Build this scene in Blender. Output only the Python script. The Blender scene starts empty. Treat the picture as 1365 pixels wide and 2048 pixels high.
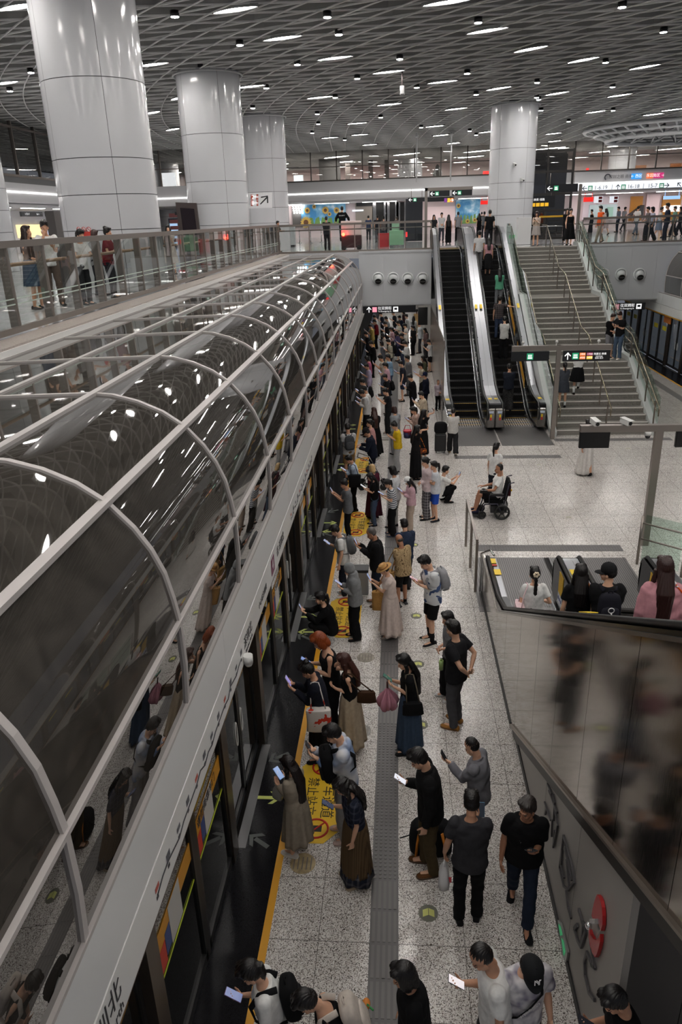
import bpy, bmesh, math, random
import numpy as np
from mathutils import Vector, Matrix, Quaternion
random.seed(7); np.random.seed(7)
SC = bpy.context.scene; COL = SC.collection
R = math.radians; PI = math.pi

# ---------------------------------------------------------------- camera
F = 1470.0; CX, CY = 682.5, 1024.0; CAMZ = 7.0
CAM = Vector((0, 0, CAMZ))
def _axes():
    vp = (796.0, 435.0); vx = 125.0
    a = Vector((vp[0]-CX, vp[1]-CY, F)).normalized()
    vy = (F*F+(vp[0]-CX)*vx)/-(vp[1]-CY)
    b = Vector((vx, vy, F)).normalized()
    b = (b-a*a.dot(b)).normalized()
    r = b.cross(a)
    return r, a, -b
AXX, AXY, AXZ = _axes()
def ray(px, py):
    d = Vector((px-CX, py-CY, F))
    return Vector((AXX.dot(d), AXY.dot(d), AXZ.dot(d)))
def onz(px, py, z):
    d = ray(px, py); return CAM+d*((z-CAMZ)/d.z)
def onx(px, py, x):
    d = ray(px, py); return CAM+d*(x/d.x)
def ony(px, py, y):
    d = ray(px, py); return CAM+d*(y/d.y)
cam = bpy.data.cameras.new('camera'); camo = bpy.data.objects.new('camera', cam); COL.objects.link(camo)
cam.sensor_fit = 'VERTICAL'; cam.sensor_height = 36.0; cam.lens = 36.0*F/2048.0
cam.clip_start = 0.05; cam.clip_end = 300
# columns of the world matrix: camera right, up, back in world coordinates
rt = Vector((AXX.x, AXY.x, AXZ.x)); up = -Vector((AXX.y, AXY.y, AXZ.y)); bk = -Vector((AXX.z, AXY.z, AXZ.z))
camo.matrix_world = Matrix(((rt.x, up.x, bk.x, 0), (rt.y, up.y, bk.y, 0), (rt.z, up.z, bk.z, CAMZ), (0, 0, 0, 1)))
SC.camera = camo
SC.view_settings.view_transform = 'Standard'; SC.view_settings.look = 'None'
SC.view_settings.gamma = 1.0; SC.view_settings.use_curve_mapping = False
SC.view_settings.exposure = 1.75
SC.cycles.use_denoising = True
SC.cycles.max_bounces = 7; SC.cycles.diffuse_bounces = 3; SC.cycles.glossy_bounces = 3
SC.cycles.transparent_max_bounces = 14; SC.cycles.transmission_bounces = 4
SC.cycles.sample_clamp_indirect = 6.0
SC.cycles.caustics_reflective = False; SC.cycles.caustics_refractive = False

# ---------------------------------------------------------------- materials
def lin(c):
    out = []
    for v in c[:3]:
        v = v/255.0
        out.append(v/12.92 if v <= 0.04045 else ((v+0.055)/1.055)**2.4)
    return (out[0], out[1], out[2], 1.0)
_M = {}
def M(c, rough=0.5, metal=0.0, spec=0.5, emit=0.0, key=None, nz=0.0, nzs=30.0, bump=0.0):
    """plain procedural material; nz adds a faint noise variation of the colour, bump a fine grain"""
    k = (tuple(c), rough, metal, spec, emit, nz, nzs, bump)
    if k in _M: return _M[k]
    m = bpy.data.materials.new('mat_%d' % len(_M)); m.use_nodes = True
    nt = m.node_tree; b = nt.nodes['Principled BSDF']
    b.inputs['Base Color'].default_value = lin(c); b.inputs['Roughness'].default_value = rough
    b.inputs['Metallic'].default_value = metal; b.inputs['Specular IOR Level'].default_value = spec
    if emit:
        b.inputs['Emission Color'].default_value = lin(c); b.inputs['Emission Strength'].default_value = emit
    if nz or bump:
        tc = nt.nodes.new('ShaderNodeTexCoord')
        n = nt.nodes.new('ShaderNodeTexNoise'); n.inputs['Scale'].default_value = nzs; n.inputs['Detail'].default_value = 3
        nt.links.new(tc.outputs['Object'], n.inputs['Vector'])
        if nz:
            mx = nt.nodes.new('ShaderNodeMix'); mx.data_type = 'RGBA'; mx.blend_type = 'MULTIPLY'
            mx.inputs['Factor'].default_value = nz
            mx.inputs[6].default_value = lin(c)
            rp = nt.nodes.new('ShaderNodeValToRGB'); rp.color_ramp.elements[0].position = 0.35; rp.color_ramp.elements[1].position = 0.65
            rp.color_ramp.elements[0].color = (.25, .25, .25, 1)
            nt.links.new(n.outputs['Fac'], rp.inputs['Fac'])
            nt.links.new(rp.outputs['Color'], mx.inputs[7])
            nt.links.new(mx.outputs[2], b.inputs['Base Color'])
        if bump:
            bp = nt.nodes.new('ShaderNodeBump'); bp.inputs['Strength'].default_value = bump; bp.inputs['Distance'].default_value = 0.01
            nt.links.new(n.outputs['Fac'], bp.inputs['Height']); nt.links.new(bp.outputs['Normal'], b.inputs['Normal'])
    _M[k] = m
    return m
def newmat(name):
    m = bpy.data.materials.new(name); m.use_nodes = True
    nt = m.node_tree; return m, nt, nt.nodes['Principled BSDF']
def ND(nt, t, **kw):
    n = nt.nodes.new(t)
    for k, v in kw.items():
        if k in ('operation', 'data_type', 'blend_type', 'feature', 'wave_type', 'bands_direction', 'noise_dimensions', 'distance'): setattr(n, k, v)
        else: n.inputs[k].default_value = v
    return n
def math_n(nt, op, a, b=None, c=None):
    n = nt.nodes.new('ShaderNodeMath'); n.operation = op
    for i, v in enumerate((a, b, c)):
        if v is None: continue
        if isinstance(v, (int, float)): n.inputs[i].default_value = v
        else: nt.links.new(v, n.inputs[i])
    return n.outputs[0]
def mixc(nt, fac, a, b):
    n = nt.nodes.new('ShaderNodeMix'); n.data_type = 'RGBA'
    for i, v in ((0, fac), (6, a), (7, b)):
        if isinstance(v, (int, float)): n.inputs[i].default_value = v
        elif isinstance(v, tuple): n.inputs[i].default_value = v
        else: nt.links.new(v, n.inputs[i])
    return n.outputs[2]
def ramp(nt, fac, stops, const=False):
    n = nt.nodes.new('ShaderNodeValToRGB'); r = n.color_ramp
    if const: r.interpolation = 'CONSTANT'
    while len(r.elements) < len(stops): r.elements.new(0.5)
    for e, (p, c) in zip(r.elements, stops): e.position = p; e.color = c
    nt.links.new(fac, n.inputs['Fac']); return n.outputs['Color']
def position(nt):
    g = nt.nodes.new('ShaderNodeNewGeometry'); s = nt.nodes.new('ShaderNodeSeparateXYZ')
    nt.links.new(g.outputs['Position'], s.inputs[0]); return g.outputs['Position'], s.outputs[0], s.outputs[1], s.outputs[2]
def gridline(nt, v, off, step, w):
    """1 on joint lines of width w"""
    t = math_n(nt, 'SUBTRACT', v, off-step*200)
    t = math_n(nt, 'MODULO', t, step)
    a = math_n(nt, 'LESS_THAN', t, w)
    return a
def glass(name, tint, refl, rough=0.0, dust=0.0):
    """thin glass: tinted see-through, mirror reflection by angle, and a film of wiped dust"""
    m, nt, b = newmat(name)
    nt.nodes.remove(b)
    out = nt.nodes['Material Output']
    t = nt.nodes.new('ShaderNodeBsdfTransparent'); t.inputs['Color'].default_value = lin(tint)
    g = nt.nodes.new('ShaderNodeBsdfGlossy'); g.inputs['Roughness'].default_value = rough; g.inputs['Color'].default_value = (1, 1, 1, 1)
    lw = nt.nodes.new('ShaderNodeLayerWeight'); lw.inputs['Blend'].default_value = 0.5
    p = math_n(nt, 'POWER', lw.outputs['Facing'], 4.0)
    f = math_n(nt, 'MULTIPLY_ADD', p, 1.0-refl, refl)
    base = t.outputs[0]
    if dust:
        P, x, y, z = position(nt)
        n = ND(nt, 'ShaderNodeTexNoise', Scale=1.6, Detail=5.0, Roughness=.6, Distortion=3.0); nt.links.new(P, n.inputs['Vector'])
        fc = nt.nodes.new('ShaderNodeMapRange'); fc.inputs[1].default_value = .35; fc.inputs[2].default_value = .75; fc.inputs[3].default_value = dust*.75; fc.inputs[4].default_value = dust*1.35; nt.links.new(n.outputs['Fac'], fc.inputs[0])
        df = nt.nodes.new('ShaderNodeBsdfDiffuse'); df.inputs['Color'].default_value = lin((166, 158, 148))
        m0 = nt.nodes.new('ShaderNodeMixShader'); nt.links.new(fc.outputs[0], m0.inputs[0]); nt.links.new(base, m0.inputs[1]); nt.links.new(df.outputs[0], m0.inputs[2]); base = m0.outputs[0]
    mx = nt.nodes.new('ShaderNodeMixShader')
    nt.links.new(f, mx.inputs[0]); nt.links.new(base, mx.inputs[1]); nt.links.new(g.outputs[0], mx.inputs[2])
    nt.links.new(mx.outputs[0], out.inputs['Surface'])
    return m

WHITEP = M((204, 205, 208), .12, spec=.5)           # glossy white panels
PANEL = M((205, 206, 208), .38)
STEEL = M((150, 142, 136), .32, metal=.85)
CANF = M((180, 175, 173), .45, metal=.1)
FRAME = M((128, 120, 114), .42, metal=.55)           # grey brown powder coated frames
CHROME = M((205, 205, 205), .16, metal=1.0)
RUB = M((14, 14, 15), .35)
DARK = M((22, 22, 24), .4)
BLACK = M((10, 10, 11), .5)
SIGNB = M((24, 26, 30), .35)
GLASS = glass('clear glass', (222, 227, 224), .05)
GLASSD = glass('door glass', (150, 156, 156), .10)
GLASST = glass('tinted canopy glass', (116, 110, 104), .045, .02, .12)
GLASSL = glass('tinted lower glass', (98, 95, 92), .20, 0, .02)
GLASSW = glass('curtain wall glass', (206, 206, 204), .12)

def terrazzo():
    m, nt, b = newmat('speckled terrazzo tiles')
    P, x, y, z = position(nt)
    v = ND(nt, 'ShaderNodeTexVoronoi', feature='F1', Scale=125.0); nt.links.new(P, v.inputs['Vector'])
    s = nt.nodes.new('ShaderNodeSeparateColor'); nt.links.new(v.outputs['Color'], s.inputs[0])
    base = ramp(nt, s.outputs[0], [(0, lin((74, 66, 62))), (.10, lin((128, 119, 113))), (.20, lin((180, 173, 167))), (.34, lin((214, 209, 204))), (.58, lin((226, 222, 217))), (.80, lin((238, 235, 231))), (.94, lin((156, 145, 137)))], True)
    n = ND(nt, 'ShaderNodeTexNoise', Scale=.6, Detail=3.0); nt.links.new(P, n.inputs['Vector'])
    var = ramp(nt, n.outputs['Fac'], [(.3, (.86, .86, .86, 1)), (.7, (1, 1, 1, 1))])
    mx = nt.nodes.new('ShaderNodeMix'); mx.data_type = 'RGBA'; mx.blend_type = 'MULTIPLY'; mx.inputs[0].default_value = 1
    nt.links.new(base, mx.inputs[6]); nt.links.new(var, mx.inputs[7])
    j1 = gridline(nt, x, -.852, .76, .006); j2 = gridline(nt, y, 5.435, .791, .007)
    j = math_n(nt, 'MAXIMUM', j1, j2)
    c = mixc(nt, j, mx.outputs[2], lin((96, 90, 86)))
    nt.links.new(c, b.inputs['Base Color'])
    b.inputs['Roughness'].default_value = .2; b.inputs['Specular IOR Level'].default_value = .45
    return m
TERR = terrazzo()
def stone(name, c1, c2, scale=60, rough=.3, spec=.5):
    m, nt, b = newmat(name)
    P, x, y, z = position(nt)
    n = ND(nt, 'ShaderNodeTexNoise', Scale=float(scale), Detail=4.0, Roughness=.7); nt.links.new(P, n.inputs['Vector'])
    c = ramp(nt, n.outputs['Fac'], [(.36, lin(c1)), (.6, lin(c2))])
    nt.links.new(c, b.inputs['Base Color']); b.inputs['Roughness'].default_value = rough; b.inputs['Specular IOR Level'].default_value = spec
    return m
GRANITE = stone('grey granite', (84, 80, 75), (146, 142, 135), 70)
GRANITEP = stone('pinkish granite', (150, 140, 134), (190, 180, 172), 60)
BGRAN = stone('black granite', (13, 13, 15), (28, 28, 32), 120, .22, .18)
UPFLOOR = stone('polished upper floor', (178, 178, 180), (204, 204, 206), 30, .1)
def steelpanel():
    m, nt, b = newmat('brushed stainless cladding')
    P, x, y, z = position(nt)
    mp = nt.nodes.new('ShaderNodeMapping'); mp.inputs['Scale'].default_value = (1, 60, 2.2); nt.links.new(P, mp.inputs['Vector'])
    n = ND(nt, 'ShaderNodeTexNoise', Scale=3.0, Detail=3.0); nt.links.new(mp.outputs[0], n.inputs['Vector'])
    c = ramp(nt, n.outputs['Fac'], [(.3, lin((132, 123, 114))), (.7, lin((154, 145, 135)))])
    nt.links.new(c, b.inputs['Base Color'])
    b.inputs['Metallic'].default_value = 1; b.inputs['Roughness'].default_value = .17
    r = ramp(nt, n.outputs['Fac'], [(.3, (.08, .08, .08, 1)), (.7, (.14, .14, .14, 1))]); nt.links.new(r, b.inputs['Roughness'])
    return m
CLAD = steelpanel()

# ---------------------------------------------------------------- mesh helpers
class MB:
    def __init__(s): s.bm = bmesh.new(); s.mi = 0
    def _f(s, vs, smooth=False):
        try:
            f = s.bm.faces.new(vs); f.material_index = s.mi; f.smooth = smooth; return f
        except ValueError: return None
    def box(s, p0, p1, rz=0.0):
        c = [(p0[i]+p1[i])/2 for i in range(3)]; h = [abs(p1[i]-p0[i])/2 for i in range(3)]
        return s.obox(c, h, Matrix.Rotation(rz, 3, 'Z'))
    def obox(s, c, h, rot=None):
        rot = rot or Matrix.Identity(3); c = Vector(c)
        v = [s.bm.verts.new(c+rot@Vector((x*h[0], y*h[1], z*h[2]))) for x, y, z in
             ((-1, -1, -1), (1, -1, -1), (1, 1, -1), (-1, 1, -1), (-1, -1, 1), (1, -1, 1), (1, 1, 1), (-1, 1, 1))]
        for q in ((3, 2, 1, 0), (4, 5, 6, 7), (0, 1, 5, 4), (1, 2, 6, 5), (2, 3, 7, 6), (3, 0, 4, 7)): s._f([v[i] for i in q])
        return s
    def bar(s, a, b, w, h, upv=(0, 0, 1)):
        """square bar from a to b"""
        a = Vector(a); b = Vector(b); d = (b-a); L = d.length; d.normalize()
        u = Vector(upv); x = d.cross(u)
        if x.length < 1e-4: x = d.cross(Vector((1, 0, 0)))
        x.normalize(); u = x.cross(d)
        rot = Matrix((x, d, u)).transposed()
        return s.obox((a+b)/2, (w/2, L/2, h/2), rot)
    def tube(s, pts, r, n=8, caps=True, smooth=True, closed=False):
        pts = [Vector(p) for p in pts]; N = len(pts)
        if not isinstance(r, (list, tuple)): r = [r]*N
        rings = []; prev = None
        for i, p in enumerate(pts):
            if closed: t = pts[(i+1) % N]-pts[i-1]
            else: t = pts[min(i+1, N-1)]-pts[max(i-1, 0)]
            t.normalize()
            if prev is None:
                u = t.orthogonal().normalized()
            else:
                u = prev-t*prev.dot(t)
                u = u.normalized() if u.length > 1e-6 else t.orthogonal().normalized()
            prev = u; w = t.cross(u)
            rr = r[i]; ra, rb = (rr, rr) if not isinstance(rr, (tuple, list)) else rr
            rings.append([s.bm.verts.new(p+u*(ra*math.cos(2*PI*k/n))+w*(rb*math.sin(2*PI*k/n))) for k in range(n)])
        s._rings(rings, caps, smooth, closed); return s
    def _rings(s, rings, caps=True, smooth=True, closed=False):
        n = len(rings[0]); N = len(rings)
        for i in range(N if closed else N-1):
            A = rings[i]; B = rings[(i+1) % N]
            for k in range(n): s._f([A[k], A[(k+1) % n], B[(k+1) % n], B[k]], smooth)
        if caps and not closed:
            s._f(list(reversed(rings[0])), False); s._f(rings[-1], False)
    def loft(s, rings, caps=True, smooth=True):
        s._rings([[s.bm.verts.new(Vector(p)) for p in r] for r in rings], caps, smooth); return s
    def cyl(s, c, r, h, axis='Z', n=24, r2=None, smooth=True):
        c = Vector(c); a = {'X': Vector((1, 0, 0)), 'Y': Vector((0, 1, 0)), 'Z': Vector((0, 0, 1))}[axis] if isinstance(axis, str) else Vector(axis).normalized()
        return s.tube([c-a*h/2, c+a*h/2], [r, r2 if r2 is not None else r], n, True, smooth)
    def ell(s, c, r, rot=None, seg=14, rings=9):
        c = Vector(c); rot = rot or Matrix.Identity(3)
        if not isinstance(r, (tuple, list)): r = (r, r, r)
        rr = []
        top = s.bm.verts.new(c+rot@Vector((0, 0, r[2]))); bot = s.bm.verts.new(c+rot@Vector((0, 0, -r[2])))
        for i in range(1, rings):
            th = PI*i/rings
            rr.append([s.bm.verts.new(c+rot@Vector((r[0]*math.sin(th)*math.cos(2*PI*k/seg), r[1]*math.sin(th)*math.sin(2*PI*k/seg), r[2]*math.cos(th)))) for k in range(seg)])
        for k in range(seg):
            s._f([top, rr[0][k], rr[0][(k+1) % seg]], True); s._f([bot, rr[-1][(k+1) % seg], rr[-1][k]], True)
        for i in range(len(rr)-1):
            for k in range(seg): s._f([rr[i][k], rr[i+1][k], rr[i+1][(k+1) % seg], rr[i][(k+1) % seg]], True)
        return s
    def prism(s, poly, axis, a, b, smooth=False):
        def mk(p, t):
            return (t, p[0], p[1]) if axis == 'X' else ((p[0], t, p[1]) if axis == 'Y' else (p[0], p[1], t))
        A = [s.bm.verts.new(mk(p, a)) for p in poly]; B = [s.bm.verts.new(mk(p, b)) for p in poly]
        n = len(poly)
        s._f(list(reversed(A))); s._f(B)
        for k in range(n): s._f([A[k], A[(k+1) % n], B[(k+1) % n], B[k]], smooth)
        return s
    def poly(s, pts, smooth=False):
        s._f([s.bm.verts.new(Vector(p)) for p in pts], smooth); return s
    def sheet(s, prof, axis_a, axis_b):
        """prof list of (x,z): thin smooth sheet swept along y from a to b"""
        A = [s.bm.verts.new((x, axis_a, z)) for x, z in prof]; B = [s.bm.verts.new((x, axis_b, z)) for x, z in prof]
        for k in range(len(prof)-1): s._f([A[k], A[k+1], B[k+1], B[k]], True)
        return s
    def build(s, name, mats, parent=None, bevel=0.0, fix=True):
        me = bpy.data.meshes.new(name)
        if fix: bmesh.ops.recalc_face_normals(s.bm, faces=s.bm.faces[:])
        if parent is not None and parent.get('_o') is not None:
            o = Vector(parent['_o'])
            for v in s.bm.verts: v.co -= o
        s.bm.to_mesh(me); s.bm.free()
        if not isinstance(mats, (list, tuple)): mats = [mats]
        for m in mats: me.materials.append(m)
        ob = bpy.data.objects.new(name, me); COL.objects.link(ob)
        if parent is not None: ob.parent = parent
        if parent is not None and parent.get('_o') is not None: ob['_o'] = list(parent['_o'])
        if bevel:
            md = ob.modifiers.new('bevel', 'BEVEL'); md.width = bevel; md.segments = 2; md.limit_method = 'ANGLE'
        return ob
def T(name, label, cat, loc=(0, 0, 0), rz=0.0, group=None):
    o = bpy.data.objects.new(name, None); COL.objects.link(o); o.location = loc; o.rotation_euler = (0, 0, rz)
    o['label'] = label; o['category'] = cat
    if group: o['group'] = group
    o.empty_display_size = .1
    if rz == 0.0: o['_o'] = list(loc)
    return o
def tag(o, label, cat, group=None):
    o['label'] = label; o['category'] = cat
    if group: o['group'] = group
    return o
def struct(o): o['kind'] = 'structure'; return o
def text(s, loc, size, xdir, ydir, mat, parent=None, name='lettering', align='CENTER', ext=.001):
    cu = bpy.data.curves.new('t', 'FONT'); cu.body = s; cu.size = size; cu.align_x = align; cu.align_y = 'CENTER'; cu.extrude = ext; cu.resolution_u = 2
    ob = bpy.data.objects.new('t', cu); COL.objects.link(ob)
    bpy.context.view_layer.update()
    me = bpy.data.meshes.new_from_object(ob.evaluated_get(bpy.context.evaluated_depsgraph_get()))
    bpy.data.objects.remove(ob)
    x = Vector(xdir).normalized(); y = Vector(ydir).normalized(); z = x.cross(y)
    o = Vector(parent['_o']) if parent is not None and parent.get('_o') is not None else Vector((0, 0, 0))
    me.transform(Matrix(((x.x, y.x, z.x, loc[0]-o.x), (x.y, y.y, z.y, loc[1]-o.y), (x.z, y.z, z.z, loc[2]-o.z), (0, 0, 0, 1))))
    me.materials.clear(); me.materials.append(mat)
    r = bpy.data.objects.new(name, me); COL.objects.link(r)
    if parent is not None: r.parent = parent
    return r
# ================================================================ SETTING
Y0 = 38.0            # far balcony wall
ZU = 5.5             # upper floor level
ZC = 12.2            # ceiling slats
XW = 1.635           # escalator side wall
struct(MB().box((-1.97, -1, -.3), (12.75, 78, 0)).build('floor', TERR))
struct(MB().box((-1.97, -1, -.02), (-1.452, 78, .004)).build('trim_1', BGRAN))
struct(MB().box((-1.452, 1, -.02), (-1.37, 45, .006)).build('trim_2', M((222, 160, 40), .4)))
struct(MB().box((11.95, 1, -.02), (12.75, 78, .004)).build('trim_3', BGRAN))
struct(MB().box((11.87, 1, -.02), (11.95, 45, .006)).build('trim_4', M((222, 160, 40), .4)))
# tactile strip
m = MB(); m.box((-.315, 1.4, -.01), (-.012, 40, .004)); m.mi = 1
y = 1.48
while y < 30:
    dots = any(abs(y+.2-c) < 1.25 for c in (7.55, 12.2, 16.85, 21.5, 26.1))
    if y < 19:
        if dots:
            for i in range(7):
                for j in range(5):
                    m.cyl((-.278+j*.057, y+.03+i*.055, .006), .016, .006, 'Z', 8)
        else:
            for j in range(5): m.box((-.292+j*.057, y+.015, .003), (-.262+j*.057, y+.375, .009))
    y += .3955
struct(m.build('trim_5', [M((92, 90, 90), .45), M((104, 101, 100), .42)]))
m = MB()
m.box((12.2-1.2, 12, .0), (11.3, 37, .004)); struct(m.build('trim_6', M((112, 110, 109), .5)))
# track pit left of the doors, walls under the upper floor
CONC = M((58, 56, 54), .8, nz=.4, nzs=2)
struct(MB().box((-5.3, -1, -1.6), (-1.97, 78, -1.2)).build('floor_track', M((40, 38, 36), .8)))
struct(MB().box((-5.6, -1, -1.6), (-5.35, 78, 5.2)).build('wall_track', CONC))
# upper floor, left side and behind the camera
m = MB(); m.box((-34, -8, 5.0), (-5.8, Y0, ZU)); m.box((-5.8, -8, 5.0), (14, -.6, ZU)); struct(m.build('floor_upper', UPFLOOR))
m = MB(); m.box((-5.8, -.6, 5.3), (-5.34, Y0, 5.51)); struct(m.build('trim_7', GRANITEP))
m = MB(); m.box((-5.6, -.6, 4.6), (-5.325, Y0, 5.48)); struct(m.build('trim_8', M((236, 235, 232), .4)))
# far upper slab with its white front
m = MB(); m.box((-34, Y0, 5.2), (1.66, 90, ZU)); m.box((8.76, Y0, 5.2), (34, 90, ZU)); m.box((1.66, 40.0, 5.2), (8.76, 90, ZU)); m.box((5.2, 38.02, 5.2), (8.76, 40.6, ZU))
struct(m.build('floor_far', UPFLOOR))
m = MB()
for x0, x1 in ((-1.9, -.715), (-.715, .465), (.465, 1.64)): m.box((x0, Y0-.03, 2.95), (x1-.004, Y0+.3, 5.42))
x = 8.78
while x < 15: m.box((x, Y0-.03, 2.95), (x+1.176, Y0+.3, 5.42)); x += 1.18
m.box((-1.9, Y0-.06, 5.42), (1.64, Y0+.2, 5.52)); m.box((8.76, Y0-.06, 5.42), (15, Y0+.2, 5.52))
struct(m.build('wall_balcony', M((196, 198, 201), .4)))
struct(MB().box((-2.2, Y0, 2.9), (15, 78, 3.2)).build('ceiling_platform', M((170, 170, 172), .6)))
m = MB(); m.box((1.6, 46, 0), (8.8, 46.3, 2.9)); struct(m.build('wall_platform', M((175, 172, 170), .5)))
for i in range(7):
    y = 40.2+i*5
    for x, sd in ((-.9, 'left'), (.9, 'right')):
        t = T('platform_light', 'white strip light under the balcony ceiling above the far platform', 'ceiling light', (x, y, 2.85), group='strip lights over the far platform')
        MB().box((x-.08, y-1.2, 2.86), (x+.08, y+1.2, 2.9)).build('housing', M((150, 150, 150), .5), t)
        MB().box((x-.06, y-1.15, 2.845), (x+.06, y+1.15, 2.858)).build('tube', M((255, 252, 246), .5, emit=7), t)
struct(MB().box((-2.2, 76, 0), (15, 76.3, 3)).build('wall_end', M((120, 116, 114), .6)))
# ceiling: black void with three families of hanging slats
struct(MB().box((-40, -10, 13.0), (45, 96, 13.2)).build('ceiling', M((8, 8, 9), .9)))
ce = bpy.data.objects['ceiling']
SLAT = M((188, 187, 184), .55)
def fins(ang, sp, c0, c1, h, w, xa, xb, z):
    mm = MB(); c = c0; t = math.tan(R(ang))
    while c < c1:
        a = Vector((xa, c+t*xa, z+h/2)); b = Vector((xb, c+t*xb, z+h/2))
        mm.bar(a, b, w, h); c += sp
    return mm
SLAT_SHADE = M((164, 163, 160), .6); EDGE = M((238, 237, 234), .45)  # sides toned darker and bottom edges paler to paint in light from below
for an, sp_, c0_, c1_, zz in ((6, .92, -6, 76, ZC), (-22, .98, -10, 86, ZC+.015)):
    o = fins(an, sp_, c0_, c1_, .24, .03, -34, 36, zz+.05).build('slat', SLAT_SHADE, ce, fix=False); o['kind'] = 'stuff'
    o = fins(an, sp_, c0_, c1_, .04, .042, -34, 36, zz).build('slat_lit_edge', EDGE, ce, fix=False); o['kind'] = 'stuff'
mm = MB()
def gC(y): return -.06*y+.00056/3*(61-y)**3
for k in range(-52, 46):
    pts = []; y = 10.0
    while y < 66.5:
        xx = -1.7+1.065*k+gC(min(y, 61))-gC(60) - (.06*(y-61) if y > 61 else 0)
        if -34 < xx < 36: pts.append((xx, y, ZC-.02))
        y += 1.4
    if len(pts) > 2: mm.tube(pts, .024, 5)
o = mm.build('curved_slat', M((222, 221, 218), .5), ce, fix=False); o['kind'] = 'stuff'

# ---------------------------------------------------------------- columns
def column(x, y, label):
    t = T('column', label, 'column', (x, y, ZU), group=None)
    r = 1.19
    m = MB(); m.cyl((x, y, (ZU+ZC)/2+.2), r-.02, ZC-ZU+.4, 'Z', 64); m.build('core', M((60, 60, 62), .5), t)
    zs = [5.5, 6.94, 7.72, 8.5, 10.12, 12.25]
    m = MB(); n = 5; per = 16
    for i in range(len(zs)-1):
        for k in range(n):
            a0 = 2*PI*k/n+.004-1.05; a1 = 2*PI*(k+1)/n-.004-1.05
            A = []; B = []
            for j in range(per+1):
                a = a0+(a1-a0)*j/per
                A.append(m.bm.verts.new((x+r*math.cos(a), y+r*math.sin(a), zs[i]+.008))); B.append(m.bm.verts.new((x+r*math.cos(a), y+r*math.sin(a), zs[i+1]-.008)))
            for j in range(per): m._f([A[j], A[j+1], B[j+1], B[j]], True)
    m.build('cladding', WHITEP, t)
    m = MB(); m.tube([(x+(r+.09)*math.cos(2*PI*k/48), y+(r+.09)*math.sin(2*PI*k/48), ZC-.06) for k in range(48)], .035, 6, closed=True)
    m.build('collar_ring', M((200, 200, 200), .4), t)
    return t
c1 = column(-7.15, 19.35, 'nearest fat white round column standing behind the glass railing on the left')
c2 = column(-7.1, 31.2, 'second white round column, carrying the dark display board')
c3 = column(-7.2, 43.6, 'third white round column in the left row, with the 2 and 8 line sign')
c4 = column(6.05, 43.5, 'white round column beside the head of the granite stairs')
_r = ray(20, 450); column(_r.x/_r.y*29.4-1.22, 29.4, 'white round column cut by the left edge of the picture')
column(-21, 72, 'far white column seen through the curtain wall glass on the left')
column(1.2, 79, 'far column behind the curtain wall left of the stair column')
column(20.5, 76, 'pale far column behind the curtain wall under the ring skylight')
# camera bracket etc on the stair column
def cctv(loc, d, label):
    t = T('security_camera', label, 'camera', loc)
    d = Vector(d).normalized(); c = Vector(loc)
    m = MB(); m.bar(c-d*.13, c+d*.13, .11, .11); m.bar(c-d*.13+Vector((0, 0, .062)), c+d*.18+Vector((0, 0, .062)), .13, .015); m.build('housing', M((215, 215, 213), .4), t, bevel=.01)
    m = MB(); m.cyl(c+d*.135, .04, .02, d, 16); m.build('lens', RUB, t)
    m = MB(); m.bar(c-d*.05-Vector((0, 0, .05)), c-d*.05-Vector((0, 0, .16)), .04, .04, (1, 0, 0)); m.build('bracket', M((190, 190, 190), .4), t)
    return t

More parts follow.
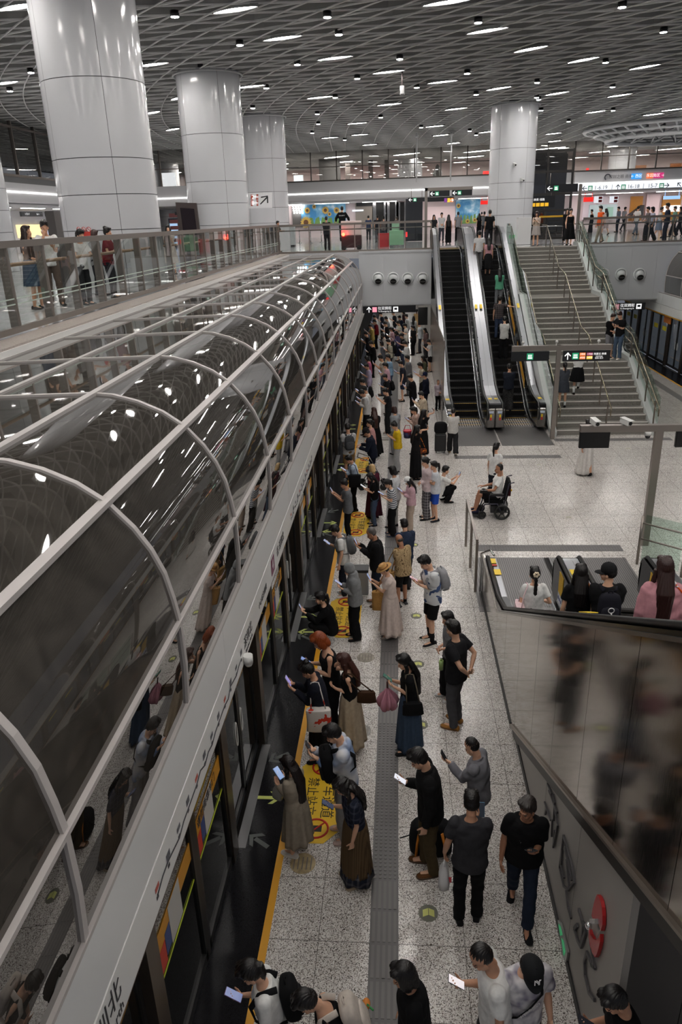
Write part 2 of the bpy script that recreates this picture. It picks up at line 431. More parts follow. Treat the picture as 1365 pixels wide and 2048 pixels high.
# ---------------------------------------------------------------- ceiling lamps
LAMPE = M((255, 250, 244), .5, emit=26.0)
LP = [(470, 18), (35, 12), (565, 75), (670, 115), (895, 3), (975, 60), (1062, 97), (1167, 119), (1290, 133), (777, 143), (885, 163), (998, 176), (1115, 186), (1240, 190), (640, 194), (780, 208), (913, 217), (1193, 223), (502, 172), (305, 128), (10, 165), (715, 246), (870, 252), (660, 275), (740, 289), (720, 269), (882, 270), (908, 286), (1110, 282), (1128, 296), (1250, 279), (1345, 219)]
ORD = ['first', 'second', 'third', 'fourth', 'fifth', 'sixth', 'seventh', 'eighth', 'ninth', 'tenth', 'eleventh', 'twelfth', 'thirteenth', 'fourteenth', 'fifteenth', 'sixteenth', 'seventeenth', 'eighteenth']
def lens(x, y, ang, label, L=.66, w=.15, grp='lens shaped ceiling lights'):
    z = ZC-.03
    t = T('ceiling_light', label, 'ceiling light', (x, y, z), group=grp)
    d = Vector((math.cos(R(ang)), math.sin(R(ang)), 0)); n = Vector((-d.y, d.x, 0)); c = Vector((x, y, z))
    out = []; rim = []
    for k in range(13):
        u = -1+2*k/12.0; out.append(c+d*(u*L)+n*(w*(1-u*u))); rim.append(c+d*(u*L*1.07)+n*((w+.035)*(1-u*u)))
    for k in range(11, 0, -1):
        u = -1+2*k/12.0; out.append(c+d*(u*L)-n*(w*(1-u*u))); rim.append(c+d*(u*L*1.07)-n*((w+.035)*(1-u*u)))
    m = MB(); A = [m.bm.verts.new(p+Vector((0, 0, -.02))) for p in out]; n_ = len(A)
    B = [m.bm.verts.new(p+Vector((0, 0, -.012))) for p in out]; m._f(A); m._f(B)
    for k in range(n_): m._f([A[k], A[(k+1) % n_], B[(k+1) % n_], B[k]])
    m.build('diffuser', LAMPE, t)
    m = MB(); A = [m.bm.verts.new(p+Vector((0, 0, -.03))) for p in rim]; B = [m.bm.verts.new(p+Vector((0, 0, .05))) for p in rim]; m._f(B)
    D_ = [m.bm.verts.new(p+Vector((0, 0, -.01))) for p in out]
    for k in range(n_): m._f([A[k], A[(k+1) % n_], D_[(k+1) % n_], D_[k]])
    m._f(D_)
    for k in range(n_): m._f([A[k], A[(k+1) % n_], B[(k+1) % n_], B[k]])
    m.build('housing', M((150, 150, 150), .5), t)
pts = sorted(LP, key=lambda p: p[1])
for i, p in enumerate(pts):
    q = onz(p[0], p[1], ZC-.03)
    ang = -20 if q.x < 1.5 else -20-min(26, (q.x-1.5)*7)
    side = 'left' if p[0] < 455 else ('middle' if p[0] < 910 else 'right')
    k = sum(1 for r in pts[:i] if (('left' if r[0] < 455 else ('middle' if r[0] < 910 else 'right')) == side))
    lens(q.x, q.y, ang, 'lens shaped ceiling light, %s from the top in the %s third of the photo' % (ORD[k], side))
# the same lights over the near part of the hall, above and behind the camera
for i in range(-3, 4):
    for j in range(-1, 6):
        x = i*4.6+1.2*j; y = -3+j*4.4-.35*x
        if y < 20.5 and -19 < x < 20: lens(x, y, -20, 'lens shaped ceiling light over the near hall, out of the picture above', grp='near hall ceiling lights')
for (x, y) in [(-24+i*6.2, yy_) for i in range(10) for yy_ in (72, 78.5, 85)]:
    lens(x, y, -40, 'lens shaped ceiling light beyond the far curtain wall glass', L=1.6, w=.34, grp='lights beyond the curtain wall')
for (x, y) in ((16, 40), (19, 46), (15, 50), (24, 52), (-12, 40), (-13, 47), (-14, 54), (6, 56), (11, 59), (-9.5, 36)):
    lens(x, y, -40, 'lens shaped ceiling light hidden behind columns over the far hall', grp='far hall ceiling lights')
SPOTE = M((255, 252, 248), .5, emit=70.0)
SP = [(350, 33), (480, 90), (678, 69), (62, 145), (20, 182), (533, 176), (655, 34), (595, 129), (671, 195), (715, 157), (834, 175), (957, 45), (800, 118), (935, 147), (1075, 165), (1245, 14), (1328, 64), (1074, 195), (1226, 174), (1212, 125), (953, 189), (506, 216), (635, 228), (637, 248), (625, 266), (762, 235), (843, 255), (940, 262), (953, 270), (690, 280), (1078, 199), (1083, 221), (1227, 221), (1138, 243)]
for i, p in enumerate(sorted(SP, key=lambda p: (p[1], p[0]))):
    q = onz(p[0], p[1], ZC-.12)
    near = min(LP, key=lambda l: (l[0]-p[0])**2+(l[1]-p[1])**2)
    side = 'left' if p[0] < 455 else ('middle' if p[0] < 910 else 'right')
    t = T('downlight', 'small black can downlight, number %d from the top in the %s third of the photo' % (1+sum(1 for r in sorted(SP, key=lambda p: (p[1], p[0]))[:i] if (('left' if r[0] < 455 else ('middle' if r[0] < 910 else 'right')) == side)), side), 'downlight', (q.x, q.y, q.z), group='can downlights in the ceiling')
    m = MB(); m.cyl((q.x, q.y, q.z+.06), .12, .14, 'Z', 16); m.build('can', RUB, t)
    m = MB(); m.cyl((q.x, q.y, q.z-.013), .10, .01, 'Z', 16); m.build('lamp_face', SPOTE, t)

# ring skylight truss
t = T('ring_skylight', 'white steel ring truss of the round skylight hanging at upper right', 'skylight', (20.5, 57.5, ZC))
cx, cy = 20.5, 57.5
def el(rx, ry, z, n=40): return [(cx+rx*math.cos(2*PI*k/n), cy+ry*math.sin(2*PI*k/n), z) for k in range(n)]
WT = M((240, 241, 242), .4)
for nm, rx, ry, z, rr in (('outer_ring', 7.6, 6.0, ZC-.14, .14), ('middle_ring', 6.9, 5.3, ZC-.45, .10), ('inner_ring', 6.1, 4.6, ZC-.75, .16)):
    MB().tube(el(rx, ry, z), rr, 6, closed=True).build(nm, WT, t)
m = MB(); a = el(7.6, 6.0, ZC-.12); b = el(6.1, 4.6, ZC-.75)
for k in range(40):
    m.tube([a[k], b[k]], .07, 5)
    if k % 2 == 0: m.tube([b[k], (cx+4.4*math.cos(2*PI*(k+1)/40), cy+3.2*math.sin(2*PI*(k+1)/40), ZC-.1)], .07, 5); m.tube([b[(k+2) % 40], (cx+4.4*math.cos(2*PI*(k+1)/40), cy+3.2*math.sin(2*PI*(k+1)/40), ZC-.1)], .07, 5)
m.build('truss_strut', WT, t)
m = MB(); m.cyl((cx, cy, ZC-.04), 5.6, .03, 'Z', 40); m.build('dark_centre', M((18, 20, 22), .4), t)

# ---------------------------------------------------------------- left railing on the upper floor
def railing(name, label, p0, p1, z0, z1, posts, panels=True, rail=.07, mid=None, handr=None, pw=.06):
    """glass railing from p0 to p1 with posts at parameters"""
    t = T(name, label, 'railing', (p0[0], p0[1], z0))
    p0 = Vector((p0[0], p0[1], 0)); p1 = Vector((p1[0], p1[1], 0)); d = (p1-p0); L = d.length; d.normalize(); n = Vector((-d.y, d.x, 0))
    MB().bar(p0+Vector((0, 0, z1-.05)), p1+Vector((0, 0, z1-.05)), rail, .1).build('top_rail', FRAME, t)
    MB().bar(p0+Vector((0, 0, z0+.05)), p1+Vector((0, 0, z0+.05)), .07, .09).build('bottom_rail', FRAME, t)
    for s in posts:
        q = p0+d*(L*s); MB().bar(q+n*pw*.4+Vector((0, 0, z0)), q+n*pw*.4+Vector((0, 0, z1-.09)), pw, .05, tuple(d)).build('post', FRAME, t)
    for a, b in zip(posts[:-1], posts[1:]):
        qa = p0+d*(L*a+.04); qb = p0+d*(L*b-.04)
        MB().poly([qa+Vector((0, 0, z0+.09)), qb+Vector((0, 0, z0+.09)), qb+Vector((0, 0, z1-.1)), qa+Vector((0, 0, z1-.1))]).build('glass_pane', GLASS, t)
    if pw > .1:
        for zz in (z0+.42, z0+.50): MB().bar(p0+Vector((0, 0, zz)), p1+Vector((0, 0, zz)), .012, .018).build('safety_strip', M((186, 200, 190), .5), t)
    if mid is not None:
        MB().bar(p0+n*.03+Vector((0, 0, mid)), p1+n*.03+Vector((0, 0, mid)), .05, .05).build('mid_rail', FRAME, t)
    if handr is not None:
        m = MB(); m.tube([p0+n*handr[0]+Vector((0, 0, handr[1])), p1+n*handr[0]+Vector((0, 0, handr[1]))], .03, 8); m.build('handrail', M((170, 140, 115), .4), t)
        m = MB()
        for s in posts:
            q = p0+d*(L*s); m.tube([q+Vector((0, 0, handr[1]-.06)), q+n*handr[0]+Vector((0, 0, handr[1]))], .014, 6)
        m.build('handrail_bracket', FRAME, t)
    return t
NP = 27
railing('glass_railing', 'long grey framed glass railing along the edge of the upper floor on the left', (-5.85, 5.2), (-5.85, Y0), ZU+.03, 6.86, [i/NP for i in range(NP+1)], handr=(.2, 6.5), pw=.15)
railing('glass_railing', 'far glass railing on the balcony above the round nozzles, left of the escalators', (-5.8, Y0+.1), (1.62, Y0+.1), ZU, 6.84, [0, .2, .34, .5, .66, .83, 1], mid=6.55)
railing('glass_railing', 'far glass railing on the balcony to the right of the granite stairs', (8.75, Y0+.1), (15.4, Y0+.1), ZU, 6.72, [0, .13, .30, .465, .63, .79, 1], mid=6.42)

# ---------------------------------------------------------------- glass canopy over the left track
RIBY = [2.84+2.185*k for k in range(-1, 17)]
RIBY = [y for y in RIBY if y < 36.6]+[37.5]
PROF = [(-1.78, 3.26), (-1.755, 3.65), (-1.758, 4.05), (-1.785, 4.25), (-1.83, 4.48), (-1.91, 4.68), (-2.02, 4.86), (-2.2, 5.07), (-2.41, 5.22), (-2.65, 5.33), (-2.9, 5.40), (-3.1, 5.42), (-4.18, 5.40), (-5.34, 5.37)]
def mirror(p, sx): return [(sx-x, z) for x, z in p] if sx is not None else p
def canopy(label, sx, ribs, det=True):
    pr = mirror(PROF, sx)
    t = T('glass_canopy', label, 'canopy', (pr[0][0], ribs[0], pr[0][1]))
    for y in ribs:
        m = MB(); sm = []
        for i, (x, z) in enumerate(pr): sm.append((x, z))
        A = []
        for i, (x, z) in enumerate(sm):
            a = Vector(sm[max(i-1, 0)]+(0,)); b = Vector(sm[min(i+1, len(sm)-1)]+(0,)); d = (b-a).normalized(); nx, nz = d.y, -d.x
            if sx is not None: nx, nz = -nx, -nz
            nn = (nx, nz)
            A.append([(x+nn[0]*o, y+w, z+nn[1]*o) for o, w in ((-.012, -.027), (.022, -.027), (.022, .027), (-.012, .027))])
        m.loft(A, smooth=False); m.build('rib', CANF, t)
    for (i, w) in ((0, .065), (2, .07), (7, .09), (11, .075), (12, .06), (13, .06)):
        x, z = pr[i]
        MB().bar((x, ribs[0], z+.012), (x, ribs[-1], z+.012), w, w*.45).build('purlin', CANF, t)
    segs = [(0, 2, GLASSL), (2, 7, GLASST), (7, 11, GLASST), (11, 12, GLASST), (12, 13, GLASST)]
    for a, b in zip(ribs[:-1], ribs[1:]):
        for s0, s1, mt in segs:
            MB().sheet(pr[s0:s1+1], a+.02, b-.02).build('glass_pane', mt, t, fix=False)
    return t
canopy('long barrel vaulted tinted glass canopy over the left track', None, RIBY)
# platform screen doors, left
def psd(label, sx, ya, yb, det=True):
    fx = lambda x: x if sx is None else sx-x
    t = T('platform_screen_doors', label, 'platform screen doors', (fx(-1.95), ya, 0))
    s = 1 if sx is None else -1
    y = ya; k = 0
    while y < yb-.1:
        y2 = min(y+4.66, yb)
        m = MB(); m.box((fx(-2.05), y+.004, 2.36), (fx(-1.75), y2-.004, 2.745)); m.build('header_panel', M((222, 222, 220), .3), t, bevel=.006)
        m = MB(); m.box((fx(-2.05), y+.004, 2.757), (fx(-1.752), y2-.004, 3.25)); m.build('upper_panel', M((214, 215, 215), .3), t, bevel=.006)
        y = y2; k += 1
    MB().box((fx(-2.0), ya, 2.30), (fx(-1.77), yb, 2.362)).build('underside_trim', M((70, 40, 34) if sx is None else (222, 160, 40), .5), t)
    MB().box((fx(-1.83), ya, 3.2), (fx(-1.76), yb, 3.26)).build('sill', FRAME, t)
    # door bays
    c = 7.55-4.65*2
    bays = []
    while c < yb+2:
        bays.append(c); c += 4.65
    for c in bays:
        for yy in (c-1.05, c+1.05):
            if ya < yy < yb:
                m = MB(); m.box((fx(-2.02), yy-.11, 0), (fx(-1.93), yy+.11, 2.33)); m.build('post', M((74, 66, 60), .3, metal=.6), t)
        yy = c+2.325
        if ya < yy < yb:
            m = MB(); m.box((fx(-2.02), yy-.05, 0), (fx(-1.95), yy+.05, 2.33)); m.build('post', M((36, 34, 34), .4), t)
        if ya < c < yb:
            for d0, d1 in ((c-.94, c-.01), (c+.01, c+.94)):
                if d1 > yb or d0 < ya: continue
                dp = MB()
                for q0, q1, z0, z1 in ((d0, d0+.05, .02, 2.3), (d1-.05, d1, .02, 2.3), (d0, d1, .02, .12), (d0, d1, 2.2, 2.3)):
                    dp.box((fx(-2.06), q0, z0), (fx(-2.02), q1, z1))
                df = dp.build('sliding_door', M((30, 30, 31), .35), t)
                MB().poly([(fx(-2.04), d0+.05, .12), (fx(-2.04), d1-.05, .12), (fx(-2.04), d1-.05, 2.2), (fx(-2.04), d0+.05, 2.2)]).build('door_glass', GLASSD, df)
                hm = MB(); hy = d1-.14 if d0 < c-.5 else d0+.14
                hm.tube([(fx(-2.035), hy+.05*math.cos(2*PI*q/14), 1.05+.17*math.sin(2*PI*q/14)) for q in range(14)], .012, 5, closed=True); hm.build('door_handle', M((190, 190, 188), .3), df)
            m = MB(); m.box((fx(-1.97), c-.94, .0), (fx(-1.85), c+.94, .007)); o = m.build('threshold_plate', M((120, 120, 122), .4, metal=.6), t)
        for f0, f1 in ((c+1.16, c+2.275), (c+2.375, c+3.49)):
            if f0 < ya or f1 > yb: continue
            fm = MB()
            for q0, q1, z0, z1 in ((f0, f0+.045, .02, 2.3), (f1-.045, f1, .02, 2.3), (f0, f1, .02, .14), (f0, f1, 2.2, 2.3)):
                fm.box((fx(-2.0), q0, z0), (fx(-1.95), q1, z1))
            df = fm.build('fixed_panel', M((30, 30, 31), .35), t)
            MB().poly([(fx(-1.975), f0+.045, .14), (fx(-1.975), f1-.045, .14), (fx(-1.975), f1-.045, 2.2), (fx(-1.975), f0+.045, 2.2)]).build('panel_glass', GLASSD, df)
            if sx is None:
                MB().box((-1.972, f0+.05, 1.42), (-1.968, f1-.05, 1.62)).build('yellow_band', M((200, 140, 38), .45), df)
                MB().box((-1.971, f0+.05, 1.14), (-1.967, f1-.05, 1.165)).build('green_line', M((186, 200, 52), .5), df)
                MB().box((-1.966, f0+.36, 1.20), (-1.964, f0+.68, 1.62)).build('notice_sheet', M((188, 186, 182), .6), df)
                MB().box((-1.966, f0+.07, 1.20), (-1.964, f0+.21, 1.44)).build('red_sign', M((196, 60, 44), .5), df)
                MB().box((-1.966, f0+.22, 1.24), (-1.964, f0+.35, 1.48)).build('blue_sign', M((52, 74, 128), .5), df)
            else:
                MB().box((fx(-1.968), f0+.2, 1.55), (fx(-1.96), f0+.75, 1.75)).build('yellow_label', M((214, 196, 50), .5), df)
    if sx is not None:
        for yy in (22.5, 27.1, 31.8, 36.2):
            MB().box((fx(-1.93), yy, 1.95), (fx(-1.90), yy+.9, 2.25)).build('orange_sign', M((206, 124, 60), .5), t)
        for yy in (26.3, 31.5):
            MB().box((fx(-1.748), yy, 2.5), (fx(-1.742), yy+.2, 2.7)).build('line_badge', M((224, 150, 50), .5), t)
            text('环线列车', (fx(-1.742), yy+.5, 2.63), .1, (0, -1, 0), (0, 0, 1), M((60, 60, 60), .5), t)
    return t
pl = psd('grey headed platform screen doors with dark glass along the left side of the platform', None, 1.6, 40)
psd('platform screen doors with yellow trimmed white header at the far right', 14.3-3.7+.2, 14, 44)
canopy('tinted glass canopy over the right track beside the far white wall', 10.8+.12, [20+2.185*k for k in range(0, 9)])
# writing on the header
INK = M((48, 48, 52), .6)
X = -1.747
text('往  深圳北', (X, 2.62, 2.60), .20, (0, 1, 0), (0, 0, 1), INK, pl)
text('To Shenzhen North', (X, 2.62, 2.44), .11, (0, 1, 0), (0, 0, 1), INK, pl)
for yc, n in ((5.2, 20), (12.4, 16)):
    m = MB(); rr = random.Random(int(yc)); y = yc-1.4
    pts = [(X, y, 2.5)]
    while y < yc+1.6:
        y += .14; pts.append((X, y, 2.5+rr.choice((0, 0, .03, -.03))))
    m.tube(pts, .006, 4); m.build('line_map', INK, pl)
    m = MB(); m2 = MB(); m3 = MB()
    for i, p in enumerate(pts[::2]):
        m.box((X, p[1]-.02, 2.47), (X+.002, p[1]+.02, 2.5))
        (m2 if i % 4 else m3).box((X, p[1]-.025, 2.54), (X+.002, p[1]+.055, 2.58+.02*(i % 2)))
    m.build('station_mark', INK, pl); m2.build('station_name', M((90, 90, 96), .6), pl); m3.build('transfer_badge', M((176, 84, 70), .6), pl)
text('深圳北', (X, 7.3, 2.55), .16, (0, 1, 0), (0, 0, 1), INK, pl)
text('Shenzhen North', (X, 7.32, 2.43), .06, (0, 1, 0), (0, 0, 1), INK, pl)
text('小心站台缝隙', (X, 8.3, 2.52), .1, (0, 1, 0), (0, 0, 1), INK, pl)
m = MB(); m.box((X, 9.0, 2.45), (X+.003, 9.25, 2.68)); m.build('line_number', M((120, 60, 90), .5), pl)
text('4', (X+.004, 9.12, 2.565), .2, (0, 1, 0), (0, 0, 1), M((235, 235, 235), .5), pl)
text('往 深圳北', (X, 9.85, 2.56), .16, (0, 1, 0), (0, 0, 1), INK, pl)
text('上下车请注意', (-1.962, 7.55+2.9, 1.55), .13, (0, 1, 0), (0, 0, 1), INK, pl)
text('请勿倚靠车门', (-1.962, 5.75, 1.55), .12, (0, 1, 0), (0, 0, 1), INK, pl)
m = MB(); m.cyl((-1.70, 7.0, 2.42), .055, .1, 'Z', 16); m.ell((-1.70, 7.0, 2.37), .05); tag(m.build('dome_camera', M((220, 220, 218), .3)), 'small white dome camera on the edge of the grey door header', 'camera')
m = MB(); m.tube([(-4.3, 2, 4.55), (-4.3, 37, 4.55)], .09, 10); m.tube([(-3.6, 2, 4.9), (-3.6, 37, 4.9)], .05, 8); tag(m.build('cable_pipe', M((120, 116, 112), .5)), 'pale pipes running along the track under the glass canopy', 'pipe')
# ================================================================ STAIRS
t = T('staircase', 'wide grey granite staircase with pale nosings up to the balcony', 'stairs', (5.3, 24.5, 0))
SX0, SX1 = 5.3, 8.42
FL = [(24.5, 0.0), (29.3, 1.8333), (34.1, 3.6667)]   # start y and z of each flight of 11 risers
TR, RS = .33, 5.5/33
m = MB(); n = MB()
poly = []
stepz = []
for fy, fz in FL:
    for i in range(11):
        y = fy+i*TR; z = fz+(i+1)*RS
        yn = y+TR if i < 10 else (fy+4.8 if fy < 34 else 38.4)
        stepz.append((y, yn, z))
        m.box((SX0, y, max(0, z-.6)), (SX1, yn+.02, z-.02))
        m.box((SX0, y-.015, z-.02), (SX1, yn, z))
        n.box((SX0+.02, y-.018, z-.024), (SX1-.02, y+.05, z+.002))
m.build('flight', GRANITE, t); n.build('step_nosing', M((196, 192, 186), .5), t)
def stair_z(y):
    for a, b, z in stepz:
        if a <= y < b: return z
    return 0.0 if y < 24.5 else ZU
def slope_poly(x0, x1, lo, hi):
    """side stringer following the flights"""
    up = []; 
    for fy, fz in FL: up += [(fy-.2, fz+hi), (fy+3.3, fz+1.8333+hi)]
    up.append((38.4, ZU+hi))
    dn = [(y, max(0.0, z-hi+lo)) for y, z in up]
    return up, dn
for x0, x1, nm in ((SX1, SX1+.22, 'stringer'), (SX0-.2, SX0, 'stringer')):
    up, dn = slope_poly(x0, x1, -.5, .16)
    m = MB(); m.prism(up+dn[::-1], 'X', x0, x1); m.build(nm, M((186, 190, 188), .35), t)
def stair_rail(x, label, glassside=True, hh=.95):
    s = T('stair_railing', label, 'railing', (x, 24.3, 0))
    p = []
    for fy, fz in FL: p += [(x, fy-.1, fz+RS+hh), (x, fy+3.35, fz+1.8333+hh)]
    p.append((x, 38.6, ZU+hh))
    BR = M((140, 130, 112), .25, metal=.9)
    MB().tube([(x, 24.15, hh-.25), (x, 24.15, hh+.05)]+p, .022, 8).build('handrail', BR, s)
    if glassside: MB().tube([(a, b, c-.28) for a, b, c in p], .015, 8).build('lower_handrail', BR, s)
    for fy, fz in FL:
        for k in range(4):
            y = fy+.05+k*1.08; z = fz+RS+hh+(y-fy)/3.3*(1.8333-RS)
            MB().box((x-.02, y-.02, z-hh), (x+.02, y+.02, z-.02)).build('post', M((120, 112, 104), .3, metal=.8), s)
    if glassside:
        pp = [(b, c) for a, b, c in p]
        gx = x+(.1 if x > 7 else -.06)
        for (ya, za), (yb, zb) in zip(pp[:-1], pp[1:]):
            MB().poly([(gx, ya, za-hh+.15), (gx, yb, zb-hh+.15), (gx, yb, zb+.12), (gx, ya, za+.12)]).build('glass_pane', glass('rail glass', (190, 214, 202), .07), s)
    return s
stair_rail(SX1+.06, 'brass railing with green glass along the right side of the granite stairs')
stair_rail(SX0+.02, 'railing with green glass along the left side of the granite stairs, beside the escalator')
stair_rail(6.95, 'centre handrail on posts running up the middle of the granite stairs', False)

# ================================================================ ESCALATORS
BAL = M((12, 12, 13), .18); DECK = M((160, 162, 166), .32, metal=1.0)
YEL = M((230, 196, 40), .5)
def esc(label, x0, x1, yb, yt, yi0, yi1, sgn, left_half, right_half, parts=True):
    """steps from (yi0,0) to (yi1,5.5); yb/yt landings ends; sgn +1 rises away from the camera, -1 rises towards it"""
    t = T('escalator', label, 'escalator', ((x0+x1)/2, yb, 0))
    sl = ZU/abs(yi1-yi0)
    def sz(y): return min(ZU, max(0.0, (y-yi0)*sl*sgn)) if sgn > 0 else min(ZU, max(0.0, (yi0-y)*sl))
    STEP = M((11, 11, 12), .5, spec=.3)
    dy = .4
    y = yb+sgn*.35; k = 0
    end = yt-sgn*.3
    while (end-y)*sgn > 0:
        z = round(sz(y+sgn*dy*.5)/.2)*.2 if 0.05 < sz(y) < ZU-.05 else sz(y+sgn*.2)
        z = min(z, ZU)
        m = MB(); m.box((x0, y, z-.22), (x1, y+sgn*dy, z-.006))
        nr = 12
        for i in range(nr): m.box((x0+(i+.15)*(x1-x0)/nr, y, z-.008), (x0+(i+.6)*(x1-x0)/nr, y+sgn*dy, z+.001))
        if k < 6 or z > ZU-.05:
            m.mi = 1; m.box((x0+.03, y, z-.004), (x1-.03, y+sgn*.03, z+.003)); m.mi = 0
        m.build('step', [STEP, M((196, 158, 60), .5)], t); y += sgn*dy; k += 1
    def path(h, e0, e1):
        ys = [(yb-sgn*e0, h), (yi0-sgn*.4, h), (yi0+sgn*.4, h+.4*sl*.9)]
        ys += [(yi1-sgn*.5, ZU+h-.5*sl*.98), (yi1+sgn*.4, ZU+h), (yt+sgn*e1, ZU+h)]
        return ys
    for half, xa, xb, hx in left_half, right_half:
        e = .45
        upp = path(.93, -.1, .2); lo = path(.0, 0, .1)
        nb = [(yb-sgn*.16, .55), (yb-sgn*.12, .75), (yb, .9)]
        nt_ = [(yt+sgn*.35, ZU+.86), (yt+sgn*.46, ZU+.65), (yt+sgn*.4, ZU+.3)]
        pol = [(yb, .12)]+[(yb-sgn*.1, .3)]+nb+upp[1:-1]+nt_+[(yt+sgn*.1, ZU)]+[(yi1, ZU-.02), (yi0, 0)]
        m = MB(); m.prism(pol, 'X', xa, xb); m.build('balustrade', BAL, t)
        # handrail along the inner edge
        hp = [(hx, yb+sgn*.05, .2), (hx, yb-sgn*.12, .36), (hx, yb-sgn*.19, .58), (hx, yb-sgn*.13, .8), (hx, yb+sgn*.05, .94)]
        hp += [(hx, a, b+.03) for a, b in upp[1:-1]]+[(hx, yt+sgn*.2, ZU+.96), (hx, yt+sgn*.42, ZU+.86), (hx, yt+sgn*.52, ZU+.66), (hx, yt+sgn*.44, ZU+.4)]
        MB().tube(hp, [(.045, .03)]*len(hp), 10).build('handrail', RUB, t)
        # stainless deck on top, between handrail and outer edge
        other = xb if abs(hx-xa) < abs(hx-xb) else xa
        d0, d1 = sorted((hx+(.05 if other > hx else -.05), other))
        m = MB()
        pp = [(yb+sgn*.1, .935)]+[(a, b+.008) for a, b in upp[1:-1]]+[(yt+sgn*.25, ZU+.94)]
        A = [(d0, a, b) for a, b in pp]; B = [(d1, a, b) for a, b in pp]
        m.loft([[a, b, Vector(b)+Vector((0, 0, -.03)), Vector(a)+Vector((0, 0, -.03))] for a, b in zip(A, B)], smooth=False)
        m.build('deck_cover', DECK, t)
        # skirt strip
        sx = x0-.004 if hx < (x0+x1)/2 else x1+.004
        sp = path(.1, -.2, 0)
        m = MB(); m.loft([[(sx-.012, a, b), (sx+.012, a, b), (sx+.012, a, b-.16), (sx-.012, a, b-.16)] for a, b in sp], smooth=False)
        m.build('skirt', M((176, 178, 182), .25, metal=.9), t)
        # stickers and buttons on the deck
        dc = (d0+d1)/2
        m = MB(); a = yb+sgn*.6; m.box((dc-.06, a, .948), (dc+.06, a+sgn*.22, .952))
        a = (yi0*.55+yi1*.45); z = .948+abs(a-yi0)*sl+.02
        m.obox((dc, a, z+.02), (.05, .16, .004), Matrix.Rotation(sgn*math.atan(sl), 3, 'X')); m.build('yellow_sticker', YEL, t)
        m = MB()
        for q in range(9):
            a = yi0+(yi1-yi0)*(q+.5)/9; m.ell((d1 if half == 'L' else d0, a, .95+abs(a-yi0)*sl+.005), .018, None, 8, 6)
        m.build('bolt', M((60, 60, 62), .3, metal=.8), t)
    # landing plates
    m = MB(); m.box((x0-.35, yb-sgn*1.9, -.01), (x1+.35, yb+sgn*.5, .006))
    m.mi = 1
    for i in range(40): m.box((x0-.33+i*(x1-x0+.66)/40, yb-sgn*1.9, .004), (x0-.33+(i+.4)*(x1-x0+.66)/40, yb+sgn*.3, .009))
    m.build('landing_plate', [M((116, 114, 114), .35, metal=.6), M((84, 82, 82), .4, metal=.5)], t)
    m = MB(); m.box((x0-.3, yt-sgn*.35, ZU-.1), (x1+.3, yt+sgn*1.9, ZU+.005)); m.build('top_plate', M((128, 126, 126), .3, metal=.6), t)
    # newel plates with badges
    for (half, xa, xb, hx) in (left_half, right_half):
        m = MB(); m.box((xa, yb-sgn*.17, .12), (xb, yb-sgn*.02, .8)); m.build('newel_plate', M((150, 146, 142), .25, metal=.9), t, bevel=.04)
        c = (xa+xb)/2; yy = yb-sgn*.178
        m = MB(); m.box((c-.03, yy-.004, .5), (c+.03, yy+.004, .6)); m.mi = 1; m.box((c-.03, yy-.004, .4), (c+.03, yy+.004, .5)); m.mi = 2; m.box((c-.09, yy-.004, .64), (c+.09, yy+.004, .72))
        m.build('newel_badge', [YEL, M((200, 60, 50), .5), M((200, 210, 226), .5)], t)
    return t, sz
e1, sz1 = esc('empty dark escalator left of the pair rising to the balcony', 2.0, 2.98, 25.2, 40.3, 26.9, 37.9, 1, ('L', 1.66, 1.93, 1.88), ('R', 3.04, 3.33, 3.10))
e2, sz2 = esc('dark escalator with riders, beside the granite stairs', 3.72, 4.70, 25.2, 40.3, 26.9, 37.9, 1, ('L', 3.335, 3.66, 3.6), ('R', 4.76, 5.06, 4.82))
m = MB()
for y0_ in (28.0, 31.0): m.prism([(y0_, .3+(y0_-26.9)*.5), (y0_+2.2, .3+(y0_-24.7)*.5), (y0_+2.2, .62+(y0_-24.7)*.5), (y0_, .62+(y0_-26.9)*.5)], 'X', 4.752, 4.757)
m.build('yellow_notice', M((206, 150, 40), .5), e2)
e3, sz3 = esc('near escalator with four riders coming down behind the steel cladding', 1.88, 2.92, 12.9, .2, 10.87, .66, -1, ('L', 1.64, 1.84, 1.70), ('R', 2.97, 3.24, 3.03))
e4, sz4 = esc('empty near escalator at the right, next to the one with riders', 3.5, 4.54, 12.9, .2, 10.87, .66, -1, ('L', 3.245, 3.46, 3.41), ('R', 4.6, 4.95, 4.66))
# yellow warning signs on the near balustrades
for (x, y, e) in ((1.845, 12.2, e3), (3.243, 12.3, e3), (4.95, 12.3, e4)):
    s = 1 if x < 2 else -1
    pass
for x, yy, e in ((2.968, 12.25, e3), (4.598, 12.25, e4)):
    m = MB(); m.prism([(yy-.15, .45), (yy+.17, .45), (yy+.17, .85), (yy-.15, .85)], 'X', x-.008, x-.001); m.build('warning_sign', M((214, 170, 40), .5), e)
    m = MB(); m.prism([(yy-.15, .25), (yy+.17, .25), (yy+.17, .44), (yy-.15, .44)], 'X', x-.008, x-.001); m.build('notice_sign', M((214, 218, 226), .5), e)
    m = MB()
    for q in range(3): m.cyl((x-.009, yy-.09+q*.1, .35), .035, .004, 'X', 14)
    m.build('blue_disc', M((40, 60, 130), .5), e)
m = MB(); m.box((1.7, 12.55, .945), (1.82, 12.75, .955)); m.mi = 1; m.box((1.7, 12.45, .945), (1.82, 12.5, .955)); m.build('yellow_sticker', [YEL, M((200, 70, 50), .5)], e3)

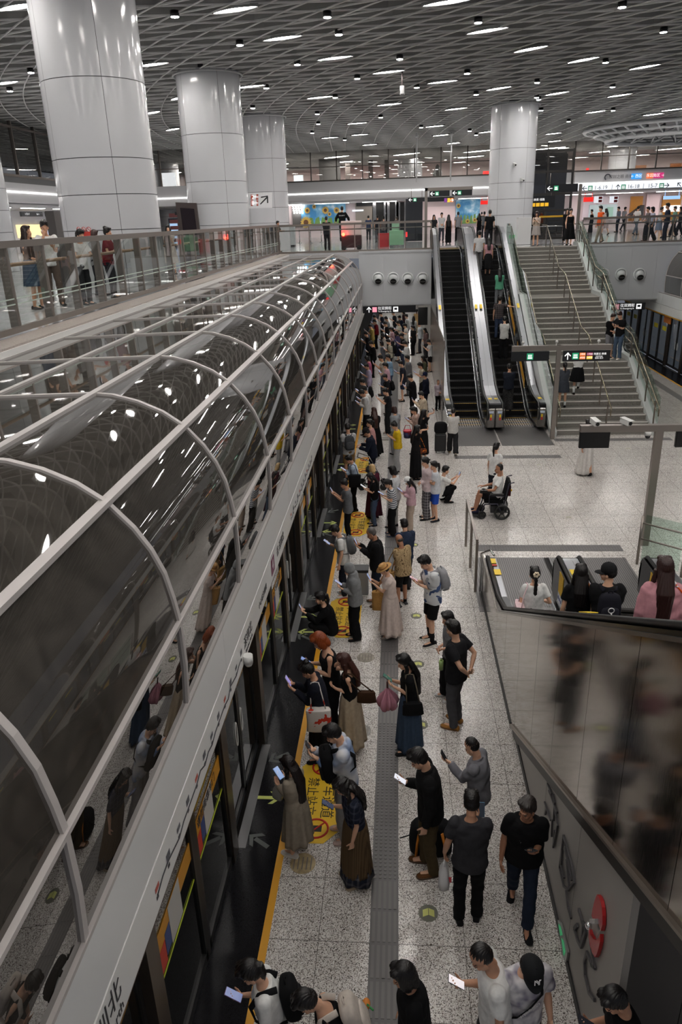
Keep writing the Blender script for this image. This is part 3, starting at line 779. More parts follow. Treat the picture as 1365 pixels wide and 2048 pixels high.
# steel cladding of the near escalator and the wall below it
t = T('escalator_cladding', 'tall brushed stainless cladding on the side of the near escalator, mirroring people', 'cladding', (XW, 9, 0))
js = [13.1, 10.87, 9.9, 8.72, 7.59, 6.54, 5.46, 4.43, 3.4, 2.4, 1.4, .4]
def cl_top(y): return min(7.0, .87 if y > 10.87 else .87+.5387*(10.87-y))
def cl_bot(y): return max(.08, .04+.527*(8.98-y))
for a, b in zip(js[:-1], js[1:]):
    pl_ = [(a-.004, cl_top(a)), (b+.004, cl_top(b)), (b+.004, cl_bot(b))]
    if b < 8.9 < a: pl_.append((8.9, cl_bot(8.9)))
    pl_.append((a-.004, cl_bot(a)))
    MB().prism(pl_, 'X', XW, XW+.03).build('cladding_panel', CLAD, t)
# channel trim along the slanted lower edge
yy0, yy1 = 8.95, .4
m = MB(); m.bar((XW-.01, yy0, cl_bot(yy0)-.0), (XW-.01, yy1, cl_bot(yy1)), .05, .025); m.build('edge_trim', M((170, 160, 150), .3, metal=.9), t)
m = MB(); m.bar((XW+.02, yy0-.1, cl_bot(yy0)-.08), (XW+.02, yy1, cl_bot(yy1)-.10), .03, .11); m.build('dark_channel', M((40, 37, 35), .4, metal=.5), t)
m = MB(); m.bar((XW-.005, 10.87, .87), (XW-.005, .4, cl_top(.4)), .03, .03); m.bar((XW-.005, 13.1, .87), (XW-.005, 10.87, .87), .03, .03); m.build('top_trim', M((120, 114, 108), .25, metal=.9), t)
m = MB(); m.prism([(XW+.02, .02), (XW+.02, .35), (XW+.5, .35), (XW+.5, .02)], 'Y', .3, .35); m.build('end_bracket', DARK, t)
# truss underside
m = MB(); m.prism([(8.8, .1), (.4, 4.5), (.4, 4.56), (8.8, .16)], 'X', XW+.03, 4.95); struct(m.build('ceiling_escalator', M((52, 50, 49), .5)))
# lower wall
WALLM = M((150, 146, 141), .42, metal=.25)
m = MB()
for a, b in ((8.9, 6.75), (6.74, 5.35), (5.34, 4.0)):
    m.prism([(a, .1), (a, max(.11, cl_bot(a)-.05)), (b, cl_bot(b)-.05), (b, .1)], 'X', XW+.035, XW+.09)
lw = struct(m.build('wall_escalator', WALLM))
m = MB(); m.box((XW+.02, 4.0, 0), (XW+.08, 9.0, .1)); m.box((XW-.012, 9.0, 0), (XW+.03, 13.1, .08)); struct(m.build('baseboard_escalator', BLACK))
m = MB()
for x0_, x1_ in ((XW+.04, 2.42), (2.425, 3.4), (3.405, 4.95)): m.box((x0_+.03, 4.55, 0), (x1_+.026, 4.62, 2.3))
struct(m.build('wall_under_stairs', M((84, 81, 79), .45)))  # wall colour darkened to carry the shade of the turned recess
# raised calligraphy and the red emblem on the lower wall
def onwall(px, py): return onx(px, py, XW+.03)
def glyph(strokes, mat, name, parent, w=.022, d=.02):
    m = MB()
    for st in strokes:
        pts = [onwall(*p) for p in st]
        for a, b in zip(pts[:-1], pts[1:]):
            c = (a+b)/2; dv = b-a; L = dv.length
            if L < 1e-4: continue
            dv.normalize(); n = Vector((1, 0, 0)).cross(dv)
            m.obox(c+Vector((-d/2, 0, 0)), (d/2, L/2+.006, w/2), Matrix((Vector((1, 0, 0)), dv, n)).transposed())
    return m.build(name, mat, parent)
LET = M((70, 68, 70), .4, metal=.2)
t = T('wall_lettering', 'raised grey brush lettering running along the wall under the steel cladding', 'lettering', tuple(onwall(1140, 1750)))
glyph([[(1098, 1568), (1106, 1588)], [(1092, 1605), (1104, 1640)], [(1101, 1582), (1117, 1625)], [(1109, 1590), (1112, 1605), (1110, 1640)], [(1096, 1618), (1093, 1628)], [(1107, 1640), (1106, 1672)], [(1112, 1612), (1118, 1650), (1110, 1690)], [(1112, 1662), (1109, 1694)]], LET, 'brush_character', t)
glyph([[(1130, 1672), (1122, 1735), (1130, 1772), (1140, 1780), (1152, 1764), (1148, 1735), (1130, 1672)], [(1127, 1700), (1125, 1730), (1131, 1755)], [(1133, 1695), (1146, 1760)], [(1136, 1720), (1141, 1775)], [(1135, 1782), (1139, 1815), (1145, 1836)]], LET, 'brush_character', t)
glyph([[(1161, 1820), (1168, 1845), (1173, 1850), (1174, 1865), (1165, 1893), (1158, 1880), (1152, 1858), (1158, 1850)], [(1165, 1893), (1170, 1850)]], LET, 'brush_character', t, w=.035)
glyph([[(1182, 1866), (1186, 1900), (1193, 1936), (1187, 1930), (1177, 1905), (1172, 1925), (1173, 1950), (1181, 1985), (1192, 2000)]], LET, 'brush_character', t, w=.03)
RED = M((166, 26, 30), .25)
def wallpoly(pxs, d, mat, name, parent, off=0.0):
    m = MB(); p = [onwall(*q) for q in pxs]
    m.prism([(q.y, q.z) for q in p], 'X', XW+.03-d-off, XW+.03-off); return m.build(name, mat, parent)
t = T('wall_emblem', 'round red and silver emblem mounted on the wall under the steel cladding', 'emblem', tuple(onwall(1203, 1850)))
wallpoly([(1202, 1789), (1205, 1792), (1209, 1801), (1212, 1815), (1213.5, 1832), (1213, 1850), (1210, 1862), (1206, 1852), (1200, 1838), (1194, 1838), (1191, 1832), (1193, 1818), (1197, 1802)], .03, RED, 'red_upper_half', t)
wallpoly([(1185, 1858), (1188, 1868), (1194, 1878), (1200, 1881), (1205, 1876), (1208.5, 1868), (1208, 1884), (1205, 1898), (1201, 1910), (1197.5, 1915), (1193, 1908), (1188, 1892), (1185, 1874)], .03, RED, 'red_lower_half', t)
wallpoly([(1197, 1838), (1208, 1838), (1208, 1848), (1197, 1847)], .07, M((220, 220, 222), .15, metal=.8), 'silver_bar', t)
m = MB(); q = onwall(1190, 1852); m.ell((q.x-.05, q.y, q.z), (.03, .035, .035)); m.build('silver_knob', M((220, 220, 222), .12, metal=.9), t)
t = T('exit_sign', 'low green lit exit sign on the wall beside the man in the black cap', 'exit sign', tuple(onwall(1130, 1880)))
wallpoly([(1120, 1840), (1125, 1845), (1140, 1905), (1136, 1926), (1131, 1915)], .02, M((150, 150, 148), .3, metal=.7), 'frame', t)
wallpoly([(1122, 1848), (1126, 1853), (1130, 1870), (1126, 1872)], .004, M((60, 160, 104), .5, emit=.12), 'lit_arrow', t, .021)
wallpoly([(1128, 1876), (1132, 1882), (1136, 1904), (1133, 1912)], .004, M((60, 160, 104), .5, emit=.12), 'lit_figure', t, .021)

# ================================================================ RAILINGS NEAR THE LOWER LANDING
t = T('glass_barrier', 'short glass barrier with three steel posts beside the lower escalator landing', 'railing', (1.53, 13.2, 0))
for y in (15.42, 14.31, 13.22): MB().box((1.50, y-.035, 0), (1.55, y+.035, 1.1)).build('post', STEEL, t)
MB().bar((1.525, 15.45, 1.12), (1.525, 13.2, 1.12), .05, .05).build('top_rail', STEEL, t)
for a, b in ((15.4, 14.34), (14.28, 13.26)): MB().poly([(1.525, a, .1), (1.525, b, .1), (1.525, b, 1.05), (1.525, a, 1.05)]).build('glass_pane', GLASS, t)
m = MB(); m.tube([(1.62, 13.2, .02), (1.62, 13.2, .85), (1.78, 13.15, .95), (1.82, 12.9, .95)], .022, 8); m.build('loop_bar', CHROME, t)
t = T('glass_barrier', 'glass barrier with steel posts at the right beyond the lower landing', 'railing', (5.5, 14.7, 0))
for x, y in ((5.05, 14.5), (5.75, 13.9), (7.2, 13.9)): MB().tube([(x, y, 0), (x, y, 1.1)], .03, 8).build('post', STEEL, t)
for z in (.95, .6): MB().tube([(5.05, 14.5, z), (5.75, 13.9, z), (7.2, 13.9, z)], .02, 8).build('rail', STEEL, t)
MB().poly([(5.1, 14.45, .1), (5.7, 13.95, .1), (5.7, 13.95, 1.15), (5.1, 14.45, 1.15)]).build('glass_pane', glass('green glass', (204, 224, 214), .08), t)
MB().poly([(5.8, 13.9, .1), (7.2, 13.9, .1), (7.2, 13.9, 1.15), (5.8, 13.9, 1.15)]).build('glass_pane', glass('green glass', (204, 224, 214), .08), t)
t = T('steel_barrier', 'low steel barrier on the platform side of the empty dark escalator', 'railing', (1.6, 25, 0))
m = MB(); m.tube([(1.6, 26.5, 0), (1.6, 26.5, .95), (1.6, 23.4, .95), (1.6, 23.4, 0)], .025, 8); m.build('tube_frame', CHROME, t)
MB().poly([(1.6, 26.4, .1), (1.6, 23.5, .1), (1.6, 23.5, .9), (1.6, 26.4, .9)]).build('glass_pane', GLASS, t)
struct(MB().box((1.62, 26.6, 0), (1.655, 37.9, 2.9)).build('wall_escalator_side', M((150, 140, 132), .25, metal=.6)))
# tactile strips across the landings
for n_, (x0_, x1_, y0_, y1_) in enumerate(((1.75, 5.0, 21.95, 22.25), (5.15, 8.9, 23.75, 24.05), (1.75, 4.96, 15.15, 15.48))):
    m = MB(); m.box((x0_, y0_, -.01), (x1_, y1_, .004)); m.mi = 1
    for i in range(int((x1_-x0_)/.06)):
        for j in range(4): m.cyl((x0_+.03+i*.06, y0_+.04+j*.07, .006), .016, .006, 'Z', 6)
    struct(m.build('trim_%d' % (20+n_), [M((92, 90, 90), .45), M((124, 121, 119), .42)]))

# ================================================================ SIGNS
def arrow(m, c, s, ang, y):
    """flat arrow in the xz plane facing the camera"""
    ca, sa = math.cos(R(ang)), math.sin(R(ang))
    def P(u, v): return (c[0]+(u*ca-v*sa)*s, c[1]+(u*sa+v*ca)*s)
    for a, b in (((-.5, 0), (.45, 0)), ((.5, 0), (.05, .42)), ((.5, 0), (.05, -.42))):
        A = Vector(P(*a)); B = Vector(P(*b)); d = (B-A).normalized(); n = Vector((-d.y, d.x))*.075*s
        m.prism([tuple(A-n-d*.05*s), tuple(B-n+d*.05*s), tuple(B+n+d*.05*s), tuple(A+n-d*.05*s)], 'Y', y-.004, y)
WLIT = M((240, 240, 240), .5, emit=.3)
def icon_exit(t, x, z, s, y, col=(36, 150, 104)):
    m = MB(); m.box((x-s/2, y-.006, z-s/2), (x+s/2, y, z+s/2)); m.build('pictogram_tile', M(col, .5, emit=.2), t)
    m = MB()
    for i in range(3):
        m.box((x-s*.3+i*s*.22, y-.009, z-.05*s), (x-s*.3+i*s*.22+s*.13, y-.007, z+.3*s))
    m.box((x-s*.34, y-.009, z-.34*s), (x+s*.34, y-.007, z-.12*s)); m.build('pictogram', WLIT, t)
# between stairs and escalator
t = T('sign_stand', 'steel sign stand with two black hanging signs in front of the granite stairs', 'sign', (5.12, 24.03, 0))
MB().box((5.03, 23.98, 0), (5.17, 24.08, 3.08)).build('post', STEEL, t)
MB().box((3.62, 23.97, 2.92), (6.72, 24.09, 3.08)).build('beam', STEEL, t)
MB().box((3.62, 23.99, 2.6), (4.8, 24.07, 2.9)).build('left_board', SIGNB, t); MB().box((5.24, 23.99, 2.57), (6.7, 24.07, 2.9)).build('right_board', SIGNB, t)
icon_exit(t, 4.2, 2.745, .2, 23.985); icon_exit(t, 5.62, 2.735, .2, 23.985)
m = MB(); arrow(m, (5.38, 2.735), .2, 90, 23.985); m.build('arrow', WLIT, t)
for i, (c, s_, dz) in enumerate((((226, 120, 60), '2号线', .055), ((226, 120, 60), '8号线', -.055), ((140, 40, 80), '11号线', .055), ((226, 190, 60), '14号线', -.055))):
    x = 5.84 if i < 2 else 6.06
    MB().box((x-.09, 23.98, 2.735+dz-.048), (x+.09, 23.985, 2.735+dz+.048)).build('line_badge', M(c, .5, emit=.22), t)
    text(s_, (x, 23.978, 2.735+dz), .06, (1, 0, 0), (0, 0, 1), WLIT, t)
text('岗厦北 换乘', (6.38, 23.983, 2.79), .075, (1, 0, 0), (0, 0, 1), WLIT, t); text('Interchange', (6.36, 23.983, 2.72), .045, (1, 0, 0), (0, 0, 1), WLIT, t)
text('出站 出口', (6.36, 23.983, 2.66), .06, (1, 0, 0), (0, 0, 1), WLIT, t)
for x in (3.95, 5.0, 6.3):
    m = MB(); m.bar((x, 24.0, 3.08), (x, 24.0, 3.16), .03, .03, (1, 0, 0)); m.ell((x, 23.95, 3.2), (.05, .07, .05)); m.build('camera_head', M((205, 205, 203), .4), t)
# right frame with the black screens
t = T('screen_stand', 'steel post and beam carrying black information screens at the right edge', 'sign', (5.5, 15.5, 0))
MB().box((5.42, 15.44, 0), (5.58, 15.56, 2.66)).build('post', STEEL, t)
MB().box((3.86, 15.43, 2.64), (6.9, 15.57, 2.78)).build('beam', STEEL, t)
for x in (3.86, 5.86): MB().box((x, 15.46, 2.28), (x+.63, 15.55, 2.635)).build('screen', M((12, 12, 13), .2), t, bevel=.01)
cctv((4.14, 15.45, 2.86), (.2, -1, -.1), 'white box camera above the left end of the steel screen beam')
cctv((4.78, 15.45, 2.86), (.5, -1, -.1), 'white box camera in the middle of the steel screen beam')
t2 = T('dome_camera', 'white dome camera hanging under the steel screen beam', 'camera', (5.26, 15.5, 2.5))
m = MB(); m.cyl((5.26, 15.45, 2.6), .07, .08, 'Z', 16); m.build('base', M((215, 215, 213), .4), t2); m = MB(); m.ell((5.26, 15.45, 2.54), (.055, .055, .06)); m.build('dome', M((40, 40, 44), .1), t2)
# signs under the balcony edge
def lowsign(x0, x1, z0, z1, label, s):
    t = T('hanging_sign', label, 'sign', ((x0+x1)/2, 37.5, z0))
    MB().box((x0, 37.46, z0), (x1, 37.56, z1)).build('board', SIGNB, t)
    h = z1-z0; zc = (z0+z1)/2
    m = MB(); arrow(m, (x0+.3, zc), .24, 90, 37.455); m.build('arrow', WLIT, t)
    MB().box((x0+.47, 37.452, zc-.12), (x0+.69, 37.458, zc+.12)).build('pink_tile', M((236, 150, 170), .5, emit=.25), t)
    text('往双拥街', (x0+1.08, 37.455, zc+.05), .17, (1, 0, 0), (0, 0, 1), WLIT, t); text('To Shuangyong St.', (x0+1.08, 37.455, zc-.09), .09, (1, 0, 0), (0, 0, 1), WLIT, t)
    MB().box((x0+1.5, 37.452, zc-.12), (x0+1.74, 37.458, zc+.12)).build('train_tile', WLIT, t)
    m = MB(); m.box((x0+1.55, 37.445, zc-.03), (x0+1.69, 37.45, zc+.07)); m.box((x0+1.55, 37.445, zc-.09), (x0+1.58, 37.45, zc-.06)); m.box((x0+1.66, 37.445, zc-.09), (x0+1.69, 37.45, zc-.06)); m.build('train_pictogram', SIGNB, t)
    return t
lowsign(-1.73, .87, 2.64, 2.97, 'black hanging sign with white arrow and pink tile under the balcony, left of the escalators', 0)
lowsign(9.95, 11.87, 2.5, 2.83, 'black hanging sign with a train symbol under the balcony, right of the stairs', 0)
MB().box((1.05, 39.8, 1.7), (1.55, 39.9, 2.6)).build('x', BLACK)
o = bpy.data.objects['x']; o.name = 'wall_screen'; tag(o, 'dark screen on the wall under the balcony beside the escalator', 'screen')
# upper signs
t = T('sign_stand', 'post and beam with two black arrow signs at the head of the empty escalator', 'sign', (1.45, 41, ZU))
MB().box((1.38, 40.95, ZU), (1.52, 41.05, 8.35)).build('post', STEEL, t); MB().box((1.38, 40.95, 8.2), (3.8, 41.05, 8.35)).build('beam', STEEL, t)
for x in (1.62, 2.75):
    MB().box((x, 40.97, 7.93), (x+1.02, 41.03, 8.2)).build('board', SIGNB, t)
    m = MB(); arrow(m, (x+.15, 8.065), .2, 180, 40.965); m.build('arrow', WLIT, t); icon_exit(t, x+.38, 8.065, .18, 40.965)
def hsign(x0, x1, z0, z1, y, label, col=SIGNB):
    t = T('hanging_sign', label, 'sign', ((x0+x1)/2, y, z0)); MB().box((x0, y, z0), (x1, y+.08, z1)).build('board', col, t)
    m = MB(); m.tube([(x0+.2, y+.04, z1), (x0+.2, y+.04, z1+.5)], .015, 6); m.tube([(x1-.2, y+.04, z1), (x1-.2, y+.04, z1+.5)], .015, 6); m.build('hanger', FRAME, t)
    return t
def px2(p, y): q = ony(p[0], p[1], y); return q.x, q.z
a = px2((855, 408), 50); b = px2((909, 393), 50)
t = hsign(a[0], b[0], a[1]+.12, b[1], 50, 'black sign with coloured line tiles and right arrow in the far hall')
for i, c in enumerate(((120, 60, 140), (226, 190, 60), (226, 130, 60))): MB().box((a[0]+1.05+i*.2, 49.99, b[1]-.32), (a[0]+1.22+i*.2, 49.995, b[1]-.08)).build('line_badge', M(c, .5, emit=.25), t)
m = MB(); arrow(m, (b[0]-.14, b[1]-.2), .2, 0, 49.99); m.build('arrow', WLIT, t)
a = px2((817, 404), 50); b = px2((840, 395), 50)
t = hsign(a[0], b[0]+.35, a[1], b[1], 50.1, 'small black sign with left arrow beside the dark board in the far hall')
m = MB(); arrow(m, (a[0]+.15, (a[1]+b[1])/2), .2, 180, 50.09); m.build('arrow', WLIT, t); icon_exit(t, a[0]+.42, (a[1]+b[1])/2, .2, 50.09)
a = px2((812, 440), 52); b = px2((846, 397), 52)
tag(MB().box((a[0], 52, ZU+.02), (b[0], 52.2, b[1])).build('display_board', M((30, 34, 42), .4)), 'tall dark display board standing in the far hall', 'board')
t = hsign(7.25, 8.8, 7.9, 8.27, 40, 'black sign with white left arrow and green tile above the stairs')
m = MB(); arrow(m, (7.45, 8.09), .22, 180, 39.99); m.build('arrow', WLIT, t); icon_exit(t, 7.75, 8.09, .22, 39.99)
tag(MB().box((8.86, 39.97, ZU), (9.0, 40.1, 8.25)).build('sign_post', STEEL), 'steel post at the top right corner of the granite stairs', 'post')
t = hsign(6.9, 8.6, 7.25, 7.85, 44.5, 'dark notice board with yellow squares in front of the glass lift')
for i in range(4): MB().box((7.35+i*.24, 44.49, 7.32), (7.55+i*.24, 44.495, 7.5)).build('yellow_tile', M((222, 170, 40), .5, emit=.2), t)
text('换乘 线路', (7.75, 44.49, 7.66), .14, (1, 0, 0), (0, 0, 1), WLIT, t)
# line sign on the third column
t = T('column_sign', 'white curved sign with 2 and 8 badges and an arrow on the third column', 'sign', (-7.2, 42.4, 7.6))
def oncol(c, r, px, py):
    d = ray(px, py); A = d.x**2+d.y**2; B = -2*(d.x*c[0]+d.y*c[1]); Cc = c[0]**2+c[1]**2-r*r
    D = max(0, B*B-4*A*Cc); return CAM+d*((-B-math.sqrt(D))/(2*A))
def colpoly(c, r, poly, mat, name, parent, sub=1):
    m = MB(); m.poly([oncol(c, r, *p) for p in poly]); return m.build(name, mat, parent, fix=False)
cc = (-7.2, 43.6)
m = MB(); W = M((235, 235, 236), .3)
for i in range(8):
    x0_ = 497+i*6.0; x1_ = x0_+6.0
    A = [m.bm.verts.new(oncol(cc, 1.20, *p)) for p in ((x0_, 417-(x0_-497)*.03), (x1_, 417-(x1_-497)*.03), (x1_, 386-(x1_-497)*.03), (x0_, 386-(x0_-497)*.03))]; m._f(A, True)
m.build('sign_sheet', W, t, fix=False)
for (y0_, y1_, s_) in ((389, 400, '2'), (401, 412, '8')):
    colpoly(cc, 1.215, [(502, y1_), (517, y1_-.4), (517, y0_-.4), (502, y0_)], M((176, 66, 40), .5), 'line_badge', t)
    q = oncol(cc, 1.235, 506, (y0_+y1_)/2); text(s_, tuple(q), .3, (1, 0, 0), (0, 0, 1), WLIT, t)
    q = oncol(cc, 1.235, 513, (y0_+y1_)/2); text('号线', tuple(q), .14, (1, 0, 0), (0, 0, 1), WLIT, t)
for pp in ([(520, 408), (522, 409), (536, 395), (534, 393)], [(522, 396), (536, 393), (536, 391), (522, 393.5)], [(534, 393), (536.5, 393), (537, 406), (534.5, 406)]):
    colpoly(cc, 1.22, pp, M((30, 30, 32), .5), 'arrow', t)
# board on the second column
t = T('display_board', 'tall dark framed display board leaning in front of the second white column', 'board', (-8.2, 29.8, ZU))
m = MB(); m.prism([(-8.35, ZU), (-7.55, ZU), (-7.62, 7.75), (-8.42, 7.8)], 'Y', 29.75, 29.86); m.build('frame', M((70, 60, 58), .35), t)
MB().prism([(-8.2, ZU+.1), (-7.66, ZU+.1), (-7.72, 7.55), (-8.26, 7.6)], 'Y', 29.735, 29.749).build('dark_glass', M((36, 26, 30), .12), t)
cctv(tuple(oncol((6.05, 43.5), 1.3, 1030, 329)), (.3, -1, -.3), 'upper white camera fixed to the stair column')
cctv(tuple(oncol((6.05, 43.5), 1.3, 1045, 360)), (.6, -1, -.3), 'lower white camera fixed to the stair column')

# ================================================================ ROUND AIR NOZZLES
for i, (px, py, lb) in enumerate(((757, 557, 'first from the left'), (787, 557, 'second from the left'), (816, 557, 'third from the left'), (846, 557, 'rightmost, next to the escalator'), (1207, 549, 'partly behind the stair glass'), (1243, 549, 'middle of the right three'), (1280, 549, 'rightmost, near the right canopy'))):
    q = ony(px, py, Y0-.03)
    t = T('air_nozzle', 'round white air nozzle on the balcony front, '+lb, 'air nozzle', tuple(q), group='air nozzles on the balcony front')
    m = MB(); m.tube([(q.x+.265*math.cos(2*PI*k/28), Y0-.05, q.z+.265*math.sin(2*PI*k/28)) for k in range(28)], .04, 8, closed=True); m.build('flange_ring', M((214, 216, 217), .35), t)
    m = MB(); d = Vector((0, -1, -.55)).normalized(); b = Vector((q.x, Y0+.02, q.z))
    m.tube([b, b+d*.1, b+d*.26], [.24, .225, .17], 24); m.build('ball_cowl', M((206, 208, 209), .35), t)
    m = MB(); m.cyl(b+d*.265, .15, .012, d, 24); m.build('dark_outlet', M((16, 16, 17), .6), t)
    m = MB(); m.bar(b+d*.272+Vector((-.14, 0, 0)), b+d*.272+Vector((.14, 0, 0)), .015, .015); m.build('vane', M((120, 120, 120), .5), t)
# ================================================================ UPPER HALL
WALLW = M((226, 226, 228), .45)
LED = M((255, 252, 248), .5, emit=2.2)
XL = -19.8
m = MB(); m.box((XL-.6, 14, 8.37), (XL, 60, 9.6)); struct(m.build('wall_left', WALLW))
struct(MB().box((XL, 14, 8.84), (XL+.03, 60, 8.885)).build('trim_30', LED))
m = MB(); m.poly([(XL-.05, 14, 9.6), (XL-.05, 60, 9.6), (XL-.05, 60, 12.2), (XL-.05, 14, 12.2)]); w1 = struct(m.build('window_1', GLASSW))
m = MB()
y = 15
while y < 60: m.box((XL-.12, y-.05, 9.6), (XL+.04, y+.05, 12.25)); y += 2.6
m.box((XL-.1, 14, 11.9), (XL+.03, 60, 12.0)); m.box((XL-.1, 14, 9.58), (XL+.05, 60, 9.7)); m.build('window_frame', FRAME, w1)
tag(MB().box((XL-.02, 24, 10.05), (XL+.06, 33.2, 11.0)).build('fascia_board', M((84, 86, 96), .5)), 'long blank grey blue board fixed over the left windows', 'board')
m = MB()
for y in (30.2, 32.5): m.box((XL-.9, y, 9.62), (XL-.85, y+1.5, 10.0))
tag(m.build('light_box', M((226, 222, 190), .5, emit=.25)), 'row of pale lit panels behind the left windows', 'light panel')
struct(MB().box((-34, 14, 9.3), (XL, 96, 9.6)).build('floor_top', M((120, 120, 122), .6)))
struct(MB().box((-34, 14, 8.3), (XL-.5, 72, 8.37)).build('ceiling_left', M((180, 180, 182), .6)))
struct(MB().box((-27.3, 14, ZU), (-27, 72, 8.4)).build('wall_shops_left', M((206, 206, 210), .4)))
# far wall, right and left pieces
YF = 67.0
m = MB(); m.box((-11.5, YF, 8.43), (34, YF+.6, 10.0)); struct(m.build('wall_far', WALLW))
m = MB(); m.box((XL-.5, 60, 8.35), (-11.5, 60.6, 9.75)); m.box((-11.8, 60, 8.35), (-11.5, YF, 9.75)); struct(m.build('wall_far_left', WALLW))
struct(MB().box((-11.5, YF-.03, 9.05), (34, YF, 9.11)).build('trim_31', LED))
struct(MB().box((XL, 59.97, 8.88), (-11.5, 60, 8.93)).build('trim_32', LED))
m = MB(); m.poly([(-11.5, YF+.1, 10.0), (34, YF+.1, 10.0), (34, YF+.1, 12.3), (-11.5, YF+.1, 12.3)]); w2 = struct(m.build('window_2', GLASSW))
m = MB(); x = -11.5
while x < 34: m.box((x-.045, YF-.02, 10.0), (x+.045, YF+.12, 12.4)); x += 2.15
m.box((-11.5, YF, 11.05), (34, YF+.12, 11.11)); m.box((-11.5, YF-.04, 9.98), (34, YF+.14, 10.08)); m.build('window_frame', M((92, 88, 84), .45, metal=.4), w2)
m = MB(); m.poly([(XL, 60.1, 9.75), (-11.5, 60.1, 9.75), (-11.5, 60.1, 12.3), (XL, 60.1, 12.3)]); w3 = struct(m.build('window_3', GLASSW))
m = MB(); x = XL
while x < -11.4: m.box((x-.05, 59.98, 9.75), (x+.05, 60.12, 12.4)); x += 1.9
m.box((XL, 60, 10.9), (-11.5, 60.12, 10.96)); m.build('window_frame', FRAME, w3)
struct(MB().box((-34, 90, ZU), (36, 90.3, 13)).build('wall_back', M((226, 206, 202), .6)))
struct(MB().box((-34, YF+.6, 9.3), (36, 90, 9.6)).build('floor_gallery', M((130, 128, 126), .5)))
struct(MB().box((-34, 60.6, 8.36), (36, 90, 8.42)).build('ceiling_shops', M((196, 194, 194), .6)))
for i in range(11):  # strip lights added to brighten the far shop level
    x = -10+i*4.2
    t = T('added_shop_light', 'white strip light added on the shop ceiling behind the far fascia', 'ceiling light', (x, 70.2, 8.33), group='added shop ceiling strip lights')
    MB().box((x-1.6, 70.0, 8.345), (x+1.6, 70.4, 8.36)).build('housing', M((160, 160, 160), .5), t); MB().box((x-1.5, 70.05, 8.33), (x+1.5, 70.35, 8.344)).build('tube', M((255, 250, 246), .5, emit=9), t)
for i in range(10):  # extra strip lights added to brighten the left shop hall
    y = 17+i*4.6
    t = T('added_shop_light', 'white strip light added on the ceiling of the left shop hall', 'ceiling light', (-23.2, y, 8.28), group='added left hall strip lights')
    MB().box((-23.4, y-1.5, 8.275), (-23, y+1.5, 8.3)).build('housing', M((160, 160, 160), .5), t); MB().box((-23.35, y-1.4, 8.26), (-23.05, y+1.4, 8.274)).build('tube', M((255, 250, 246), .5, emit=9), t)
def P2(px, py, y): q = ony(px, py, y); return q
def panel(x0p, y0p, x1p, y1p, y, mt, name, label, cat, d=.12, parent=None, legs=False):
    a = P2(x0p, y1p, y); b = P2(x1p, y0p, y)
    if 72 <= y < 73: d = 73-y if y >= 72.69 else ({'map_board': 72.75-y, 'map_sheet': .049}.get(name, 73-y))
    m = MB(); m.box((a.x, y, a.z), (b.x, y+d, b.z))
    if (legs or y > 73.5) and a.z > 9.6:                         # stands on the gallery floor
        for xx in (a.x+.06, b.x-.06): m.box((xx-.04, y+.02, 9.6), (xx+.04, y+.1, a.z+.02))
    if 66 < y < 67:                                             # hangs from the fascia
        for xx in (a.x+.1, b.x-.1): m.box((xx-.02, y+.04, b.z-.02), (xx+.02, y+.08, 8.5))
    o = m.build(name, mt, parent)
    return tag(o, label, cat) if parent is None else o
# things behind the curtain wall
REDL = M((222, 44, 40), .5, emit=.35)
panel(612, 366, 694, 374, 84, REDL, 'banner', 'low red lit banner behind the curtain wall at the left', 'banner')
panel(734, 358, 792, 372, 84, REDL, 'banner', 'red lit shop banner behind the middle of the curtain wall', 'banner')
panel(966, 342, 979, 368, 80, REDL, 'banner', 'narrow upright red sign left of the stair column', 'banner')
panel(1171, 336, 1179, 366, 75, REDL, 'banner', 'slim upright red sign behind the curtain wall right of the lift', 'banner')
panel(589, 350, 606, 378, 74, M((196, 206, 210), .4, emit=.5), 'poster', 'small pale lit poster behind the glass beside the third column', 'poster')
panel(326, 345, 350, 376, 66, M((236, 238, 242), .4, emit=.45), 'screen', 'bright white screen behind the glass between the first two columns', 'screen')
panel(640, 300, 680, 378, 75, M((96, 94, 92), .4, metal=.3), 'wall_pier', 'dark steel pier behind the curtain wall glass', 'pier')
for i, x in enumerate((692, 738, 770, 1096)): panel(x, 305, x+8, 378, 79, M((74, 66, 62), .5), 'steel_post', ('first', 'second', 'third', 'rightmost')[i]+' dark post behind the curtain wall glass', 'post')
panel(1262, 330, 1294, 366, 82, M((150, 96, 50), .5), 'orange_shop', 'brown orange shop behind the curtain wall', 'shop', legs=True); panel(1338, 326, 1365, 360, 82, M((150, 90, 44), .5), 'orange_shop', 'brown orange shop behind the curtain wall at the right edge', 'shop', legs=True)
t = T('statue', 'dark statue standing behind the curtain wall', 'statue', tuple(P2(875, 372, 74)))
q = P2(875, 372, 74); m = MB(); m.loft([[(q.x+r*math.cos(2*PI*k/10), 74+r*math.sin(2*PI*k/10), q.z+u) for k in range(10)] for u, r in ((0, .42), (.5, .36), (1.1, .42), (1.45, .2), (1.6, .2), (1.8, .05))]); m.build('figure', M((40, 38, 34), .5), t)
for i, x in enumerate((834, 903)):
    q = ony(x, 296, 55); m = MB(); m.tube([(q.x, 55, 12.2), (q.x, 55, 9.2)], .05, 8); m.ell((q.x, 55, 12.0), (.12, .12, .12)); tag(m.build('hanging_pole', M((206, 206, 206), .4)), ('left', 'right')[i]+' white pole hanging from the ceiling in front of the far glass', 'pole')
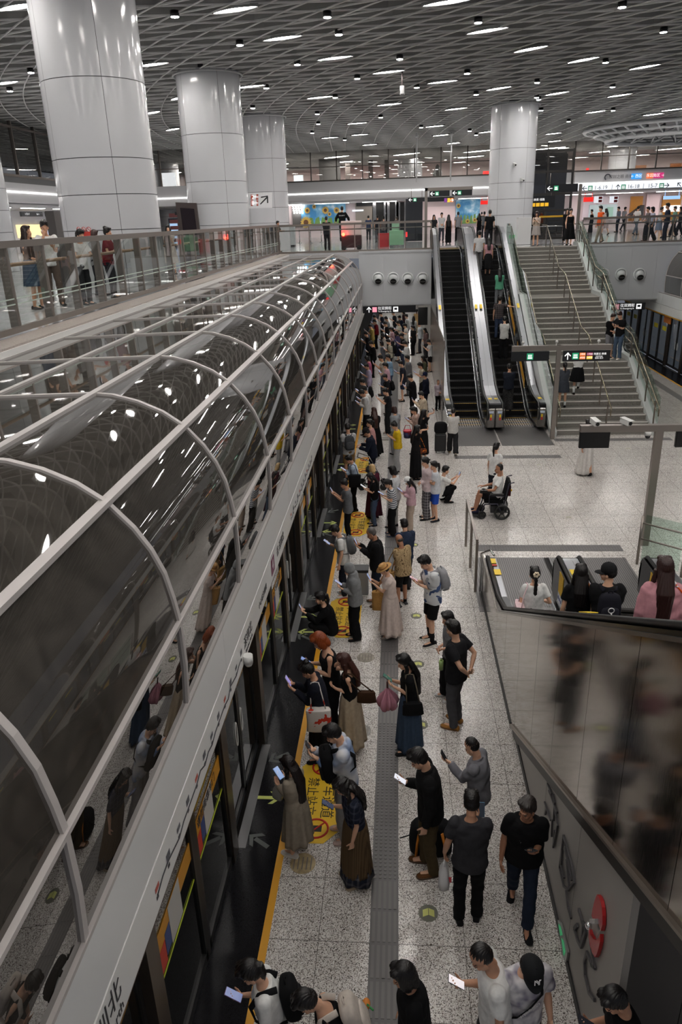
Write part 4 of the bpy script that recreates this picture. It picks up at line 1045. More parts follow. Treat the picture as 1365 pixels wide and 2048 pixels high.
# ---- shop level, far
YS = 73.0
struct(MB().box((-34, YS, ZU), (36, YS+.3, 8.45)).build('wall_shops', M((214, 196, 196), .45)))
def mural(name, label, x0, y0, x1, y1, y, suns):
    a = P2(x0, y1, y); b = P2(x1, y0, y)
    t = T(name, label, 'mural', ((a.x+b.x)/2, y, a.z))
    mt, nt, bs = newmat('mural_sky'); P, X, Y, Z = position(nt)
    n = ND(nt, 'ShaderNodeTexNoise', Scale=1.1, Detail=4.0); nt.links.new(P, n.inputs['Vector'])
    c = ramp(nt, n.outputs['Fac'], [(.42, lin((44, 108, 150))), (.56, lin((104, 150, 176))), (.66, lin((190, 200, 206)))])
    nt.links.new(c, bs.inputs['Base Color']); bs.inputs['Emission Strength'].default_value = .08; nt.links.new(c, bs.inputs['Emission Color'])
    MB().box((a.x, y, a.z), (b.x, YS, b.z)).build('sky_sheet', mt, t)
    h = b.z-a.z
    m = MB(); rg = random.Random(3)
    for k in range(7): m.prism([(a.x+(b.x-a.x)*k/7, a.z), (a.x+(b.x-a.x)*(k+1)/7, a.z), (a.x+(b.x-a.x)*(k+.8)/7, a.z+h*(.3+.05*(k % 3))), (a.x+(b.x-a.x)*(k+.3)/7, a.z+h*(.32+.06*(k % 2)))], 'Y', y-.03, y-.01)
    m.build('green_field', M((86, 120, 60), .6, emit=.05), t)
    for (u, v, r) in suns:
        m = MB(); m2 = MB()
        cx_, cz = a.x+(b.x-a.x)*u, a.z+h*v
        pt = []
        for k in range(28):
            q = 2*PI*k/28; rr = r*(1 if k % 2 else .72); pt.append((cx_+rr*math.cos(q), cz+rr*math.sin(q)))
        m.prism(pt, 'Y', y-.06, y-.035); m2.cyl((cx_, y-.065, cz), r*.42, .02, 'Y', 14)
        fl = m.build('yellow_flower', M((176, 146, 66), .6, emit=.03), t); m2.build('flower_centre', M((90, 56, 26), .6), fl)
mural('mural', 'wide mural of yellow sunflowers on blue sky beside the third column', 604, 405, 691, 452, YS-.4, ((.10, .16, .55), (.14, .7, .3), (.30, .86, .2), (.55, .68, .36), (.64, .5, .2), (.8, .66, .3), (.9, .5, .2)))
mural('mural', 'mural of a green field and blue sky left of the stair column', 912, 398, 961, 448, YS-.4, ((.2, .12, .22), (.5, .1, .22), (.1, .75, .22), (.8, .14, .2)))
panel(586, 412, 604, 455, YS-.2, M((70, 66, 64), .5), 'shop_opening', 'dim shop opening with rows of white dot lamps beside the third column', 'shop')
i = 0
m = MB()
for r_ in range(4):
    for c_ in range(4):
        q = P2(586+c_*5.5+r_*1, 412+r_*4.5, YS-.5); m.ell(tuple(q), .07, None, 8, 6)
tag(m.build('dot_lamps', M((255, 255, 255), .5, emit=8)), 'cluster of small white dot lamps on the shop ceiling by the third column', 'lamps')
bpy.data.objects['dot_lamps'].name = 'lamp_cluster'
panel(712, 405, 746, 450, YS-.3, M((150, 142, 134), .35, metal=.5), 'roller_shutter', 'grey roller shutter in the far hall behind the security cart', 'shutter')
panel(713, 404, 746, 413, YS-.5, SIGNB, 'hanging_sign', 'black blank sign over the grey roller shutter', 'sign')
panel(705, 419, 727, 423, YS-.6, M((210, 220, 230), .4, emit=.3), 'lit_strip', 'small lit strip sign near the shutter', 'sign')
for i, (x0, x1) in enumerate(((753, 768), (780, 791), (801, 809))):
    t = T('lift_door', ('left', 'middle', 'right')[i]+' black lift doorway with shiny frame in the far hall', 'door', tuple(P2((x0+x1)/2, 448, YS-.2)))
    a = P2(x0, 449, YS-.2); b = P2(x1, 404, YS-.2)
    MB().box((a.x, YS-.22, ZU), (b.x, YS-.05, b.z)).build('dark_opening', M((14, 14, 15), .3), t)
    m = MB(); m.box((a.x-.35, YS-.3, ZU), (a.x, YS-.05, b.z)); m.box((b.x, YS-.3, ZU), (b.x+.3, YS-.05, b.z)); m.build('door_frame', CHROME, t)
panel(962, 401, 979, 409, 66.5, REDL, 'hanging_sign', 'small red sign with a white down arrow left of the stair column', 'sign')
panel(850, 412, 912, 452, YS-.25, M((228, 206, 206), .4), 'shop_wall', 'pale pink tiled shop wall behind the crowd at the escalator head', 'wall panel')
panel(1165, 392, 1235, 440, YS-.25, M((216, 200, 206), .4), 'shop_wall', 'pale pink shop wall behind the person in orange', 'wall panel')
panel(1178, 408, 1236, 440, YS-.5, M((188, 204, 206), .3), 'map_board', 'pale blue glass map board behind the person in orange', 'board')
panel(1214, 414, 1228, 434, YS-.55, M((150, 186, 172), .3), 'map_sheet', 'green map sheet on the pale glass board', 'map')
panel(1259, 392, 1288, 442, YS-.3, M((186, 124, 46), .45), 'shop_wall', 'ochre shop wall with a dark awning', 'wall panel')
q0 = P2(1259, 431, YS-1.2); q1 = P2(1287, 410, YS-1.2)
m = MB(); m.prism([(q0.x, q0.z), (q1.x, q0.z-.1), (q1.x, q1.z)], 'Y', YS-1.6, YS-.4); tag(m.build('awning', M((44, 42, 44), .6)), 'black triangular awning in front of the ochre shop wall', 'awning')
panel(1290, 388, 1322, 440, YS-.3, M((232, 206, 208), .4), 'shop_wall', 'bright pink shop wall between the two ochre walls', 'wall panel')
panel(1322, 390, 1365, 440, YS-.28, M((178, 122, 50), .45), 'shop_wall', 'ochre shop wall at the right edge', 'wall panel')
panel(1328, 410, 1362, 424, YS-.5, M((236, 226, 216), .4, emit=.25), 'shop_window', 'bright lit shop window at the right edge', 'window')
panel(1328, 391, 1362, 399, 66.6, M((150, 190, 236), .4, emit=.35), 'lit_screen', 'long pale blue lit screen hanging at the right edge', 'screen')
panel(1168, 394, 1188, 404, 66.7, REDL, 'shop_sign', 'red lit shop sign below the white direction banner', 'sign')
for i, x in enumerate((1198, 1229)):
    t = T('line_sign', ('left', 'right')[i]+' white sign with red line badges under the direction banner', 'sign', tuple(P2(x, 405, 66.8)))
    a = P2(x-9, 406, 66.8); b = P2(x+9, 392, 66.8); MB().box((a.x, 66.8, a.z), (b.x, 66.9, b.z)).build('board', M((214, 218, 224), .4, emit=.3), t)
    m = MB(); h = (b.z-a.z)
    for j in (0, 1): m.box((b.x-(b.x-a.x)*.5, 66.78, a.z+h*(.07+.48*j)), (b.x-.05, 66.8, a.z+h*(.45+.48*j)))
    m.build('line_badge', M((170, 50, 46), .5), t)
# the white direction banner on the fascia
t = T('direction_banner', 'long white exit direction banner under the light strip on the far wall', 'sign', tuple(P2(1260, 382, YF-.1)))
BY = YF-.08
def BP(px, py): q = ony(px, py, BY-.03); return q
bp = [BP(1140, 391), BP(1372, 386), BP(1372, 373), BP(1140, 378)]
m = MB(); z0b, z1b = 8.47, 9.0; m.box((bp[0].x, BY, z0b), (bp[1].x+.6, BY+.06, z1b)); m.build('board', M((224, 228, 236), .4, emit=.35), t)
BK = M((30, 32, 36), .5)
zc = (z0b+z1b)/2
def bx(px): return BP(px, 382).x
m = MB()
arrow(m, (bx(1170), zc), .36, 180, BY-.02); arrow(m, (bx(1236), zc), .36, 90, BY-.02); arrow(m, (bx(1333), zc), .36, 0, BY-.02); arrow(m, (bx(1358), zc+.02), .36, 135, BY-.02); arrow(m, (bx(1145), zc), .36, 90, BY-.02)
for x in (1224.5, 1287): m.box((bx(x)-.015, BY-.02, zc-.2), (bx(x)+.015, BY-.01, zc+.2))
m.build('arrow', BK, t)
for px_, s_ in ((1202, '1-6.19'), (1267, '16-18'), (1305, '15-7')): text(s_, (bx(px_), BY-.02, zc), .42, (1, 0, 0), (0, 0, 1), BK, t)
for px_ in (1181, 1247, 1323): icon_exit(t, bx(px_), zc, .36, BY-.02, (24, 122, 84))
zt = 9.5
text('深圳之眼 商街', (bx(1240), YF-.05, zt), .30, (1, 0, 0), (0, 0, 1), M((90, 92, 98), .5), t)
m = MB(); m.tube([(bx(1214)+.22*math.cos(2*PI*k/20), YF-.05, zt+.22*math.sin(2*PI*k/20)) for k in range(14)], .05, 6); m.build('swirl_mark', M((90, 92, 98), .5), t)
MB().box((bx(1261), YF-.07, zt-.2), (bx(1281), YF-.05, zt+.2)).build('blue_badge', M((40, 130, 200), .5, emit=.4), t); text('← 西区', (bx(1271), YF-.09, zt), .28, (1, 0, 0), (0, 0, 1), WLIT, t)
MB().box((bx(1291), YF-.07, zt-.2), (bx(1304), YF-.05, zt+.2)).build('orange_badge', M((200, 96, 50), .5, emit=.4), t); text('东区', (bx(1297.5), YF-.09, zt), .28, (1, 0, 0), (0, 0, 1), WLIT, t)
MB().box((bx(1305), YF-.07, zt-.2), (bx(1325), YF-.05, zt+.2)).build('purple_badge', M((170, 44, 100), .5, emit=.4), t); text('南区 →', (bx(1315), YF-.09, zt), .28, (1, 0, 0), (0, 0, 1), WLIT, t)
# glass lift behind the stair column
t = T('glass_lift', 'dark glass lift tower with a yellow bar beside the stair column', 'lift', (9, 49, ZU))
m = MB()
for x in (7.75, 8.75, 10.2):
    for y in (48, 50.4): m.box((x-.06, y-.06, ZU), (x+.06, y+.06, 10.4))
for z in (ZU+.05, 7.1, 8.0, 9.2, 10.3):
    m.box((7.75, 47.95, z-.07), (10.2, 48.05, z+.07)); m.box((7.75, 50.35, z-.07), (10.2, 50.45, z+.07))
m.build('steel_frame', M((62, 60, 58), .4, metal=.5), t)
MB().poly([(7.75, 48.02, ZU), (10.2, 48.02, ZU), (10.2, 48.02, 10.3), (7.75, 48.02, 10.3)]).build('glass_front', GLASSW, t)
m = MB(); m.box((7.8, 49.2, ZU), (10.1, 50.3, 10.2)); m.build('dark_shaft', M((34, 32, 31), .5), t)
MB().box((8.3, 47.9, 6.72), (10.3, 47.95, 6.82)).build('yellow_bar', M((214, 168, 40), .5), t)
m = MB(); m.box((7.75, 47.96, 8.05), (9.0, 48.0, 8.5)); m.build('dark_notice', M((40, 44, 54), .4), t)
m = MB(); m.tube([(7.7, 47, ZU+.75), (9.7, 47, ZU+.75)], .03, 6); m.tube([(7.7, 47, ZU), (7.7, 47, ZU+.75)], .03, 6); m.tube([(9.7, 47, ZU), (9.7, 47, ZU+.75)], .03, 6); m.build('guard_bar', CHROME, t)
# low things on the upper floor
q = onz(578, 493, ZU)
t = T('white_cabinet', 'white equipment cabinet at the foot of the third column', 'cabinet', tuple(q)); m = MB(); m.box((q.x-.4, q.y, ZU+.08), (q.x+.4, q.y+.6, ZU+1.25)); m.build('body', M((206, 210, 212), .35), t, bevel=.01); MB().box((q.x-.38, q.y+.03, ZU), (q.x+.38, q.y+.58, ZU+.09)).build('plinth', DARK, t)
q = onz(1048, 489, ZU); tag(MB().box((q.x-.35, q.y-.1, ZU), (q.x+.32, q.y+.5, ZU+1.3)).build('service_cabinet', M((214, 214, 214), .35), bevel=.01), 'white service cabinet in front of the stair column', 'cabinet')
q = onz(1025, 476, ZU+.0); t = T('exit_sign', 'small green lit exit sign low on the stair column', 'exit sign', (q.x, 42.2, 5.85))
a = ony(1019, 477, 42.2); MB().box((a.x, 42.18, a.z), (a.x+.28, 42.25, a.z+.17)).build('lit_panel', M((60, 170, 100), .5, emit=.2), t)
# security cart with red lamp
q = onz(697, 500, ZU); q.y += 0.0
t = T('security_cart', 'white and maroon security cart with a glowing red lamp behind the balcony glass', 'cart', (q.x, 40.3, ZU))
cx_ = q.x+.1; cy_ = 40.6
m = MB(); m.box((cx_-.42, cy_-.3, ZU+.12), (cx_+.62, cy_+.4, ZU+.72)); m.build('lower_body', M((54, 20, 24), .4), t, bevel=.03)
m = MB(); m.box((cx_-.42, cy_-.25, ZU+.72), (cx_+.62, cy_+.35, ZU+1.42)); m.build('upper_body', M((206, 190, 186), .4), t, bevel=.03)
MB().box((cx_-.35, cy_+.38, ZU+.1), (cx_+.55, cy_+.95, ZU+.42)).build('standing_platform', M((60, 40, 42), .4), t)
m = MB(); m.ell((cx_-.3, cy_-.36, ZU+.78), (.085, .07, .085)); m.build('red_lamp', M((255, 40, 24), .4, emit=14), t)
m = MB()
for sx_ in (-.3, .5): m.cyl((cx_+sx_, cy_, ZU+.12), .12, .7, 'Y', 16)
m.build('wheel', RUB, t)
q = onz(790, 492, ZU); t = T('green_trolley', 'pale green wheeled trolley with red boxes behind the balcony glass', 'trolley', (q.x, 43, ZU)); m = MB(); m.box((q.x-.3, 42.8, ZU+.1), (q.x+.5, 43.4, ZU+.85)); m.build('body', M((130, 176, 140), .4), t, bevel=.03); m = MB(); m.box((q.x-.15, 42.9, ZU+.85), (q.x+.25, 43.3, ZU+1.3)); m.build('upper_box', M((150, 190, 160), .4), t); m = MB(); m.box((q.x+.55, 42.9, ZU+.5), (q.x+.7, 43, ZU+.75)); m.build('red_box', M((200, 40, 40), .4, emit=.5), t)
q = onz(770, 490, ZU); tag(MB().box((q.x-.3, 43.5, ZU), (q.x+.3, 44.0, ZU+.72)).build('red_case', M((190, 40, 44), .5)), 'red case standing behind the balcony glass beside the green trolley', 'case')
for i, (px_, w_) in enumerate(((600, 1.6), (622, 1.2))):
    q = onz(px_, 486, ZU); m = MB(); m.tube([(q.x, q.y, ZU), (q.x, q.y, ZU+.9)], .03, 8); m.tube([(q.x+w_, q.y, ZU), (q.x+w_, q.y, ZU+.9)], .03, 8); m.cyl((q.x, q.y, ZU+.015), .16, .03); m.cyl((q.x+w_, q.y, ZU+.015), .16, .03); m.mi = 1; m.box((q.x, q.y-.01, ZU+.82), (q.x+w_, q.y+.01, ZU+.88)); tag(m.build('queue_barrier', [CHROME, M((170, 30, 44), .6)]), ('left', 'right')[i]+' queue barrier with a red belt beside the third column', 'barrier')
# left side shop things
XB = -27.0
def lpanel(x0, y0, x1, y1, X_, mt, name, label, cat, d=.1):
    a = onx(x0, y1, X_); b = onx(x1, y0, X_)
    return tag(MB().box((X_, min(a.y, b.y), min(a.z, b.z)), (X_+d, max(a.y, b.y), max(a.z, b.z))).build(name, mt), label, cat)
lpanel(36, 449, 78, 476, XB, M((244, 214, 150), .4, emit=.4), 'light_box', 'yellow lit advertising box behind the people at the left railing', 'light box')
lpanel(95, 454, 112, 478, XB, M((190, 210, 240), .4, emit=.4), 'light_box', 'blue white lit advertising box beside the first column', 'light box')
for i, (x0, x1) in enumerate(((42, 83), (92, 112))):
    a = onx(x0, 433, -21.0); b = onx(x1, 424, -21.0)
    t = T('hanging_sign', ('left', 'right')[i]+' black lit sign hanging over the left hall', 'sign', (-21, (a.y+b.y)/2, a.z)); y0_, y1_ = sorted((a.y, b.y)); z0_, z1_ = sorted((a.z, b.z))
    MB().box((-21.05, y0_, z0_), (-20.95, y1_, z1_)).build('board', SIGNB, t)
    text('← ▣ 1-7', (-20.93, y0_+(y1_-y0_)*.25, (z0_+z1_)/2), (z1_-z0_)*.6, (0, 1, 0), (0, 0, 1), WLIT, t); text('16 →', (-20.93, y0_+(y1_-y0_)*.75, (z0_+z1_)/2), (z1_-z0_)*.6, (0, 1, 0), (0, 0, 1), WLIT, t)
lpanel(26, 411, 110, 420, -27.0, M((236, 196, 120), .4, emit=.25), 'shop_sign', 'amber and white lit shop band above the left hall', 'sign')
t = T('drinks_fridge', 'blue lit drinks fridge between the first two columns', 'fridge', tuple(P2(358, 470, 56)))
a = P2(340, 470, 56); b = P2(374, 436, 56); MB().box((a.x, 56, ZU), (b.x, 56.8, b.z)).build('cabinet', M((40, 50, 66), .4), t)
m = MB(); w_ = (b.x-a.x)
for j in (0, 1): m.box((a.x+w_*(.06+.47*j), 55.97, ZU+.2), (a.x+w_*(.47+.47*j), 56.0, b.z-.3))
m.build('glass_door', M((150, 180, 210), .3, emit=.3), t)
m = MB(); r_ = random.Random(5)
for j in range(24):
    for l in range(5): m.box((a.x+w_*(.08+.037*j), 55.93, ZU+.35+l*.42), (a.x+w_*(.08+.037*j)+.07, 55.97, ZU+.6+l*.42))
m.build('drinks', M((150, 90, 90), .4), t)
panel(350, 423, 374, 430, 54, SIGNB, 'hanging_sign', 'black sign with white arrow over the drinks fridge', 'sign')
# three round warning stickers on the first column
for i, x in enumerate((158, 168, 178)):
    c_ = oncol((-7.15, 19.35), 1.2, x, 459); t = T('warning_sticker', ('left', 'middle', 'right')[i]+' round red warning sticker on the nearest column', 'sticker', tuple(c_), group='warning stickers on the column')
    rad = Vector((c_.x+7.15, c_.y-19.35, 0)).normalized(); m = MB(); m.cyl(c_+rad*.004, .06, .008, rad, 20); m.build('white_disc', M((230, 230, 230), .5), t)
    u = rad.cross(Vector((0, 0, 1))); m = MB(); m.tube([c_+rad*.012+u*(.053*math.cos(2*PI*k/20))+Vector((0, 0, .053*math.sin(2*PI*k/20))) for k in range(20)], .007, 5, closed=True); m.tube([c_+rad*.012+u*.036+Vector((0, 0, .036)), c_+rad*.012-u*.036-Vector((0, 0, .036))], .006, 5); m.build('red_ring', M((196, 40, 40), .5), t)
c_ = oncol((-7.15, 19.35), 1.2, 168, 468); rad = Vector((c_.x+7.15, c_.y-19.35, 0)).normalized(); u = rad.cross(Vector((0, 0, 1)))
m = MB(); m.obox(c_, (.2, .006, .05), Matrix((u, rad, Vector((0, 0, 1)))).transposed()); tag(m.build('red_sticker', M((196, 60, 50), .5)), 'red strip sticker below the round stickers on the nearest column', 'sticker')
_q = ony(106, 450, 20.5); tag(MB().box((_q.x-.12, 20.4, ZU), (_q.x+.12, 20.9, 7.45)).build('information_totem', M((96, 92, 90), .35, metal=.4)), 'tall slim grey totem at the left foot of the nearest column', 'totem')

_q = onz(805, 178, 11.6); t = T('ceiling_camera', 'grey camera hanging from the slats in the middle of the ceiling', 'camera', tuple(_q))
m = MB(); m.tube([_q+Vector((0, 0, .05)), _q+Vector((0, 0, .6))], .03, 8); m.build('stem', M((70, 60, 60), .5), t); m = MB(); m.box((_q.x-.09, _q.y-.12, _q.z-.2), (_q.x+.09, _q.y+.12, _q.z+.1)); m.build('housing', M((170, 170, 170), .4), t, bevel=.03)
# ================================================================ FLOOR STICKERS
YELD = M((228, 186, 40), .5); INKB = M((30, 28, 24), .6); GRN = M((196, 206, 110), .5)
DY = ['nearest yellow floor decal with boarding text in front of the first doors', 'second yellow floor decal, under the crouching woman', 'third yellow floor decal, beside the man in the light blue shirt', 'fourth yellow floor decal, far along the yellow line', 'fifth yellow floor decal, near the far crowd']
for i, yc in enumerate((7.5, 12.2, 16.75, 21.4, 26.0)):
    x0_, x1_ = -1.33, -.72
    t = T('floor_decal', DY[i], 'floor decal', (-1.03, yc, .004), group='yellow floor decals')
    m = MB(); m.prism([(x0_, yc-.55), (x0_+.2, yc-.78), (x1_-.2, yc-.78), (x1_, yc-.55), (x1_, yc+.55), (x1_-.2, yc+.78), (x0_+.2, yc+.78), (x0_, yc+.55)], 'Z', .001, .0055); m.build('yellow_sheet', YELD, t)
    for q in (-.55, .55):
        m = MB(); m.tube([(-1.03+.15*math.cos(2*PI*k/24), yc+q+.15*math.sin(2*PI*k/24), .0065) for k in range(24)], .014, 5, closed=True); m.tube([(-1.03-.1, yc+q-.1, .0065), (-1.03+.1, yc+q+.1, .0065)], .012, 5); m.build('red_ring', M((190, 40, 36), .5), t)
        m = MB(); m.box((-1.10, yc+q-.05, .005), (-.96, yc+q+.05, .0062)); m.build('figures', INKB, t)
    text('下车通道', (-.93, yc, .0062), .19, (0, -1, 0), (1, 0, 0), INKB, t); text('禁止站立', (-1.15, yc, .0062), .17, (0, -1, 0), (1, 0, 0), INKB, t)
def floor_arrow(x, y, ang, label, col, s=1.0, grp='arrow stickers on the black floor strip', name='floor_arrow'):
    t = T(name, label, 'floor sticker', (x, y, .004), group=grp); c, sn = math.cos(R(ang)), math.sin(R(ang))
    def P(u, v): return (x+(u*c-v*sn)*s, y+(u*sn+v*c)*s)
    m = MB(); m.prism([P(-.16, -.028), P(.06, -.028), P(.06, .028), P(-.16, .028)], 'Z', .003, .0058); m.prism([P(.16, 0), P(.05, .11), P(-.01, .11), P(.09, 0)], 'Z', .003, .0058); m.prism([P(.16, 0), P(.09, 0), P(-.01, -.11), P(.05, -.11)], 'Z', .003, .0058); m.build('arrow', col, t)
GRYA = M((92, 96, 94), .5)
nm_ = ['nearest', 'second', 'third', 'fourth', 'fifth']
for i, yc in enumerate((7.45, 12.15, 16.8, 21.5, 26.1)):
    floor_arrow(-1.69, yc, 0, 'green arrow pointing away from the %s doors on the black strip' % nm_[i], GRN)
    if i < 3:
        floor_arrow(-1.69, yc+.78, 215, 'grey dotted arrow beyond the %s door arrow on the black strip' % nm_[i], GRYA); floor_arrow(-1.71, yc-.72, 145, 'grey dotted arrow before the %s door arrow on the black strip' % nm_[i], GRYA)
    if i: floor_arrow(-1.69, yc-.55, 180, 'green arrow pointing to the %s doors on the black strip' % nm_[i], GRN)
for i, (x, y) in enumerate(((.31, 5.82), (.32, 9.01), (.32, 10.61), (.33, 12.23), (.35, 15.48), (2.64, 20.8), (4.18, 21.28), (2.63, 17.14), (4.18, 17.13), (7.23, 22.87), (.34, 21.27), (.32, 18.5))):
    lb = ['nearest, below the plastic bag', 'beside the denim skirt', 'left of the man in cargo trousers', 'beside the boy in black shorts', 'left of the man in the navy shirt', 'left of the woman in the white tee', 'in front of the granite stairs', 'under the wheelchair', 'right of the wheelchair', 'behind the right sign post', 'beside the crouching photographer', 'near the girl in blue shorts'][i]
    t = T('floor_badge', 'small round floor sticker with a pale chevron, '+lb, 'floor sticker', (x, y, .003), group='round chevron floor stickers')
    m = MB(); m.cyl((x, y, .002), .105, .004, 'Z', 28); m.build('grey_disc', M((104, 104, 92), .5) if i < 5 else M((176, 170, 164), .5), t)
    m = MB(); m.prism([(x-.06, y-.05), (x, y-.025), (x, y+.06), (x-.06, y+.035)], 'Z', .003, .0055); m.prism([(x+.005, y-.025), (x+.065, y-.05), (x+.065, y+.035), (x+.005, y+.06)], 'Z', .003, .0055); m.build('chevron', M((206, 210, 120), .5) if i < 5 else M((150, 148, 130), .5), t)
for i, (x, y, c) in enumerate(((-1.13, 6.42, (190, 170, 130)), (-.55, 6.37, (196, 190, 184)), (-.56, 8.84, (150, 146, 140)), (-.57, 10.79, (166, 158, 146)))):
    t = T('round_decal', 'worn round grey floor decal, '+('half yellow, by the feet of the trench dress', 'beside the plaid skirt hem', 'right of the beige skirt', 'behind the brown handbag')[i], 'floor sticker', (x, y, .003), group='worn round floor decals')
    m = MB(); m.cyl((x, y, .002), .15, .004, 'Z', 32); m.build('disc', M(c, .5, nz=.5, nzs=12), t)
    m = MB()
    for k in range(5): m.box((x-.11+k*.05, y-.09, .0035), (x-.095+k*.05, y+.09, .0052))
    m.build('faded_bars', M((126, 120, 112), .5), t)
# ================================================================ PEOPLE
SKIN_L = (214, 168, 140); SKIN_M = (196, 148, 120); SKIN_D = (170, 122, 96)
BLK = (19, 19, 21); DGR = (52, 52, 56); GRY = (128, 128, 130); LGR = (178, 178, 178); WHT = (226, 226, 224); NAV = (32, 36, 52); BEI = (196, 182, 160); OLV = (84, 72, 50); DEN = (54, 68, 88); HAIR = (20, 17, 17); BRN = (58, 34, 28)
def fab(c): return M(c, .88, spec=.15, nz=.18, nzs=22.0, bump=.25)
def patmat(kind, c1, c2, sc=1.0):
    k = ('pat', kind, c1, c2, sc)
    if k in _M: return _M[k]
    m, nt, b = newmat('cloth_%s_%d' % (kind, len(_M))); b.inputs['Roughness'].default_value = .88; b.inputs['Specular IOR Level'].default_value = .15
    tc = nt.nodes.new('ShaderNodeTexCoord'); s = nt.nodes.new('ShaderNodeSeparateXYZ'); nt.links.new(tc.outputs['Object'], s.inputs[0])
    if kind == 'stripe':
        f = gridline(nt, s.outputs[2], 0, .05*sc, .02*sc)
    elif kind == 'plaid':
        f = math_n(nt, 'MULTIPLY', math_n(nt, 'ADD', gridline(nt, s.outputs[2], 0, .075*sc, .022*sc), gridline(nt, math_n(nt, 'ADD', s.outputs[0], s.outputs[1]), 0, .075*sc, .022*sc)), .5)
    elif kind == 'pleat':
        f = gridline(nt, math_n(nt, 'ADD', s.outputs[0], s.outputs[1]), 0, .03*sc, .012*sc)
    else:
        v = ND(nt, 'ShaderNodeTexNoise', Scale=11.0*sc, Detail=2.0); nt.links.new(tc.outputs['Object'], v.inputs['Vector'])
        f = math_n(nt, 'GREATER_THAN' if kind == 'blotch' else 'MULTIPLY', v.outputs['Fac'], .57 if kind == 'blotch' else 1.0)
        if kind == 'tiedye':
            r = nt.nodes.new('ShaderNodeMapRange'); r.inputs[1].default_value = .4; r.inputs[2].default_value = .66; nt.links.new(v.outputs['Fac'], r.inputs[0]); f = r.outputs[0]
        if kind == 'scribble':
            w = ND(nt, 'ShaderNodeTexWave', Scale=6.0*sc, Distortion=22.0, Detail=3.0); nt.links.new(tc.outputs['Object'], w.inputs['Vector'])
            f = math_n(nt, 'GREATER_THAN', w.outputs['Fac'], .93)
    nt.links.new(mixc(nt, f, lin(c1), lin(c2)), b.inputs['Base Color'])
    _M[k] = m; return m
def cloth(c): return c if isinstance(c, bpy.types.Material) else fab(c)
RAW = []        # objects waiting for their voxel union
def raw(mb, name, mats, parent, vox, it=2, post=None, join=None):
    ob = mb.build(name, mats, parent, fix=False)
    md = ob.modifiers.new('u', 'REMESH'); md.mode = 'VOXEL'; md.voxel_size = vox; md.use_smooth_shade = True
    if it:
        s = ob.modifiers.new('s', 'SMOOTH'); s.factor = .5; s.iterations = it
    RAW.append((ob, post, join)); return ob
def ik(a, b, l1, l2, hint):
    a = Vector(a); b = Vector(b); d = b-a; L = d.length
    if L > (l1+l2)*.998: b = a+d*((l1+l2)*.998/L); d = b-a; L = d.length
    d.normalize(); x = (l1*l1-l2*l2+L*L)/(2*L); h = math.sqrt(max(0, l1*l1-x*x))
    hv = Vector(hint); hv = hv-d*hv.dot(d)
    hv = hv.normalized() if hv.length > 1e-5 else d.orthogonal().normalized()
    return a+d*x+hv*h, b
class Hand:
    pass
def hand(mb, W, d, n, side, curl=25, spread=1.0, s=1.0, thumb=.5):
    """palm, four fingers and a thumb; W wrist, d finger direction, n palm normal"""
    W = Vector(W); d = Vector(d).normalized(); n = Vector(n); n = (n-d*n.dot(d)).normalized()
    th = d.cross(n)*side
    # palm
    rings = []
    for u, w, t in ((-.01, .022, .017), (.025, .032, .017), (.06, .039, .015), (.092, .038, .012)):
        c = W+d*u*s; rings.append([c+th*(w*s*math.cos(a))+n*(t*s*math.sin(a)) for a in [2*PI*k/12 for k in range(12)]])
    mb.loft(rings)
    for i, (o, L) in enumerate(((.028, .072), (.0095, .081), (-.0095, .075), (-.028, .058))):
        p = W+d*(.088*s)+th*(o*s); q = d*math.cos(R(4)*(1-i)*spread*.8)+th*math.sin(R(4)*(1.3-i)*spread); q.normalize()
        pts = [p-d*.02*s, p]; ang = 0; cu = curl*(1+.12*i)
        for sl in (.44, .31, .25):
            ang += cu; v = q*math.cos(R(ang))+n*math.sin(R(ang)); p = p+v*(L*sl*s); pts.append(p)
        mb.tube(pts, [.0095*s, .0092*s, .0085*s, .0078*s, .0062*s], 8)
        mb.ell(pts[-1], .0062*s, None, 8, 6)
    p = W+d*(.022*s)+th*(.026*s); v = (d*.62+th*.72+n*.35*thumb*2).normalized(); p1 = p+v*.034*s
    v2 = (d*.9+th*.25+n*.55*thumb*2).normalized(); p2 = p1+v2*.03*s; p3 = p2+(v2+n*.3*thumb).normalized()*.024*s
    mb.tube([p-v*.012*s, p, p1, p2, p3], [.013*s, .0135*s, .011*s, .0098*s, .0075*s], 8); mb.ell(p3, .0075*s, None, 8, 6)
NPER = [0]
DIST_CACHE = {}
